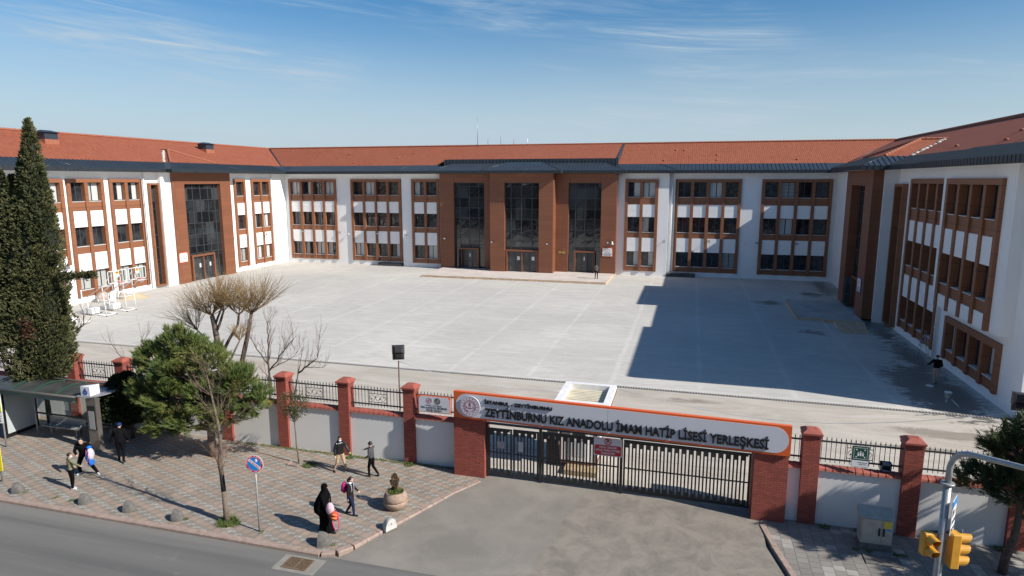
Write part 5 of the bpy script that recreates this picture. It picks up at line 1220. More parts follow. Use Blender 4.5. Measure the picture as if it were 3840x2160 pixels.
# ================================================================ COURTYARD OBJECTS
def hoop(lab, y0, y1, prs=None):
    t=thing('basketball_hoop',(-49.8,(y0+y1)/2,0),lab,'basketball hoop','wheeled basketball hoops by the left wing'); w=M['wpaint']; ym=(y0+y1)/2
    b=MB()
    for y_ in (y0,y1): b.tube([(-50.9,y_,0.12),(-48.85,y_,0.12)],0.04,6); 
    for x_ in (-50.9,-48.85): b.tube([(x_,y0,0.12),(x_,y1,0.12)],0.04,6)
    b.build('base_frame',w,t)
    b=MB()
    for y_ in (y0,y1): b.tube([(-50.85,y_,0.12),(-50.85,y_,1.65)],0.035,6); b.tube([(-48.9,y_,0.12),(-49.1,y_,2.7)],0.04,6); b.tube([(-48.95,y_,1.35),(-50.85,y_,1.35)],0.025,5)
    b.tube([(-49.0,y0,1.4),(-49.0,y1,1.4)],0.03,5); b.tube([(-49.1,y0,2.7),(-49.1,y1,2.7)],0.03,5)
    b.build('uprights',w,t)
    b=MB()
    for y_ in (y0,y1): b.tube([(-50.85,y_,1.62),(-49.1,y_,2.65),(-47.95,ym+(y_-ym)*0.9,3.75)],0.035,6); b.tube([(-49.05,y_,2.2),(-47.95,ym+(y_-ym)*0.7,3.05)],0.03,6)
    b.build('arms',w,t)
    b=MB(); ya,yb,za,zb_=ym-0.95,ym+0.95,2.98,4.06
    for (a,c_,d,e) in ((ya,yb,za,za+0.05),(ya,yb,zb_-0.05,zb_),(ya,ya+0.05,za,zb_),(yb-0.05,yb,za,zb_),(ya+0.35,ya+0.38,za,zb_),(yb-0.38,yb-0.35,za,zb_)): b.box(-47.9,-47.86,a,c_,d,e)
    for (a,c_,d,e) in ((ym-0.3,ym+0.3,3.08,3.12),(ym-0.3,ym+0.3,3.50,3.54),(ym-0.3,ym-0.26,3.08,3.54),(ym+0.26,ym+0.3,3.08,3.54)): b.box(-47.895,-47.855,a,c_,d,e)
    bf=b.build('backboard',w,t); g=MB(); g.box(-47.885,-47.875,ya+0.05,yb-0.05,za+0.05,zb_-0.05); g.build('clear_sheet',gl,bf)
    g=MB(); g.box(-47.87,-47.86,ym-0.2,ym+0.2,3.58,4.0); g.box(-47.868,-47.857,ym-0.17,ym+0.17,3.72,3.96,1); g.box(-47.866,-47.855,ym-0.12,ym+0.12,3.84,3.94,2); g.box(-47.866,-47.855,ym-0.17,ym+0.17,3.62,3.66,3); g.build('sticker',[w,mat('sticker orange yellow',(0.75,0.38,0.03),0.5),M['red'],mat('sticker violet',(0.35,0.30,0.6),0.5)],bf)
    b=MB(); b.tube([(-47.45+0.23*math.cos(a/12*6.283),ym+0.23*math.sin(a/12*6.283),3.06) for a in range(13)],0.018,5); b.box(-47.86,-47.66,ym-0.08,ym+0.08,3.02,3.10); r_=b.build('rim',mat('rim orange red',(0.55,0.05,0.02),0.5),t)
    b=MB()
    for i in range(12):
        a=i/12*6.283; c_=(i+1)/12*6.283; b.tube([(-47.45+0.22*math.cos(a),ym+0.22*math.sin(a),3.05),(-47.45+0.13*math.cos(c_),ym+0.13*math.sin(c_),2.72)],0.008,3); b.tube([(-47.45+0.22*math.cos(c_),ym+0.22*math.sin(c_),3.05),(-47.45+0.13*math.cos(a),ym+0.13*math.sin(a),2.72)],0.008,3)
    b.build('net',w,r_)
    for y_ in (y0,y1):
        for x_ in (-50.7,-48.9):
            b=MB(); b.tube([(x_-0.0,y_-0.03,0.06),(x_,y_+0.03,0.06)],0.06,10,0); b.build('wheel',M['rubber'],t)
    b=MB(); b.bev(-51.4,-50.5,y0+0.05,y0+0.85,0.12,0.62,0.02); b.build('counterweight',w,t)
hoop('white wheeled basketball hoop, the nearer of the pair',43.98,45.05)
hoop('white wheeled basketball hoop, the farther of the pair beside the slot window',46.15,47.15)
t=thing('net_post',(-48.75,41.68,0),'single tall white volleyball net post on a bar foot','post')
b=MB(); b.tube([(-48.75,41.68,0.05),(-48.75,41.68,2.75)],0.045,8); b.build('post',M['wpaint'],t); b=MB(); b.box(-48.95,-48.6,41.3,42.1,0,0.06); b.build('foot',M['wpaint'],t)
for i,(x_,y_,lb) in enumerate(((-50.1,40.9,'white counterweight box left of the volleyball post'),(-49.6,41.35,'small white counterweight box touching the volleyball post foot'))):
    b=MB(); b.bev(x_-0.3,x_+0.25,y_-0.3,y_+0.2,0,0.45,0.02); tag(b.build('weight_box',M['wpaint']),lb,'box')
# sand and rubble
b=MB(); n=28; rr_=random.Random(4)
prof=[(1.25,0.0),(1.0,0.10),(0.7,0.25),(0.4,0.42),(0.15,0.52),(0.0,0.55)]
vs=[]
for r_,z_ in prof:
    for j_ in range(n): a=6.283*j_/n; q=r_*(1+0.14*math.sin(3*a+1)+0.07*rr_.uniform(-1,1)); vs.append((-53.9+q*math.cos(a)*0.8,52.0+q*math.sin(a)*1.3,z_*(1+0.05*rr_.uniform(-1,1))))
b.add(vs,[(i*n+j_,i*n+(j_+1)%n,(i+1)*n+(j_+1)%n,(i+1)*n+j_) for i in range(5) for j_ in range(n)],0,True)
tag(b.build('sand_heap',varied('building sand',(0.46,0.38,0.24),0.15,6,0.95,0.5)),'small heap of pale building sand by the left wing','sand heap')
sk=varied('dusty sack',(0.42,0.34,0.28),0.2,6)
for i,(x_,y_,r_,lb) in enumerate(((-55.4,49.6,0.62,'large dusty sack leaning on the left wing wall, nearest the street'),(-55.5,50.9,0.5,'smaller tipped sack between the large sack and the sand heap'),(-55.0,51.6,0.42,'brownish bundle touching the sand heap'))):
    b=MB(); b.ell((x_,y_,r_*0.72),(r_*0.7,r_*1.05,r_*0.85),0,14,9)
    b.v=[(p[0]+0.07*math.sin(p[2]*9+p[1]*5),p[1]+0.07*math.cos(p[2]*7+p[0]*6),max(0.0,p[2]+0.04*math.sin(p[1]*11))) for p in b.v]
    tag(b.build('sack',sk),lb,'sack')
b=MB(); b.box(-54.85,-54.78,49.9,50.55,0.02,0.95); o=b.build('leaning_board',M['wpaint']); tag(o,'white board standing upright against the dusty sacks','board')
# ladder, bucket, lid, sticks
LD=thing('step_ladder',(15.4,47.9,0),'aluminium step ladder standing in the shade below the right wing windows','ladder')
b=MB()
for y_ in (47.62,48.12): b.tube([(14.95,y_,0),(15.42,47.87+(y_-47.87)*0.75,1.62)],0.02,5)
for i in range(5): z_=0.28+i*0.29; u=z_/1.62; b.box(14.95+0.47*u-0.04,14.95+0.47*u+0.05,47.66+0.05*u,48.08-0.05*u,z_,z_+0.03)
b.build('steps',M['steel'],LD); b=MB()
for y_ in (47.62,48.12): b.tube([(15.75,y_,0),(15.45,47.87+(y_-47.87)*0.75,1.62)],0.015,5)
b.tube([(15.7,47.62,0.3),(15.7,48.12,0.3)],0.012,5); b.build('rear_legs',M['steel'],LD)
b=MB(); b.tube([(15.42,47.68,1.62),(15.42,47.68,1.85),(15.42,48.06,1.85),(15.42,48.06,1.62)],0.014,5); b.build('hand_rail',M['steel'],LD)
BK=thing('bucket',(14.04,39.2,0),'white paint bucket standing on the wet ground near the right wing','bucket')
b=MB(); b.lathe([(0.14,0.0),(0.17,0.30),(0.185,0.30),(0.185,0.34),(0.165,0.34),(0.15,0.10)],(14.04,39.2,0),20); b.build('pail',M['wpaint'],BK); b=MB(); b.tube([(14.04+0.18*math.cos(a),39.2,0.30-0.16*math.sin(a)) for a in [math.pi*i/8 for i in range(9)]],0.006,4); b.build('handle',M['steel'],BK)
b=MB(); b.lathe([(0.20,0.0),(0.20,0.02),(0.18,0.025),(0.17,0.018)],(13.82,41.3,0.001),22); tag(b.build('white_disc',M['wpaint']),'round white bucket lid lying flat by the worker feet','lid')
for (p,q,lb) in (((13.65,38.3,0.02),(13.95,39.0,0.03),'white stick lying left of the bucket'),((14.05,37.7,0.02),(14.1,38.85,0.03),'white stick lying in front of the bucket')):
    b=MB(); b.tube([p,q],0.02,5); tag(b.build('stick',M['wpaint']),lb,'stick')
# wall lamps, cameras, horn
lamp0=local('wall_floodlight','x','wall lamp','small wall floodlights on the facades')
b=MB(); b.box(-0.14,0.14,-0.36,-0.28,-0.12,0.12); b.box(-0.02,0.02,-0.28,0.0,-0.02,0.02); b.build('housing',M['rubber'],lamp0)
b=MB(); b.box(-0.10,0.10,-0.365,-0.36,-0.08,0.08); b.build('lens',mat('lamp lens',(0.6,0.62,0.62),0.2),lamp0)
LP=[(-53.75,82.12,4.5,0,'small wall floodlight on the first window block from the left corner'),(-48.0,82.3,4.45,0,'small wall floodlight right of the first window block of the back wing'),(-41.97,82.12,4.45,0,'small wall floodlight on the second window block of the back wing'),(-37.5,81.6,4.4,0,'small wall floodlight beside the left white downpipe'),
(-31.35,80.45,4.15,0,'small wall floodlight on the left brown tower'),(-24.9+0.6,78.75,4.0,0,'small wall floodlight on the left pier of the central tower'),(-17.1,78.75,3.95,0,'small wall floodlight on the right pier of the central tower'),(-9.8,80.45,4.15,0,'small wall floodlight above the white plaque of the right brown tower'),
(-3.1,81.6,4.35,0,'small wall floodlight beside the right downpipe'),(2.2,82.12,4.45,0,'small wall floodlight on the window block right of the entrances'),(7.72,82.3,4.38,0,'small wall floodlight between the two right window blocks'),(12.1,82.12,4.4,0,'small wall floodlight on the last window block by the right corner'),
(-56.65,70.4,4.4,90,'small wall floodlight beside the single window column of the left wing'),(-56.4,76.75,4.42,90,'small wall floodlight on the last window pair of the left wing')]
for i,(x_,y_,z_,rz_,lb) in enumerate(LP):
    o=lamp0 if i==0 else dup(lamp0); put(o,(x_,y_,z_),R(rz_)); o['label']=lb
for i,(x_,y_,z_,lb) in enumerate(((-46.6,82.35,4.32,'white camera on the white wall between the first two window blocks'),(-32.3,81.6,4.05,'white camera at the left edge of the left brown tower'),(6.15,82.35,4.28,'pale camera on the white wall between the two right window blocks'))):
    t=thing('security_camera',(x_,y_,z_),lb,'camera','security cameras on the back facade'); b=MB(); b.tube([(x_,y_,z_+0.05),(x_,y_-0.22,z_+0.05)],0.03,6); b.build('bracket',M['wpaint'],t); b=MB(); b.tube([(x_-0.1,y_-0.2,z_-0.02),(x_+0.12,y_-0.38,z_-0.07)],0.075,8); b.build('housing',M['wpaint'],t)
t=thing('horn_speaker',(-9.25,80.45,4.0),'white horn loudspeaker above the white plaque','speaker'); b=MB(); b.lathe([(0.06,0.32),(0.07,0.2),(0.12,0.05),(0.22,-0.05)],(-9.25,80.2,4.0),14); b.build('horn',M['wpaint'],t)
b=MB(); b.box(-9.27,-9.23,80.2,80.45,4.2,4.24); b.build('bracket',M['wpaint'],t)
def plaque(lab,F,u0,u1,w_,z0,z1,edge):
    p=F.pt((u0+u1)/2,w_,z0); t=thing('school_plaque',p,lab,'plaque','white school name plaques by the doors'); b=MB(); F.bx(b,u0,u1,w_,w_+0.06,z0,z1); b.build('board',edge,t)
    b=MB(); ps=[(u0+0.06,z0+0.06),(u1-0.06,z0+0.06)]+[(u1-0.26+0.2*math.cos(R(a)),z1-0.26+0.2*math.sin(R(a))) for a in range(0,91,15)]+[(u0+0.26+0.2*math.cos(R(a)),z1-0.26+0.2*math.sin(R(a))) for a in range(90,181,15)]
    q=[F.pt(a,w_+0.062,c_) for a,c_ in ps]; q2=[F.pt(a,w_+0.074,c_) for a,c_ in ps]; nn=len(q); b.add(q+q2,[tuple(range(nn)),tuple(reversed(range(nn,2*nn)))]+[(i,(i+1)%nn,nn+(i+1)%nn,nn+i) for i in range(nn)]); b.build('face',M['wpaint'],t)
    um=(u0+u1)/2
    k=MB()
    for i in range(20):
        a0,a1=R(18*i),R(18*i+18); pts=[F.pt(um+r_*math.cos(a),w_+0.078,z1-0.42+r_*math.sin(a)) for r_,a in ((0.25,a0),(0.28,a0),(0.28,a1),(0.25,a1))]; k.poly(pts); k.poly(pts[::-1])
    F.bx(k,um-0.1,um+0.1,w_+0.075,w_+0.08,z1-0.52,z1-0.34); k.build('emblem_marks',mat('faded pink print',(0.62,0.34,0.34),0.6),t)
    return t
pm=plaque('white plaque with orange edge on the right brown tower',Fc('B',80.45),-10.5,-9.2,0,2.38,3.5,M['orange'])
text_mesh('lettering','İSTANBUL - ZEYTİNBURNU',0.09,M['iron'],(-9.85,80.37,2.82),pm,0.003,width=0.85); text_mesh('lettering','ZEYTİNBURNU KIZ ANADOLU',0.12,M['black'],(-9.85,80.37,2.67),pm,0.003,width=1.12); text_mesh('lettering','İMAM HATİP LİSESİ',0.12,M['black'],(-9.85,80.37,2.52),pm,0.003,width=0.85)
pl_=plaque('white plaque with orange edge on the left wing tower',Fc('L',XL+0.68),60.45,61.75,0,2.45,3.58,M['orange'])
b=MB(); 
for (z_,w_) in ((2.86,0.4),(2.72,0.55),(2.58,0.5)): b.box(XL+0.755,XL+0.76,61.1-w_,61.1+w_,z_,z_+0.05)
b.build('text_lines',M['iron'],pl_)
pr_=plaque('white plaque with violet blue edge on the shaded right tower',Fc('R',XR-1.85),60.1,61.3,0,2.3,3.55,mat('violet blue edge',(0.06,0.03,0.30),0.5))
b=MB(); 
for (z_,w_) in ((2.72,0.4),(2.58,0.5),(2.44,0.45)): b.box(XR-1.93,XR-1.925,60.7-w_,60.7+w_,z_,z_+0.05)
b.build('text_lines',M['iron'],pr_)
br=mat('brass',(0.50,0.38,0.12),0.35,0.6)
b=MB(); b.bev(-16.05,-15.65,80.42,80.449,2.62,2.86,0.005); tag(b.build('brass_plaque',br),'small brass plaque on the right tower, engraved, left of two','plaque','brass plaques'); b=MB(); b.bev(-15.58,-15.18,80.42,80.449,2.60,2.86,0.005); tag(b.build('brass_plaque',br),'small brass plaque on the right tower, blank, right of two','plaque','brass plaques')
# masts on the ridge
def mast(name,lab,cat,x,h_,r,m,grp=None):
    b=MB(); b.tube([(x,90,ZR),(x,90,ZR+h_)],[r,r*0.6],6); 
    if h_ > 3: b.box(x-0.1,x+0.1,89.9,90.1,ZR,ZR+0.25); b.ell((x,90,ZR+h_),(0.06,0.06,0.12),0,6,4)
    tag(b.build(name,m),lab,cat,grp)
mast('lightning_mast','tall thin grey mast standing on the roof ridge','mast',-29.9,3.9,0.05,M['steel'])
mast('roof_post','short rusty post on the ridge, first right of the tall mast','post',-28.35,1.1,0.035,M['clad'],'short posts on the roof ridge')
mast('roof_post','short rusty post on the ridge, second right of the tall mast','post',-26.45,1.35,0.035,M['clad'],'short posts on the roof ridge')
mast('roof_post','short rusty post on the ridge, third right of the tall mast','post',-24.55,0.9,0.035,M['clad'],'short posts on the roof ridge')
mast('roof_post','short white post on the ridge, fourth right of the tall mast','post',-22.55,0.9,0.07,M['wpaint'],'short posts on the roof ridge')
# ================================================================ PEOPLE
SK=(0.55,0.34,0.25)
skin=mat('skin',SK,0.55); hairm=mat('dark hair',(0.018,0.013,0.010),0.5)
def cloth(name,c,r=0.9): return varied(name,c,0.18,9,r,0.2,60,spec=0.05)
def seg(b,p0,r0,p1,r1,sq=None,n=12):
    """tapered capsule between two joints"""
    p0,p1=Vector(p0),Vector(p1); d=p1-p0; L=d.length
    if L<1e-5: b.ell(p0,(r0,r0,r0),0,n,8); return
    pts=[]; rr=[]
    k=5
    for i in range(k): a=math.pi/2*i/k; pts.append(p0-d/L*r0*math.cos(a)); rr.append(max(0.0015,r0*math.sin(a)))
    pts.append(p0); rr.append(r0)
    for i in range(1,4): pts.append(p0.lerp(p1,i/4)); rr.append(r0+(r1-r0)*i/4+0.02*min(r0,r1)*math.sin(math.pi*i/4))
    pts.append(p1); rr.append(r1)
    for i in range(1,k+1): a=math.pi/2*i/k; pts.append(p1+d/L*r1*math.sin(a)); rr.append(max(0.0015,r1*math.cos(a)))
    b.tube(pts,rr,n)
def fuse(name,b,voxel,tags,mats,parent,rough_in=None,smooth=2):
    """weld the overlapping volumes into one continuous skin and paint it by the nearest bone"""
    me=bpy.data.meshes.new(name); me.from_pydata([tuple(v) for v in b.v],[],b.f); me.update()
    tmp=bpy.data.objects.new('tmp',me); col.objects.link(tmp)
    r_=tmp.modifiers.new('r','REMESH'); r_.mode='VOXEL'; r_.voxel_size=voxel
    s_=tmp.modifiers.new('s','SMOOTH'); s_.factor=0.5; s_.iterations=smooth
    bpy.context.view_layer.update(); dg=bpy.context.evaluated_depsgraph_get(); out=bpy.data.meshes.new_from_object(tmp.evaluated_get(dg))
    bpy.data.objects.remove(tmp); out.name=name; out.materials.clear()
    for m in mats: out.materials.append(m)
    segs=[(Vector(a),Vector(c_),r0,r1,mi) for a,r0,c_,r1,mi in tags]
    mi_l=[]
    for p in out.polygons:
        c=p.center; best=9e9; bi=0
        for a,c_,r0,r1,mi in segs:
            d=c_-a; t=max(0,min(1,(c-a).dot(d)/max(1e-9,d.dot(d)))); q=(c-(a+d*t)).length/(r0+(r1-r0)*t)
            if q<best: best=q; bi=mi
        mi_l.append(bi)
    out.polygons.foreach_set('material_index',mi_l); out.polygons.foreach_set('use_smooth',[True]*len(out.polygons)); out.update()
    o=bpy.data.objects.new(name,out); col.objects.link(o); o.parent=parent; ORG[o.name]=ORG[parent.name]; return o
def hand(b,tags,el,wr,pose='relax',scale=1.0,mi=0,side=1):
    """palm, thumb and four separate bent fingers"""
    el,wr=Vector(el),Vector(wr); d=(wr-el).normalized(); s_=d.cross(Vector((0,0,1)))
    s_=s_.normalized() if s_.length>0.2 else Vector((1,0,0)); s_*=side; u=s_.cross(d).normalized()
    P=wr+d*0.05*scale
    for k in (-1,0,1): seg(b,wr+s_*k*0.012*scale,0.018*scale,wr+d*0.075*scale+s_*k*0.024*scale,0.016*scale,n=8)
    tags.append((wr,0.03*scale,wr+d*0.08*scale,0.035*scale,mi))
    curl={'relax':0.45,'grip':1.15,'point':1.1,'open':0.15}[pose]
    for k,L in zip((-1.5,-0.5,0.5,1.5),(0.058,0.074,0.080,0.070)):
        b0=wr+d*0.082*scale+s_*k*0.019*scale; c_=curl if not (pose=='point' and k==1.5) else 0.05
        q0=b0; dr=d
        for j_ in range(3):
            ang=c_*(0.5+0.35*j_); dr=(d*math.cos(ang)-u*math.sin(ang)).normalized(); q1=q0+dr*L*scale*(0.45,0.32,0.25)[j_]; seg(b,q0,0.0098*scale,q1,0.0088*scale,n=7); q0=q1
        tags.append((b0,0.011*scale,q0,0.010*scale,mi))
    t0=wr+d*0.02*scale+s_*0.03*scale; t1=t0+(d*0.5+s_*0.75-u*0.3).normalized()*0.038*scale; t2=t1+(d*0.9+s_*0.15-u*0.35).normalized()*0.032*scale
    seg(b,t0,0.013*scale,t1,0.012*scale,n=7); seg(b,t1,0.0115*scale,t2,0.010*scale,n=7); tags.append((t0,0.013*scale,t2,0.011*scale,mi))
def person(label,loc,yaw,H,J,colr,hair='short',extra=None,girth=1.14,voxel=None,mask=False,hands=('relax','relax'),cap=None,head_turn=0.0):
    """J: joints (forward, left, up) for a body 1.75 m tall; mats: 0 skin 1 top 2 trousers 3 shoes"""
    K=H/1.75; t=thing('person',(0,0,0),label,'person')
    base=dict(pel=(0,0,0.93),wai=(0,0,1.08),che=(0.0,0,1.30),nek=(0.0,0,1.46),hed=(0.02,0,1.615),
      shL=(0,0.185,1.41),shR=(0,-0.185,1.41),elL=(-0.02,0.235,1.13),elR=(-0.02,-0.235,1.13),haL=(0.05,0.24,0.89),haR=(0.05,-0.24,0.89),
      hiL=(0,0.09,0.90),hiR=(0,-0.09,0.90),knL=(0.03,0.10,0.50),knR=(0.03,-0.10,0.50),anL=(0,0.10,0.09),anR=(0,-0.10,0.09),toL=(0.17,0.11,0.03),toR=(0.17,-0.11,0.03))
    base.update(J or {}); P={k:Vector(v)*K for k,v in base.items()}
    b=MB(); T=[]
    def S(a,r0,c_,r1,mi,g=True):
        r0*=K*(girth if g else 1); r1*=K*(girth if g else 1); seg(b,P[a] if isinstance(a,str) else a,r0,P[c_] if isinstance(c_,str) else c_,r1); T.append((P[a] if isinstance(a,str) else a,r0,P[c_] if isinstance(c_,str) else c_,r1,mi))
    k=K*girth
    # torso: three side-by-side columns give a flat oval chest
    sh=(P['shL']-P['shR']); lat=sh.normalized()
    for o_,r in ((0.0,0.105),(0.07,0.09),(-0.07,0.09)):
        v=lat*o_*K
        seg(b,P['pel']+v,r*1.06*k,P['wai']+v*0.95,r*0.98*k); seg(b,P['wai']+v*0.95,r*0.98*k,P['che']+v*1.15,r*1.10*k)
        T.append((P['wai']+v-Vector((0,0,0.03*K)),r*1.1*k,P['che']+v,r*1.15*k,1))
        T.append((P['pel']+v-Vector((0,0,0.06*K)),r*1.0*k,P['pel']+v,r*1.0*k,colr.get('hem',2)))
    S('che',0.10,'nek',0.06,1); S('shL',0.062,'shR',0.062,1)
    nk=P['nek']; hd=P['hed']; seg(b,nk-Vector((0,0,0.03*K)),0.052*K,hd-Vector((0,0,0.06*K)),0.048*K); T.append((nk+(hd-nk)*0.25,0.05*K,hd,0.05*K,0))
    f=Vector((math.cos(head_turn),math.sin(head_turn),0)); l=Vector((-f.y,f.x,0)); up=(hd-nk).normalized()
    rot=Matrix((f,l,Vector((0,0,1)))).transposed()
    b.ell(hd+Vector((0,0,0.015*K)),(0.098*K,0.080*K,0.112*K),0,16,12,rot); b.ell(hd+f*0.03*K-Vector((0,0,0.055*K)),(0.062*K,0.055*K,0.06*K),0,12,8,rot)
    T.append((hd-Vector((0,0,0.05*K)),0.085*K,hd+Vector((0,0,0.06*K)),0.085*K,0))
    b.ell(hd+f*0.098*K-Vector((0,0,0.012*K)),(0.018*K,0.011*K,0.020*K),0,8,6,rot)
    for s_ in (1,-1): b.ell(hd+l*s_*0.083*K-Vector((0,0,0.005*K)),(0.018*K,0.010*K,0.028*K),0,8,6,rot)
    for s_ in ('L','R'):
        S('sh'+s_,0.060,'el'+s_,0.046,1); S('el'+s_,0.045,'ha'+s_,0.033,1 if not colr.get('bare') else 0)
        S('hi'+s_,0.088,'kn'+s_,0.062,2); S('kn'+s_,0.060,'an'+s_,0.043,2)
        an,to=P['an'+s_],P['to'+s_]; he=an-(to-an)*0.28; he.z=min(an.z,to.z)+0.0
        seg(b,he+Vector((0,0,0.008*K)),0.040*K,to,0.034*K); T.append((he,0.042*K,to,0.038*K,3)); seg(b,an,0.042*K,he,0.04*K); T.append((an-Vector((0,0,0.03*K)),0.04*K,he,0.04*K,3))
    for s_,sd_,ps in (('L',1,hands[0]),('R',-1,hands[1])): hand(b,T,P['el'+s_],P['ha'+s_],ps,0.92*K,0,sd_)
    if extra: extra(b,T,P,K)
    body=fuse('body',b,voxel or 0.0105*K,T,[skin,colr['top'],colr['leg'],colr['shoe']]+colr.get('more',[]),t)
    # face
    e=MB()
    for s_ in (1,-1):
        q=hd+f*0.088*K+l*s_*0.032*K+Vector((0,0,0.018*K)); e.ell(q,(0.008*K,0.013*K,0.006*K),0,8,5,rot); e.ell(q+Vector((0,0,0.018*K)),(0.008*K,0.018*K,0.004*K),0,8,4,rot)
    e.build('eyes',hairm,t)
    if not mask: e=MB(); e.ell(hd+f*0.088*K-Vector((0,0,0.052*K)),(0.008*K,0.022*K,0.006*K),0,8,5,rot); e.build('mouth',mat('lips',(0.36,0.12,0.10),0.5),t)
    else: e=MB(); e.ell(hd+f*0.045*K-Vector((0,0,0.055*K)),(0.062*K,0.064*K,0.045*K),0,14,8,rot); e.build('face_mask',M['wpaint'],t)
    if hair:
        h_=MB(); c=hd+Vector((0,0,0.03*K))-f*0.012*K; n,m_=18,9; vs=[]
        for i in range(m_+1):
            for j_ in range(n):
                a=6.283*j_/n; fr_=math.cos(a)
                ph=(math.pi*(0.60 if fr_<0.2 else 0.60-0.22*min(1,(fr_-0.2)/0.5)))*i/m_
                r=1.0+0.02*math.sin(a*7+i)
                vs.append(c+rot@Vector((0.108*K*r*math.sin(ph)*math.cos(a),0.092*K*r*math.sin(ph)*math.sin(a),0.112*K*r*math.cos(ph))))
        fs=[(i*n+j_,(i+1)*n+j_,(i+1)*n+(j_+1)%n,i*n+(j_+1)%n) for i in range(m_) for j_ in range(n)]
        h_.add(vs,fs,0,True)
        if hair=='tail':
            q=hd-f*0.10*K; h_.tube([q+Vector((0,0,0.04*K)),q-f*0.04*K,q-f*0.05*K-Vector((0,0,0.09*K)),q-f*0.03*K-Vector((0,0,0.19*K))],[0.03*K,0.038*K,0.034*K,0.012*K],8)
        h_.build('hair',hairm,t)
    if cap:
        h_=MB(); c=hd+Vector((0,0,0.045*K)); h_.ell(c,(0.115*K,0.10*K,0.095*K),0,16,8,rot); h_.ell(c+f*0.10*K-Vector((0,0,0.015*K)),(0.075*K,0.065*K,0.012*K),0,12,6,rot); h_.build('cap',cap,t)
    t.location=loc; t.rotation_euler=(0,0,yaw); ORG[t.name]=tuple(loc); t['_K']=K
    return t,P
def world(loc,yaw,p): c,s_=math.cos(yaw),math.sin(yaw); return Vector((loc[0]+p[0]*c-p[1]*s_,loc[1]+p[0]*s_+p[1]*c,loc[2]+p[2]))
blk=cloth('black cloth',(0.007,0.007,0.008)); blk2=cloth('black trousers',(0.006,0.006,0.008)); wsh=mat('white shoes',(0.65,0.63,0.63),0.6); bsh=mat('black shoes',(0.014,0.014,0.014),0.5)
# man handing a bag near the totem: faces the boy, one foot forward
R0=R(15)  # picture right is about 15 degrees left of +X
person('person in a black hooded jacket by the steel totem, carrying a blue and white bag',(-23.2,19.2,0),R(-62),1.74,
 dict(pel=(0,0,0.90),wai=(0.06,0,1.05),che=(0.13,0,1.24),nek=(0.18,0,1.38),hed=(0.24,0,1.53),shL=(0.13,0.20,1.34),shR=(0.13,-0.20,1.34),elL=(0.10,0.34,1.10),haL=(0.22,0.36,0.90),elR=(0.14,-0.30,1.08),haR=(0.34,-0.16,1.00),
      hiL=(0,0.10,0.88),knL=(0.18,0.26,0.50),anL=(0.04,0.40,0.09),toL=(0.16,0.50,0.03),hiR=(0,-0.10,0.88),knR=(0.10,-0.22,0.48),anR=(-0.10,-0.26,0.10),toR=(0.04,-0.34,0.03)),
 dict(top=blk,leg=blk2,shoe=wsh),girth=1.28,hands=('grip','relax'))
t=thing('school_bag',(-22.75,19.05,0.55),'blue and white school bag hanging from the arm of the person by the totem','bag')
b=MB(); b.ell((-22.74,19.06,0.98),(0.13,0.15,0.26),0,14,9); b.build('bag_body',cloth('pale printed bag',(0.55,0.52,0.58)),t); b=MB(); b.ell((-22.68,19.00,0.66),(0.12,0.13,0.13),0,12,8); b.ell((-22.80,18.95,0.92),(0.07,0.06,0.22),0,10,8); b.ell((-22.80,19.08,1.25),(0.10,0.10,0.07),0,10,6); b.build('bag_pocket',cloth('bright blue bag',(0.02,0.16,0.62)),t)
b=MB(); b.tube([(-22.70,18.93,1.16),(-22.66,18.86,0.88),(-22.62,18.88,0.62)],0.016,5); b.tube([(-22.84,18.96,1.2),(-22.74,18.86,1.0)],0.016,5); b.build('strap',cloth('dark red strap',(0.25,0.03,0.05)),t)
# olive boy, seen from behind, left arm out to the right of the picture
person('boy in an olive sweatshirt and white trainers reaching one arm towards the person in black',(-22.62,18.06,0),R(66),1.47,
 dict(shL=(0,0.185,1.41),shR=(0,-0.185,1.41),elR=(0.10,-0.42,1.30),haR=(0.20,-0.66,1.24),elL=(0.06,0.26,1.14),haL=(0.20,0.20,0.98),hed=(0.03,0,1.615),anL=(0.02,0.08,0.09),anR=(-0.02,-0.09,0.09),toL=(0.12,-0.04,0.03),toR=(0.08,-0.22,0.03)),
 dict(top=cloth('olive sweatshirt',(0.20,0.19,0.115)),leg=blk2,shoe=wsh),hands=('relax','grip'),mask=True,head_turn=R(-30))
# dark man at the shelter in the shade
person('man in black clothes and blue cap in the tree shade beside the shelter rail',(-22.85,20.55,0),R(125),1.72,
 dict(che=(0.05,0,1.29),nek=(0.10,0,1.44),hed=(0.16,0,1.58),shL=(0.06,0.19,1.39),shR=(0.06,-0.19,1.39),elL=(0.16,0.28,1.16),haL=(0.36,0.24,1.30),elR=(0.0,-0.26,1.12),haR=(0.12,-0.26,0.90),knR=(0.0,-0.10,0.50),anR=(-0.22,-0.12,0.13),toR=(-0.06,-0.14,0.03),knL=(0.08,0.1,0.5),anL=(0.06,0.1,0.09)),
 dict(top=blk,leg=blk2,shoe=bsh),girth=1.12,hands=('relax','relax'),cap=mat('blue cap',(0.012,0.035,0.11),0.9,spec=0.1),hair=None)
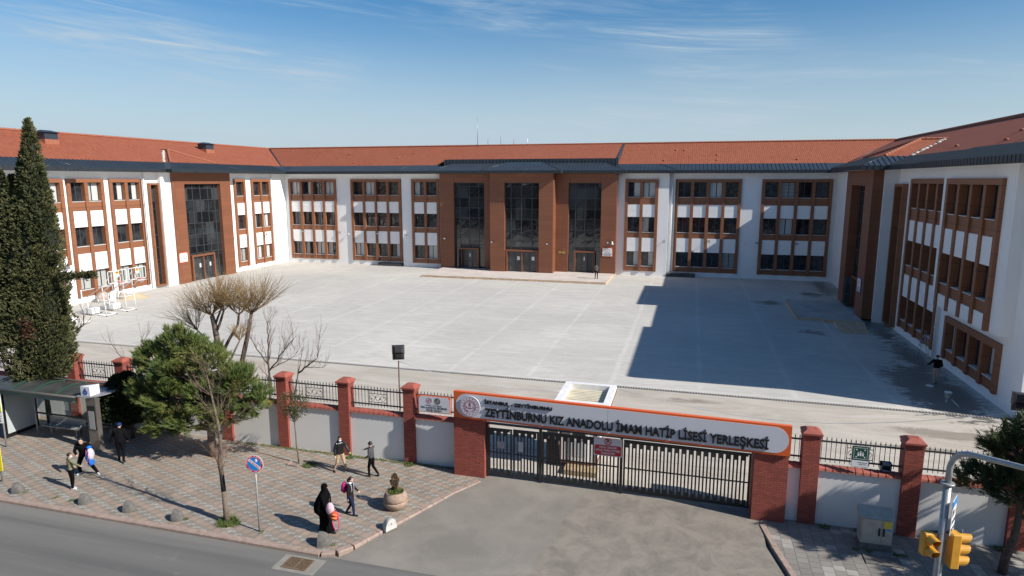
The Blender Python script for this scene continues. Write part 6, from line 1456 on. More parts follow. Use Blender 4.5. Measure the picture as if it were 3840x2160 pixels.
# boy in the puffer jacket
def puff(b,T,P,K):
    for i in range(6):
        z=0.93+i*0.085; c_=Vector((0,0,z))*K
        for o_ in (-0.08,0,0.08): seg(b,c_+Vector((0,o_,0))*K,0.118*K,c_+Vector((0,o_,0.02))*K,0.118*K,n=10)
        T.append((c_-Vector((0,0.06,0))*K,0.125*K,c_+Vector((0,0.06,0))*K,0.125*K,1))
    for s_ in ('L','R'):
        for i in range(5):
            q=P['sh'+s_].lerp(P['el'+s_],i/4); b.ell(q,(0.066*K,0.066*K,0.05*K),0,10,7)
            q=P['el'+s_].lerp(P['ha'+s_],i/5); b.ell(q,(0.056*K,0.056*K,0.045*K),0,10,7)
    q=P['nek']-Vector((0.09,0,0.0))*K; b.ell(q,(0.07*K,0.12*K,0.08*K),0,12,8); T.append((q,0.1*K,q+Vector((0,0,0.02)),0.1*K,1))
pufm=mat('glossy black puffer',(0.010,0.010,0.012),0.28)
person('boy in a shiny black puffer jacket and tan trousers by the wall',(-13.42,22.22,0),R(-32),1.50,
 dict(elL=(0.10,0.30,1.15),haL=(0.26,0.36,0.94),elR=(-0.02,-0.28,1.14),haR=(0.04,-0.27,0.88),knL=(0.12,0.13,0.50),anL=(0.16,0.20,0.09),toL=(0.33,0.22,0.03),knR=(0.0,-0.16,0.49),anR=(-0.16,-0.26,0.11),toR=(0.0,-0.30,0.03)),
 dict(top=pufm,leg=cloth('tan cargo trousers',(0.42,0.29,0.19)),shoe=bsh),extra=puff,mask=True,hands=('grip','relax'),head_turn=R(-10))
b=MB(); hp=world((-13.42,22.22,0),R(-32),Vector((0.31,0.37,0.86))*(1.5/1.75)); b.tube([hp+Vector((-0.02,0,0.05)),hp+Vector((0.10,-0.02,-0.10)),hp+Vector((0.17,-0.03,-0.19))],[0.03,0.024,0.008],8); tag(b.build('toy',mat('neon green plastic',(0.20,0.75,0.10),0.4)),'small neon green toy in the hand of the boy in the puffer jacket','toy')
# boy in grey
person('boy in a grey sweater and black trousers pointing with an outstretched arm by the wall',(-11.95,22.12,0),R(178),1.48,
 dict(che=(0.03,0,1.30),hed=(0.05,0,1.615),elR=(0.24,-0.26,1.30),haR=(0.50,-0.22,1.20),elL=(0.0,0.25,1.13),haL=(0.20,0.20,1.0),knL=(0.10,0.10,0.50),anL=(0.10,0.09,0.09),toL=(0.27,0.10,0.03),knR=(-0.02,-0.09,0.48),anR=(-0.28,-0.08,0.15),toR=(-0.14,-0.09,0.03)),
 dict(top=cloth('dark grey sweater',(0.075,0.075,0.080)),leg=blk2,shoe=mat('trainers dark',(0.02,0.02,0.02),0.6)),hands=('grip','point'))
# girl
def coat(b,T,P,K):
    seg(b,Vector((0,0,0.66))*K,0.150*K,Vector((0,0,1.0))*K,0.115*K); seg(b,Vector((0,0.05,0.68))*K,0.13*K,Vector((0,0.05,1.0))*K,0.11*K); seg(b,Vector((0,-0.05,0.68))*K,0.13*K,Vector((0,-0.05,1.0))*K,0.11*K)
    T.append((Vector((0,0,0.58))*K,0.17*K,Vector((0,0,1.0))*K,0.14*K,1))
    q=P['nek']; seg(b,q+Vector((0.02,0.06,-0.02))*K,0.035*K,q+Vector((0.02,-0.06,-0.02))*K,0.035*K); T.append((q+Vector((0.03,0.05,0))*K,0.05*K,q+Vector((0.03,-0.05,0))*K,0.05*K,4))
GL=(-11.24,19.17,0); GY=R(8)
person('girl in a long dark coat with white collar and a pink backpack walking right',GL,GY,1.46,
 dict(hed=(0.05,0,1.60),elL=(0.06,0.27,1.14),haL=(0.24,0.26,0.98),elR=(-0.02,-0.24,1.12),haR=(-0.02,-0.25,0.86),knL=(0.02,0.09,0.50),anL=(-0.22,0.10,0.12),toL=(-0.06,0.12,0.03),knR=(0.14,-0.09,0.50),anR=(0.16,-0.10,0.09),toR=(0.33,-0.11,0.03)),
 dict(top=cloth('dark brown coat',(0.022,0.016,0.014)),leg=cloth('navy jeans',(0.018,0.026,0.065)),shoe=bsh,more=[M['wpaint']],hem=1),hair='tail',extra=coat)
def backpack(lab,loc,yaw,K,z,c1,c2):
    t=thing('backpack',world(loc,yaw,Vector((-0.2,0,z-0.2))),lab,'backpack'); b=MB()
    q=Vector((-0.21,0,z)); bb=MB(); bb.ell(q,(0.105,0.15,0.21),0,14,10); bb.ell(q+Vector((-0.07,0,-0.07)),(0.06,0.11,0.10),1,12,8)
    b.v=[world(loc,yaw,p) for p in bb.v]; b.f=bb.f; b.m=bb.m; b.sm=bb.sm; b.build('bag_body',[c1,c2],t)
    s_=MB(); 
    for y_ in (0.10,-0.10): s_.tube([world(loc,yaw,Vector(p)) for p in ((-0.14,y_,z+0.16),(-0.02,y_,z+0.24),(0.09,y_,z+0.12),(0.10,y_,z-0.06),(-0.06,y_*1.2,z-0.18))],0.018,5)
    s_.build('strap',c2,t); return t
mag=cloth('magenta nylon',(0.42,0.025,0.16),0.5); lil=cloth('lilac grey nylon',(0.36,0.36,0.46),0.5)
backpack('magenta and lilac backpack worn by the girl in the dark coat',GL,GY,1,1.03,mag,lil)
# woman in black: robe and veil as one draped surface over a body
WLc=(-11.50,17.95,0); WY=R(0)
t=thing('person',(0,0,0),'woman in a black abaya and veil carrying a bright pink bag near the kerb','person')
b=MB(); prof=[ # z, centre f, rx (f), ry (l)
 (0.03,0.02,0.27,0.20),(0.12,0.02,0.255,0.195),(0.35,0.0,0.215,0.185),(0.60,-0.02,0.20,0.19),(0.70,-0.05,0.24,0.24),(0.78,-0.10,0.30,0.28),(0.95,-0.10,0.29,0.29),(1.15,-0.06,0.25,0.27),(1.32,-0.02,0.20,0.225),(1.42,-0.01,0.15,0.165),(1.50,0.0,0.115,0.115),(1.58,0.0,0.115,0.100),(1.66,0.0,0.112,0.098),(1.71,0.0,0.085,0.078),(1.735,0.0,0.03,0.03)]
n=56; vs=[]
for k_,(z,f_,rx,ry) in enumerate(prof):
    for j_ in range(n):
        a=6.283*j_/n; amp=0.045 if z<0.72 else (0.030 if z<1.2 else 0.012)
        if z>1.45: amp=0.0
        w_=1+amp*math.sin(a*9+z*3)+amp*0.7*math.sin(a*5-z*4+1)
        vs.append(Vector((f_+rx*math.cos(a)*w_,ry*math.sin(a)*w_,z+ (0.03*math.cos(a) if 0.65<z<0.9 else 0))))
fs=[(i*n+j_,i*n+(j_+1)%n,(i+1)*n+(j_+1)%n,(i+1)*n+j_) for i in range(len(prof)-1) for j_ in range(n)]; fs+=[tuple(reversed(range(n))),tuple(range((len(prof)-1)*n,len(prof)*n))]
b.add(vs,fs)
T=[(Vector((0,0,0.0)),0.3,Vector((0,0,1.7)),0.12,1)]
# arm under the cloth towards the bag, hand and shoes
seg(b,(0.0,-0.18,1.34),0.075,(0.16,-0.25,1.10),0.08); seg(b,(0.16,-0.25,1.10),0.08,(0.34,-0.20,0.98),0.05); hand(b,T,(0.2,-0.24,1.05),(0.37,-0.19,0.96),'grip',0.9,0,-1)
seg(b,(0.18,-0.06,0.05),0.045,(0.38,-0.07,0.04),0.038); T.append((Vector((0.26,-0.07,0.03)),0.05,Vector((0.40,-0.07,0.03)),0.05,2)); seg(b,(0.02,0.10,0.04),0.045,(0.16,0.1,0.04),0.038)
b.ell((0.09,0.0,1.605),(0.035,0.062,0.022),0,10,6); T.append((Vector((0.118,-0.03,1.607)),0.012,Vector((0.118,0.03,1.607)),0.012,0))
abm=cloth('black draped cloth',(0.0045,0.0045,0.005),0.9); fuse('body',b,0.012,T,[skin,abm,bsh],t,smooth=1)
e=MB()
for s_ in (1,-1): e.ell((0.124,s_*0.028,1.607),(0.006,0.012,0.006),0,8,5)
e.build('eyes',hairm,t)
b=MB(); b.tube([(0.02,0.10,1.46),(0.16,0.02,1.30),(0.24,-0.12,1.05),(0.2,-0.24,0.92)],0.010,5); b.build('shoulder_strap',cloth('grey strap',(0.10,0.10,0.10)),t)
t.location=WLc; t.rotation_euler=(0,0,WY)
t=thing('school_bag',(-11.0,17.72,0.5),'pink and orange school bag with long strap held by the woman in black','bag')
b=MB(); b.ell((-11.16,17.70,1.0),(0.15,0.11,0.22),0,14,9); b.build('bag_body',cloth('pale pink bag',(0.62,0.42,0.46)),t); b=MB(); b.ell((-10.99,17.68,0.78),(0.17,0.11,0.17),0,14,9); b.build('bag_pocket',cloth('orange red bag front',(0.60,0.10,0.07)),t); b=MB(); b.ell((-10.97,17.60,0.74),(0.12,0.05,0.05),0,10,6); b.ell((-10.95,17.60,0.86),(0.11,0.05,0.03),0,10,6); b.build('bag_print',cloth('orange print',(0.75,0.25,0.08)),t)
b=MB(); b.tube([(-10.86,17.66,0.90),(-10.80,17.62,0.62),(-10.80,17.60,0.40),(-10.90,17.58,0.30),(-10.99,17.60,0.42),(-11.06,17.62,0.62)],0.016,5); b.build('strap',cloth('hot pink strap',(0.62,0.03,0.18)),t)
# man at the entrance
person('man in a grey jacket and red brown trousers standing at the right entrance',(-10.48,75.55,PZ),R(100),1.80,
 dict(che=(0.04,0,1.30),nek=(0.10,0,1.44),hed=(0.19,0,1.55),elL=(0.12,0.22,1.14),haL=(0.28,0.10,1.10),elR=(0.12,-0.22,1.14),haR=(0.28,-0.10,1.10),knL=(0,0.12,0.5),knR=(0,-0.12,0.5),anL=(-0.02,0.13,0.09),anR=(-0.02,-0.13,0.09)),
 dict(top=cloth('grey jacket',(0.11,0.11,0.105)),leg=cloth('red brown trousers',(0.045,0.018,0.016)),shoe=bsh),girth=1.08,voxel=0.014)
# worker
person('worker in a black jacket and pale trousers seen from behind beside the wet ground',(14.25,41.85,0),R(80),1.74,
 dict(elL=(0.08,0.34,1.16),haL=(0.30,0.42,1.06),elR=(-0.02,-0.26,1.14),haR=(0.16,-0.20,1.02),knL=(0.02,0.07,0.5),knR=(0.02,-0.07,0.5),anL=(-0.06,0.05,0.09),anR=(0.04,-0.06,0.09),toL=(0.1,0.08,0.03),toR=(0.2,-0.09,0.03)),
 dict(top=blk,leg=cloth('pale khaki trousers',(0.36,0.31,0.24)),shoe=mat('grey shoes',(0.12,0.12,0.12),0.7)),girth=1.15,voxel=0.013,hair='short',cap=mat('dark cap',(0.015,0.015,0.018),0.8))
# ================================================================ VEGETATION
def frond(b,p,d,L,w_,n,rr,spread,m=0,droop=0.0):
    """a tuft of thin needle blades"""
    d=Vector(d).normalized()
    for i in range(n):
        v=(d+Vector((rr.uniform(-1,1),rr.uniform(-1,1),rr.uniform(-1,1)))*spread).normalized(); q=p+d*rr.uniform(-0.10,0.16)
        s_=v.cross(Vector((rr.uniform(-1,1),rr.uniform(-1,1),rr.uniform(-1,1))))
        if s_.length<1e-3: continue
        s_=s_.normalized()*w_*rr.uniform(0.7,1.2); l=L*rr.uniform(0.7,1.2)
        b.add([q-s_,q+s_,q+v*l-Vector((0,0,droop*l))],[(0,1,2)],m)
def limb(b,p0,p1,r0,r1,rr,wob=0.06,n=6,sides=7):
    p0,p1=Vector(p0),Vector(p1); L=(p1-p0).length; pts=[]
    for i in range(n+1):
        t_=i/n; q=p0.lerp(p1,t_); 
        if 0<i<n: q+=Vector((rr.uniform(-1,1),rr.uniform(-1,1),rr.uniform(-0.5,0.5)))*wob*L*0.4
        pts.append(q)
    b.tube(pts,[r0+(r1-r0)*i/n for i in range(n+1)],sides); return pts
def pine(label,base,blobs,tops,ntuft,m,seed,trunk_r=0.14,L=0.20,w_=0.013,bark='bark',npt=16):
    rr=random.Random(seed); t=thing('pine_tree',base,label,'tree'); B=Vector(base)
    tb=MB(); tr=limb(tb,base,tops,trunk_r,0.04,rr,0.05,8,10); 
    for c,r in blobs:
        c=Vector(c); k=min(range(len(tr)),key=lambda i:(tr[i]-(c-Vector((0,0,0.5)))).length+abs(tr[i].z-(c.z-0.6))); st_p=tr[k]
        ends=[c+Vector((rr.uniform(-.5,.5)*r[0],rr.uniform(-.5,.5)*r[1],rr.uniform(-.3,.3)*r[2])) for _ in range(3)]
        for e_ in ends: limb(tb,st_p,e_,0.04,0.012,rr,0.12,5,5)
    tb.build('trunk',M[bark],t)
    cr=MB(); tot=sum(r[0]*r[1]+r[0]*r[2]+r[1]*r[2] for c,r in blobs)
    for c,r in blobs:
        c=Vector(c); k=int(ntuft*(r[0]*r[1]+r[0]*r[2]+r[1]*r[2])/tot)
        # secondary clumps so that the outline breaks up
        subs=[]
        for _ in range(max(6,k//10)):
            v=Vector((rr.gauss(0,1),rr.gauss(0,1),rr.gauss(0,1)+0.25)).normalized(); s_=rr.uniform(0.72,1.08); subs.append((c+Vector((v.x*r[0],v.y*r[1],v.z*r[2]))*s_,v))
        for _ in range(k):
            q0,v=rr.choice(subs); q=q0+Vector((rr.gauss(0,1),rr.gauss(0,1),rr.gauss(0,0.8)))*0.085-v*rr.random()*0.14
            frond(cr,q,v+Vector((0,0,0.75)),L,w_,npt,rr,0.55)
    cr.build('crown',M[m],t); return t
P22=22.1
pine('large bushy green pine in front of the wall at the centre left',(-19.45,22.1,0),[((-20.9,22.0,4.75),(0.75,0.7,0.80)),((-20.1,21.9,4.9),(0.55,0.6,0.45)),((-22.0,22.0,4.05),(0.80,0.75,0.75)),((-20.6,21.6,3.75),(1.0,0.9,0.8)),((-19.3,22.0,4.2),(0.75,0.8,0.75)),
 ((-22.3,21.9,2.75),(0.95,0.85,0.70)),((-20.9,21.5,2.65),(1.1,0.95,0.85)),((-19.2,21.7,2.9),(1.0,0.95,0.85)),((-17.9,21.9,3.5),(0.70,0.75,0.80)),((-21.2,21.5,1.65),(0.9,0.85,0.50)),((-19.9,21.5,1.75),(0.9,0.85,0.50)),((-18.4,21.7,2.2),(0.85,0.8,0.50)),((-17.2,21.9,2.55),(0.65,0.6,0.42)),((-16.75,21.9,3.05),(0.35,0.4,0.40)),((-22.9,21.9,2.75),(0.35,0.4,0.38)),((-23.0,22.0,3.7),(0.35,0.4,0.38))],(-19.6,22.1,4.6),7200,'pine',7,0.19,L=0.22,w_=0.015,npt=15)
pine('dark dense pine at the right edge in front of the right wall',(9.6,21.3,0),[((9.4,21.3,3.1),(1.05,0.9,0.42)),((9.9,21.2,2.75),(0.9,0.9,0.45)),((8.75,21.3,2.95),(0.65,0.6,0.36)),((9.7,21.4,3.75),(0.7,0.7,0.35)),((9.2,21.4,4.0),(0.5,0.5,0.28)),((10.2,21.3,4.3),(0.85,0.8,0.5)),((9.65,21.3,4.65),(0.32,0.32,0.30)),((9.1,21.3,4.45),(0.25,0.25,0.15)),((10.3,21.3,2.3),(0.7,0.7,0.35)),((10.7,21.3,3.3),(1.0,0.9,0.9))],(9.9,21.3,4.8),2600,'pine_d',9,0.13,L=0.21,w_=0.012,bark='bark_d',npt=16)
pine('tall pine just outside the right edge of the photo beside the wall',(14.6,20.6,0),[((13.9,20.4,4.6),(1.2,1.0,0.7)),((15.2,20.6,5.2),(1.3,1.2,0.8)),((13.2,20.9,3.4),(0.9,0.8,0.5)),((12.6,20.2,5.6),(0.9,0.9,0.5)),((14.6,20.4,6.6),(1.1,1.1,0.7)),((15.0,20.8,3.6),(1.2,1.0,0.6)),((12.9,19.6,4.4),(0.8,0.7,0.4)),((14.2,19.4,3.9),(0.9,0.8,0.5))],(14.6,20.6,6.4),3000,'pine_d',19,0.2,L=0.24,w_=0.02,bark='bark_d',npt=12)
# evergreen beside the shelter
def evergreen(name,label,base,H,rad,zb,n,m,seed,leafL,leafW,lobes,core,sc_=1.0):
    rr=random.Random(seed); t=thing(name,base,label,'tree'); B=Vector(base)
    tb=MB(); limb(tb,base,B+Vector((0,0,H*0.85)),0.12*sc_,0.03,rr,0.02,6,8); tb.build('trunk',M['bark_d'],t)
    L=[]
    for (dx,dy,z0,z1,r) in lobes: L.append((dx,dy,z0,z1,r))
    def lob(l,z):
        u=(z-l[2])/(l[3]-l[2])
        return 0 if u<0 or u>1 else l[4]*(math.sin(math.pi*min(1,u*1.0)**0.62)**0.75 if u<1 else 0)
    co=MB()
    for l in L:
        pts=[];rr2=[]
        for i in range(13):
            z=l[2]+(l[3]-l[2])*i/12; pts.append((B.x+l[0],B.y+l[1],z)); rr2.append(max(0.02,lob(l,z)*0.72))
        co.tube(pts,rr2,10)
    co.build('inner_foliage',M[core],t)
    cr=MB(); W=[(l[3]-l[2])*l[4] for l in L]; tot=sum(W)
    for l,wt in zip(L,W):
        for _ in range(int(n*wt/tot)):
            z=l[2]+(l[3]-l[2])*rr.random(); r=lob(l,z)
            if r<0.03: continue
            a=rr.uniform(0,6.283); bump=1+0.30*noise.noise(Vector((math.cos(a)*1.6+l[0],math.sin(a)*1.6,z*1.15+seed)))+0.24*noise.noise(Vector((math.cos(a)*4,math.sin(a)*4,z*3.5)))
            q=Vector((B.x+l[0]+r*bump*math.cos(a),B.y+l[1]+r*bump*math.sin(a),z)); v=Vector((math.cos(a),math.sin(a),1.1)).normalized()
            for _k in range(5):
                d=(v+Vector((rr.uniform(-1,1),rr.uniform(-1,1),rr.uniform(-1,1)))*0.6).normalized(); s_=d.cross(Vector((rr.uniform(-1,1),rr.uniform(-1,1),rr.uniform(-1,1)))).normalized()*leafW; p=q+d*rr.uniform(-0.03,0.07); l2=leafL*rr.uniform(0.6,1.3)
                cr.add([p-s_*0.6,p+s_*0.6,p+d*l2*0.6+s_,p+d*l2,p+d*l2*0.6-s_],[(0,1,2,3,4)])
    cr.build('crown',M[m],t); return t
evergreen('cypress_tree','tall dark cypress at the left edge rising above the roof line',(-29.6,22.9,0),14.0,1.6,2.2,30000,'cyp',3,0.13,0.024,
 [(-0.05,0,2.2,8.6,1.35),(0.35,0.1,4.0,13.2,0.95),(0.85,0,8.6,14.5,0.50),(1.05,0.1,7.2,12.9,0.42),(-0.5,0,4.0,12.0,1.0),(-1.3,0,4.6,12.3,0.85),(-2.1,0.1,5.5,13.3,0.70),(0.55,0,2.4,6.8,0.85),(0.2,-0.2,2.1,4.6,0.95),(-1.7,0.0,3.8,9.5,0.95),(0.8,-0.1,3.4,9.6,0.66),(-2.6,0,4.5,11.0,0.8)],'cyp_core')
# a stray branch reaching right from the cypress
rr=random.Random(2); t=[o for o in bpy.data.objects if o.name=='cypress_tree'][0]
cr=MB(); tb=MB(); pts=limb(tb,(-28.6,22.8,7.3),(-25.6,22.6,7.55),0.05,0.012,rr,0.05,8,5); tb.build('branch',M['bark_d'],t)
for i in range(420):
    u=rr.random(); k=min(7,int(u*8)); q=pts[k].lerp(pts[k+1],rr.random())+Vector((rr.gauss(0,.07),rr.gauss(0,.07),rr.gauss(0.05,.08)))*(1.25-u*0.5)
    frond(cr,q,Vector((0.8,0,0.5)),0.16,0.028,5,rr,0.8)
pts=[Vector((-28.4,22.8,8.1)),Vector((-27.8,22.8,8.35))]
for i in range(120): frond(cr,pts[0].lerp(pts[1],rr.random())+Vector((rr.gauss(0,.06),rr.gauss(0,.06),rr.gauss(0,.06))),Vector((0.8,0,0.5)),0.15,0.028,5,rr,0.8)
cr.build('side_spray',M['cyp'],t)
cr=MB()
for i in range(160): frond(cr,Vector((-28.75+rr.gauss(0,0.16),21.75+rr.gauss(0,.1),5.05+rr.gauss(0,0.28))),Vector((0.2,-0.9,0.5)),0.13,0.026,4,rr,0.8)
cr.build('brown_patch',M['dry'],t)
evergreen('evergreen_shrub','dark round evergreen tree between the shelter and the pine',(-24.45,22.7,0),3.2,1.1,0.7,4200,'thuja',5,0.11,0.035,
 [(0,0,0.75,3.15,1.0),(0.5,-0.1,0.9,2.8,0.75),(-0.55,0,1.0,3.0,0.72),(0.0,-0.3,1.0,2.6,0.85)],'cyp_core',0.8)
# broadleaf street sapling
def sapling():
    rr=random.Random(12); t=thing('young_tree',(-15.5,22.4,0),'slim young tree with a small leafy crown beside the wall','tree')
    tb=MB(); tr=limb(tb,(-15.5,22.4,0),(-15.62,22.4,2.0),0.035,0.022,rr,0.02,5,7)
    for i in range(9):
        a=rr.uniform(0,6.283); q=Vector((-15.62,22.4,1.75+0.03*i)); limb(tb,q,q+Vector((0.42*math.cos(a),0.42*math.sin(a),rr.uniform(0.5,1.2))),0.012,0.004,rr,0.15,4,4)
    tb.build('trunk',M['bark'],t); cr=MB()
    for i in range(900):
        v=Vector((rr.gauss(0,1),rr.gauss(0,1),rr.gauss(0,1))).normalized(); s_=rr.random()**0.4
        q=Vector((-15.58+v.x*0.60*s_,22.4+v.y*0.60*s_,2.58+v.z*0.52*s_))
        if noise.noise(q*3.2)<-0.18: continue
        frond(cr,q,v+Vector((0,0,0.2)),0.09,0.022,2,rr,0.9)
    for i in range(150): frond(cr,Vector((-15.6+rr.gauss(0,0.10),22.4+rr.gauss(0,.1),rr.uniform(1.95,2.3))),Vector((0,0,1)),0.09,0.018,2,rr,0.9)
    cr.build('crown',M['olive'],t)
sapling()
# bare trees
def grow(b,p,d,L,r,lev,rr,spread=0.5,up=0.25,kids=(3,4),shrink=0.68,sides=6,out=None,minr=0.0035,bend=0.18):
    pts=[p]; q=Vector(p); d=Vector(d).normalized(); n=4
    for i in range(n):
        d=(d+Vector((rr.uniform(-1,1),rr.uniform(-1,1),rr.uniform(-1,1)))*bend+Vector((0,0,up*0.35))).normalized(); q=q+d*L/n; pts.append(q.copy())
    r1=max(minr,r*0.6); b.tube(pts,[r+(r1-r)*i/n for i in range(n+1)],max(3,sides),0,False)
    if lev<=0: return
    for i in range(rr.randint(*kids)):
        k=rr.randint(1,n); v=(d+Vector((rr.uniform(-1,1),rr.uniform(-1,1),rr.uniform(-0.6,1)))*spread*1.6).normalized()
        grow(b,pts[k],v,L*shrink*rr.uniform(0.7,1.15),max(minr,r1*0.75),lev-1,rr,spread,up,kids,shrink,max(3,sides-1),out,minr,bend)
    grow(b,pts[-1],d,L*shrink,r1,lev-1,rr,spread,up,kids,shrink,max(3,sides-1),out,minr,bend)
def street_tree():
    rr=random.Random(31); t=thing('bare_tree',(-15.17,17.56,0),'tall thin bare tree with a black painted band, growing near the kerb','tree')
    b=MB(); pts=[(-15.17,17.56,-0.02),(-15.19,17.56,0.5),(-15.22,17.57,1.15)]; b.tube(pts,[0.115,0.085,0.08],10); b.build('trunk',M['bark'],t)
    b=MB(); b.tube([(-15.22,17.57,1.15),(-15.25,17.57,1.75)],[0.082,0.076],10); b.build('painted_band',mat('black band paint',(0.012,0.012,0.012),0.7),t)
    b=MB(); up=[Vector(p) for p in ((-15.25,17.57,1.75),(-15.30,17.57,2.2),(-15.22,17.57,2.6),(-15.20,17.58,3.2),(-15.28,17.56,3.9),(-15.42,17.58,4.6),(-15.55,17.58,5.3),(-15.68,17.58,6.0))]
    b.tube(up,[0.076,0.080,0.062,0.055,0.045,0.032,0.018,0.006],9); b.build('upper_trunk',M['bark'],t)
    b=MB()
    for k,dv,L,r in ((3,(0.9,0.1,0.75),0.95,0.026),(4,(0.9,0.0,0.55),0.8,0.022),(4,(-0.9,0.1,0.5),0.75,0.018),(5,(-0.8,0,0.5),0.7,0.014),(5,(0.8,-0.2,0.7),0.7,0.014),(6,(0.7,0,0.6),0.5,0.01),(6,(-0.7,0.1,0.7),0.5,0.01),(3,(-0.9,-0.2,0.35),0.55,0.012),(4,(0.1,0.9,0.5),0.6,0.012),(5,(0.1,-0.9,0.6),0.6,0.012)):
        grow(b,up[k],dv,L,r,2,rr,0.5,0.15,(3,4),0.6,5,minr=0.003)
    for i in range(48):
        k=rr.randint(2,6); v=Vector((rr.uniform(-1,1),rr.uniform(-1,1),rr.uniform(-0.1,0.8))); grow(b,up[k].lerp(up[k+1],rr.random()),v,rr.uniform(0.25,0.5),0.007,1,rr,0.6,0.1,(2,3),0.6,3,minr=0.003)
    b.build('twigs',M['twig'],t)
    b=MB()
    for i in range(26):
        a=rr.uniform(0,6.283); grow(b,Vector((-15.3,17.57,2.1))+Vector((math.cos(a)*0.05,math.sin(a)*0.05,rr.uniform(-0.3,0.2))),(math.cos(a)*0.45,math.sin(a)*0.45,rr.uniform(0.5,1.2)),rr.uniform(0.35,0.7),0.006,1,rr,0.4,0.2,(1,2),0.6,3,minr=0.003)
    b.build('shoots',varied('reddish shoots',(0.17,0.085,0.06),0.2,4),t)
street_tree()
def willow():
    rr=random.Random(41); t=thing('willow_tree',(-21.2,25.2,0),'pollarded bare willow with a broad fan of yellow brown shoots','tree')
    b=MB(); Y=25.2
    A=lambda x,z,y=Y: Vector((x,y,z))
    heads=[]
    tr=[A(-21.3,0),A(-21.35,1.6),A(-21.42,2.8),A(-21.48,3.9),A(-21.62,5.0),A(-21.72,5.45)]; b.tube(tr,[0.20,0.17,0.155,0.145,0.12,0.10],10); heads.append(tr[-1])
    for pts,r in (([A(-21.45,3.4),A(-21.0,4.3,Y+.2),A(-20.55,5.0,Y+.3),A(-20.45,5.5,Y+.3)],(0.09,0.075,0.06,0.05)),([A(-21.58,4.6),A(-21.3,5.1),A(-20.95,5.75,Y-.1)],(0.07,0.06,0.045)),([A(-21.62,4.9),A(-21.45,5.4,Y+.1),A(-21.3,5.8,Y+.2)],(0.06,0.05,0.045)),
        ([A(-21.35,2.7),A(-20.7,3.5,Y-.1),A(-20.1,4.4,Y-.2)],(0.07,0.055,0.035)),([A(-21.42,3.3),A(-21.9,3.9,Y+.2),A(-22.6,4.35,Y+.3),A(-22.9,4.6,Y+.3)],(0.06,0.045,0.035,0.03))):
        b.tube(pts,list(r),8); heads.append(pts[-1])
    tr2=[A(-20.95,0.0,25.5),A(-20.75,1.8,25.5),A(-20.45,3.2,25.5),A(-20.05,4.5,25.5),A(-19.75,5.6,25.5)]; b.tube(tr2,[0.16,0.14,0.12,0.10,0.08],9); heads.append(tr2[-1])
    b.build('trunk',M['bark'],t)
    cr=MB()
    def fan(h_,n,L,sp,zb=0.6,cx=0):
        ns=max(6,n//13)
        for i in range(ns):
            a=6.283*i/ns+rr.uniform(-.3,.3); s_=sp*(0.25+0.75*rr.random()); d=Vector((math.cos(a)*s_+cx,math.sin(a)*s_,zb+0.35)).normalized(); q=Vector(h_); stem=[q.copy()]; l=L*rr.uniform(0.30,0.48)
            for k in range(4): d=(d+Vector((rr.uniform(-1,1),rr.uniform(-1,1),0.35))*0.14).normalized(); q=q+d*l/4; stem.append(q.copy())
            cr.tube(stem,[0.024,0.020,0.016,0.013,0.010],4,0,False,False)
            for _ in range(15):
                k=rr.randint(1,3); p=stem[k].lerp(stem[k+1],rr.random()); e=(d+Vector((rr.gauss(0,1),rr.gauss(0,1),rr.gauss(0.25,0.7)))*0.42).normalized(); l2=L*rr.uniform(0.38,0.66); pts=[p.copy()]
                for _k in range(4): e=(e+Vector((rr.uniform(-1,1),rr.uniform(-1,1),0.45))*0.13).normalized(); p=p+e*l2/4; pts.append(p.copy())
                cr.tube(pts,[0.009,0.0075,0.006,0.0045,0.003],3,0,False,False)
                if rr.random()<0.6:
                    v=(e+Vector((rr.gauss(0,1),rr.gauss(0,1),rr.gauss(0,1)))*0.35).normalized(); cr.tube([pts[2],pts[2]+v*l2*0.25,pts[2]+v*l2*0.45+Vector((0,0,0.04))],[0.006,0.0045,0.003],3,0,False,False)
    fan(heads[0],200,2.5,1.9,0.5,-0.2); fan(heads[1],110,2.1,1.7,0.6,0.1); fan(heads[2],90,2.1,1.5,0.6); fan(heads[3],100,2.1,1.7,0.6); fan(heads[4],30,1.1,1.2); fan(heads[5],80,2.4,1.4,0.55,-0.8); fan(heads[6],210,2.5,1.8,0.5,0.25)
    cr.build('crown',M['twig_y'],t)
willow()
def bushtree(label,base,specs,seed,lv=2,mat_='twig'):
    rr=random.Random(seed); t=thing('bare_tree',base,label,'tree'); b=MB(); tw=MB()
    for p0,p1,r in specs:
        pts=limb(b,p0,p1,r,r*0.45,rr,0.06,6,6)
        for i in range(7):
            k=rr.randint(2,6); v=(Vector(p1)-Vector(p0)).normalized()+Vector((rr.uniform(-1,1),rr.uniform(-1,1),rr.uniform(0.1,1.0)))*0.8
            grow(tw,pts[k],v,rr.uniform(0.4,0.9),max(0.006,r*0.3),lv,rr,0.45,0.35,(2,3),0.62,4,minr=0.0035)
    b.build('trunk',M['bark_d'],t); tw.build('twigs',M[mat_],t)
bushtree('small dark bare tree behind the wall right of the willow',(-18.9,25.2,0),[((-18.9,25.2,0),(-18.75,25.2,3.9),0.075),((-18.8,25.2,2.9),(-17.3,25.1,4.6),0.04),((-18.75,25.2,3.6),(-18.7,25.2,5.2),0.035),((-18.8,25.2,3.3),(-19.9,25.3,4.6),0.03),((-18.8,25.2,3.0),(-17.5,25.3,3.7),0.028)],51)
bushtree('low leaning bare tree with upright shoots beside the pillar behind the wall',(-17.6,25.0,0),[((-17.6,25.0,0.2),(-17.0,24.9,3.1),0.06),((-17.0,24.9,3.1),(-15.9,24.8,3.9),0.045),((-16.6,24.9,3.4),(-15.6,24.8,3.5),0.02),((-15.9,24.8,3.9),(-15.75,24.8,4.9),0.015)],52,1)
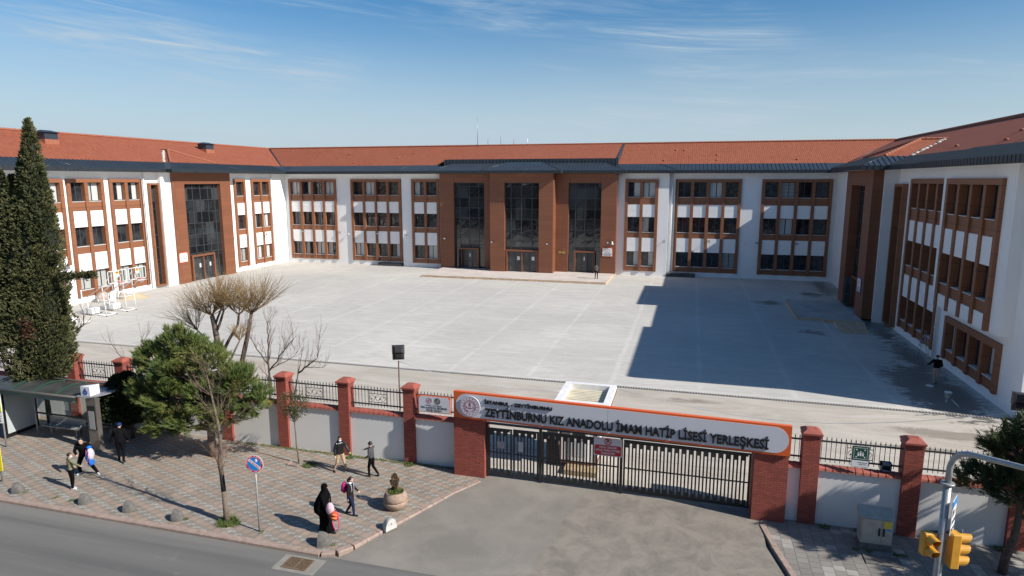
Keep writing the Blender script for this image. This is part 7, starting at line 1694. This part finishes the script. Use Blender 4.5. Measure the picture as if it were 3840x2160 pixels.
bushtree('small leafless shrub tree behind the wall left of the pine',(-26.6,25.0,0),[((-26.6,25.0,0),(-26.4,25.0,3.3),0.05),((-26.5,25.0,2.4),(-27.6,25.0,3.6),0.025),((-26.4,25.0,2.8),(-25.5,25.0,4.2),0.025)],53,1)
bushtree('pruned bare tree with thick stubs behind the cypress at the left',(-34.4,26.5,0),[((-34.4,26.5,0),(-32.6,26.6,3.3),0.13),((-32.6,26.6,3.3),(-31.2,26.6,4.1),0.06),((-32.7,26.6,3.2),(-32.3,26.6,5.9),0.08),((-32.35,26.6,5.2),(-31.7,26.6,6.5),0.05),((-32.4,26.6,5.0),(-32.7,26.6,6.2),0.045),((-31.2,26.6,4.1),(-31.1,26.6,4.9),0.03)],54,0)
bushtree('tangled thin bare shrub behind the wall at the far left edge',(-34.5,25.0,0),[((-34.5,25.0,0),(-34.0,25.0,3.4),0.04),((-34.2,25.0,1.5),(-35.0,25.0,4.0),0.03),((-34.2,25.0,2.0),(-33.0,25.0,3.8),0.03),((-35.4,25.0,0.4),(-35.0,25.2,3.6),0.03)],55,2)
# grass and weeds
rr=random.Random(77)
b=MB(); tufts(b,(-15.10,17.52,0),0.34,950,0.15,0.012,rr,1.0); tufts(b,(-14.8,17.5,0),0.2,160,0.10,0.012,rr,1.0); o=b.build('grass',M['grass']); tag(o,'bright green grass tuft round the foot of the bare street tree','grass',kind='stuff')
b=MB()
x_=-19.0
while x_<-8.9:
    if noise.noise(Vector((x_*0.9,3,1)))>-0.25: tufts(b,(x_,23.62-0.05*rr.random(),0),0.10,int(26*(0.4+rr.random())),0.06,0.012,rr,1.0)
    x_+=0.12
tufts(b,(-10.95,23.5,0),0.22,200,0.09,0.014,rr,1.0); tufts(b,(-13.7,23.45,0),0.16,110,0.09,0.014,rr,1.0)
for x_ in (4.9,6.0,8.1,8.6,10.1,10.3): tufts(b,(x_,22.75,0),0.18,90,0.09,0.014,rr,1.0)
tufts(b,(-14.95,22.35,0),0.30,330,0.09,0.013,rr,1.0)
for (x_,y_) in ((-24.15,17.35),(-21.55,17.35),(-21.8,17.3),(-22.55,17.32),(-18.95,17.3),(-16.7,17.32),(-10.85,17.25),(-13.6,17.3)): tufts(b,(x_,y_,0),0.10,50,0.06,0.012,rr,1.0)
for x_ in (5.6,6.0,6.8,7.0): tufts(b,(x_,21.5,0),0.10,60,0.08,0.012,rr,1.0)
x_=-28.5
while x_<-25.5: tufts(b,(x_,23.6,0),0.1,26,0.07,0.012,rr,1.0); x_+=0.13
o=b.build('weeds',M['grass']); tag(o,'patchy low weeds along the foot of the walls and bollards','weeds',kind='stuff')
for (x0,x1,y0,y1,lb) in ((-15.85,-15.35,22.05,22.13,'low loose kerb stone in front of the young tree pit'),(-15.2,-14.55,22.55,22.63,'low loose kerb stone right behind the young tree pit'),(-15.9,-15.82,22.13,22.4,'short kerb stone at the left side of the young tree pit')):
    b=MB(); b.box(x0,x1,y0,y1,0.003,0.06); tag(b.build('edging_stone',M['kerb']),lb,'kerb stone')
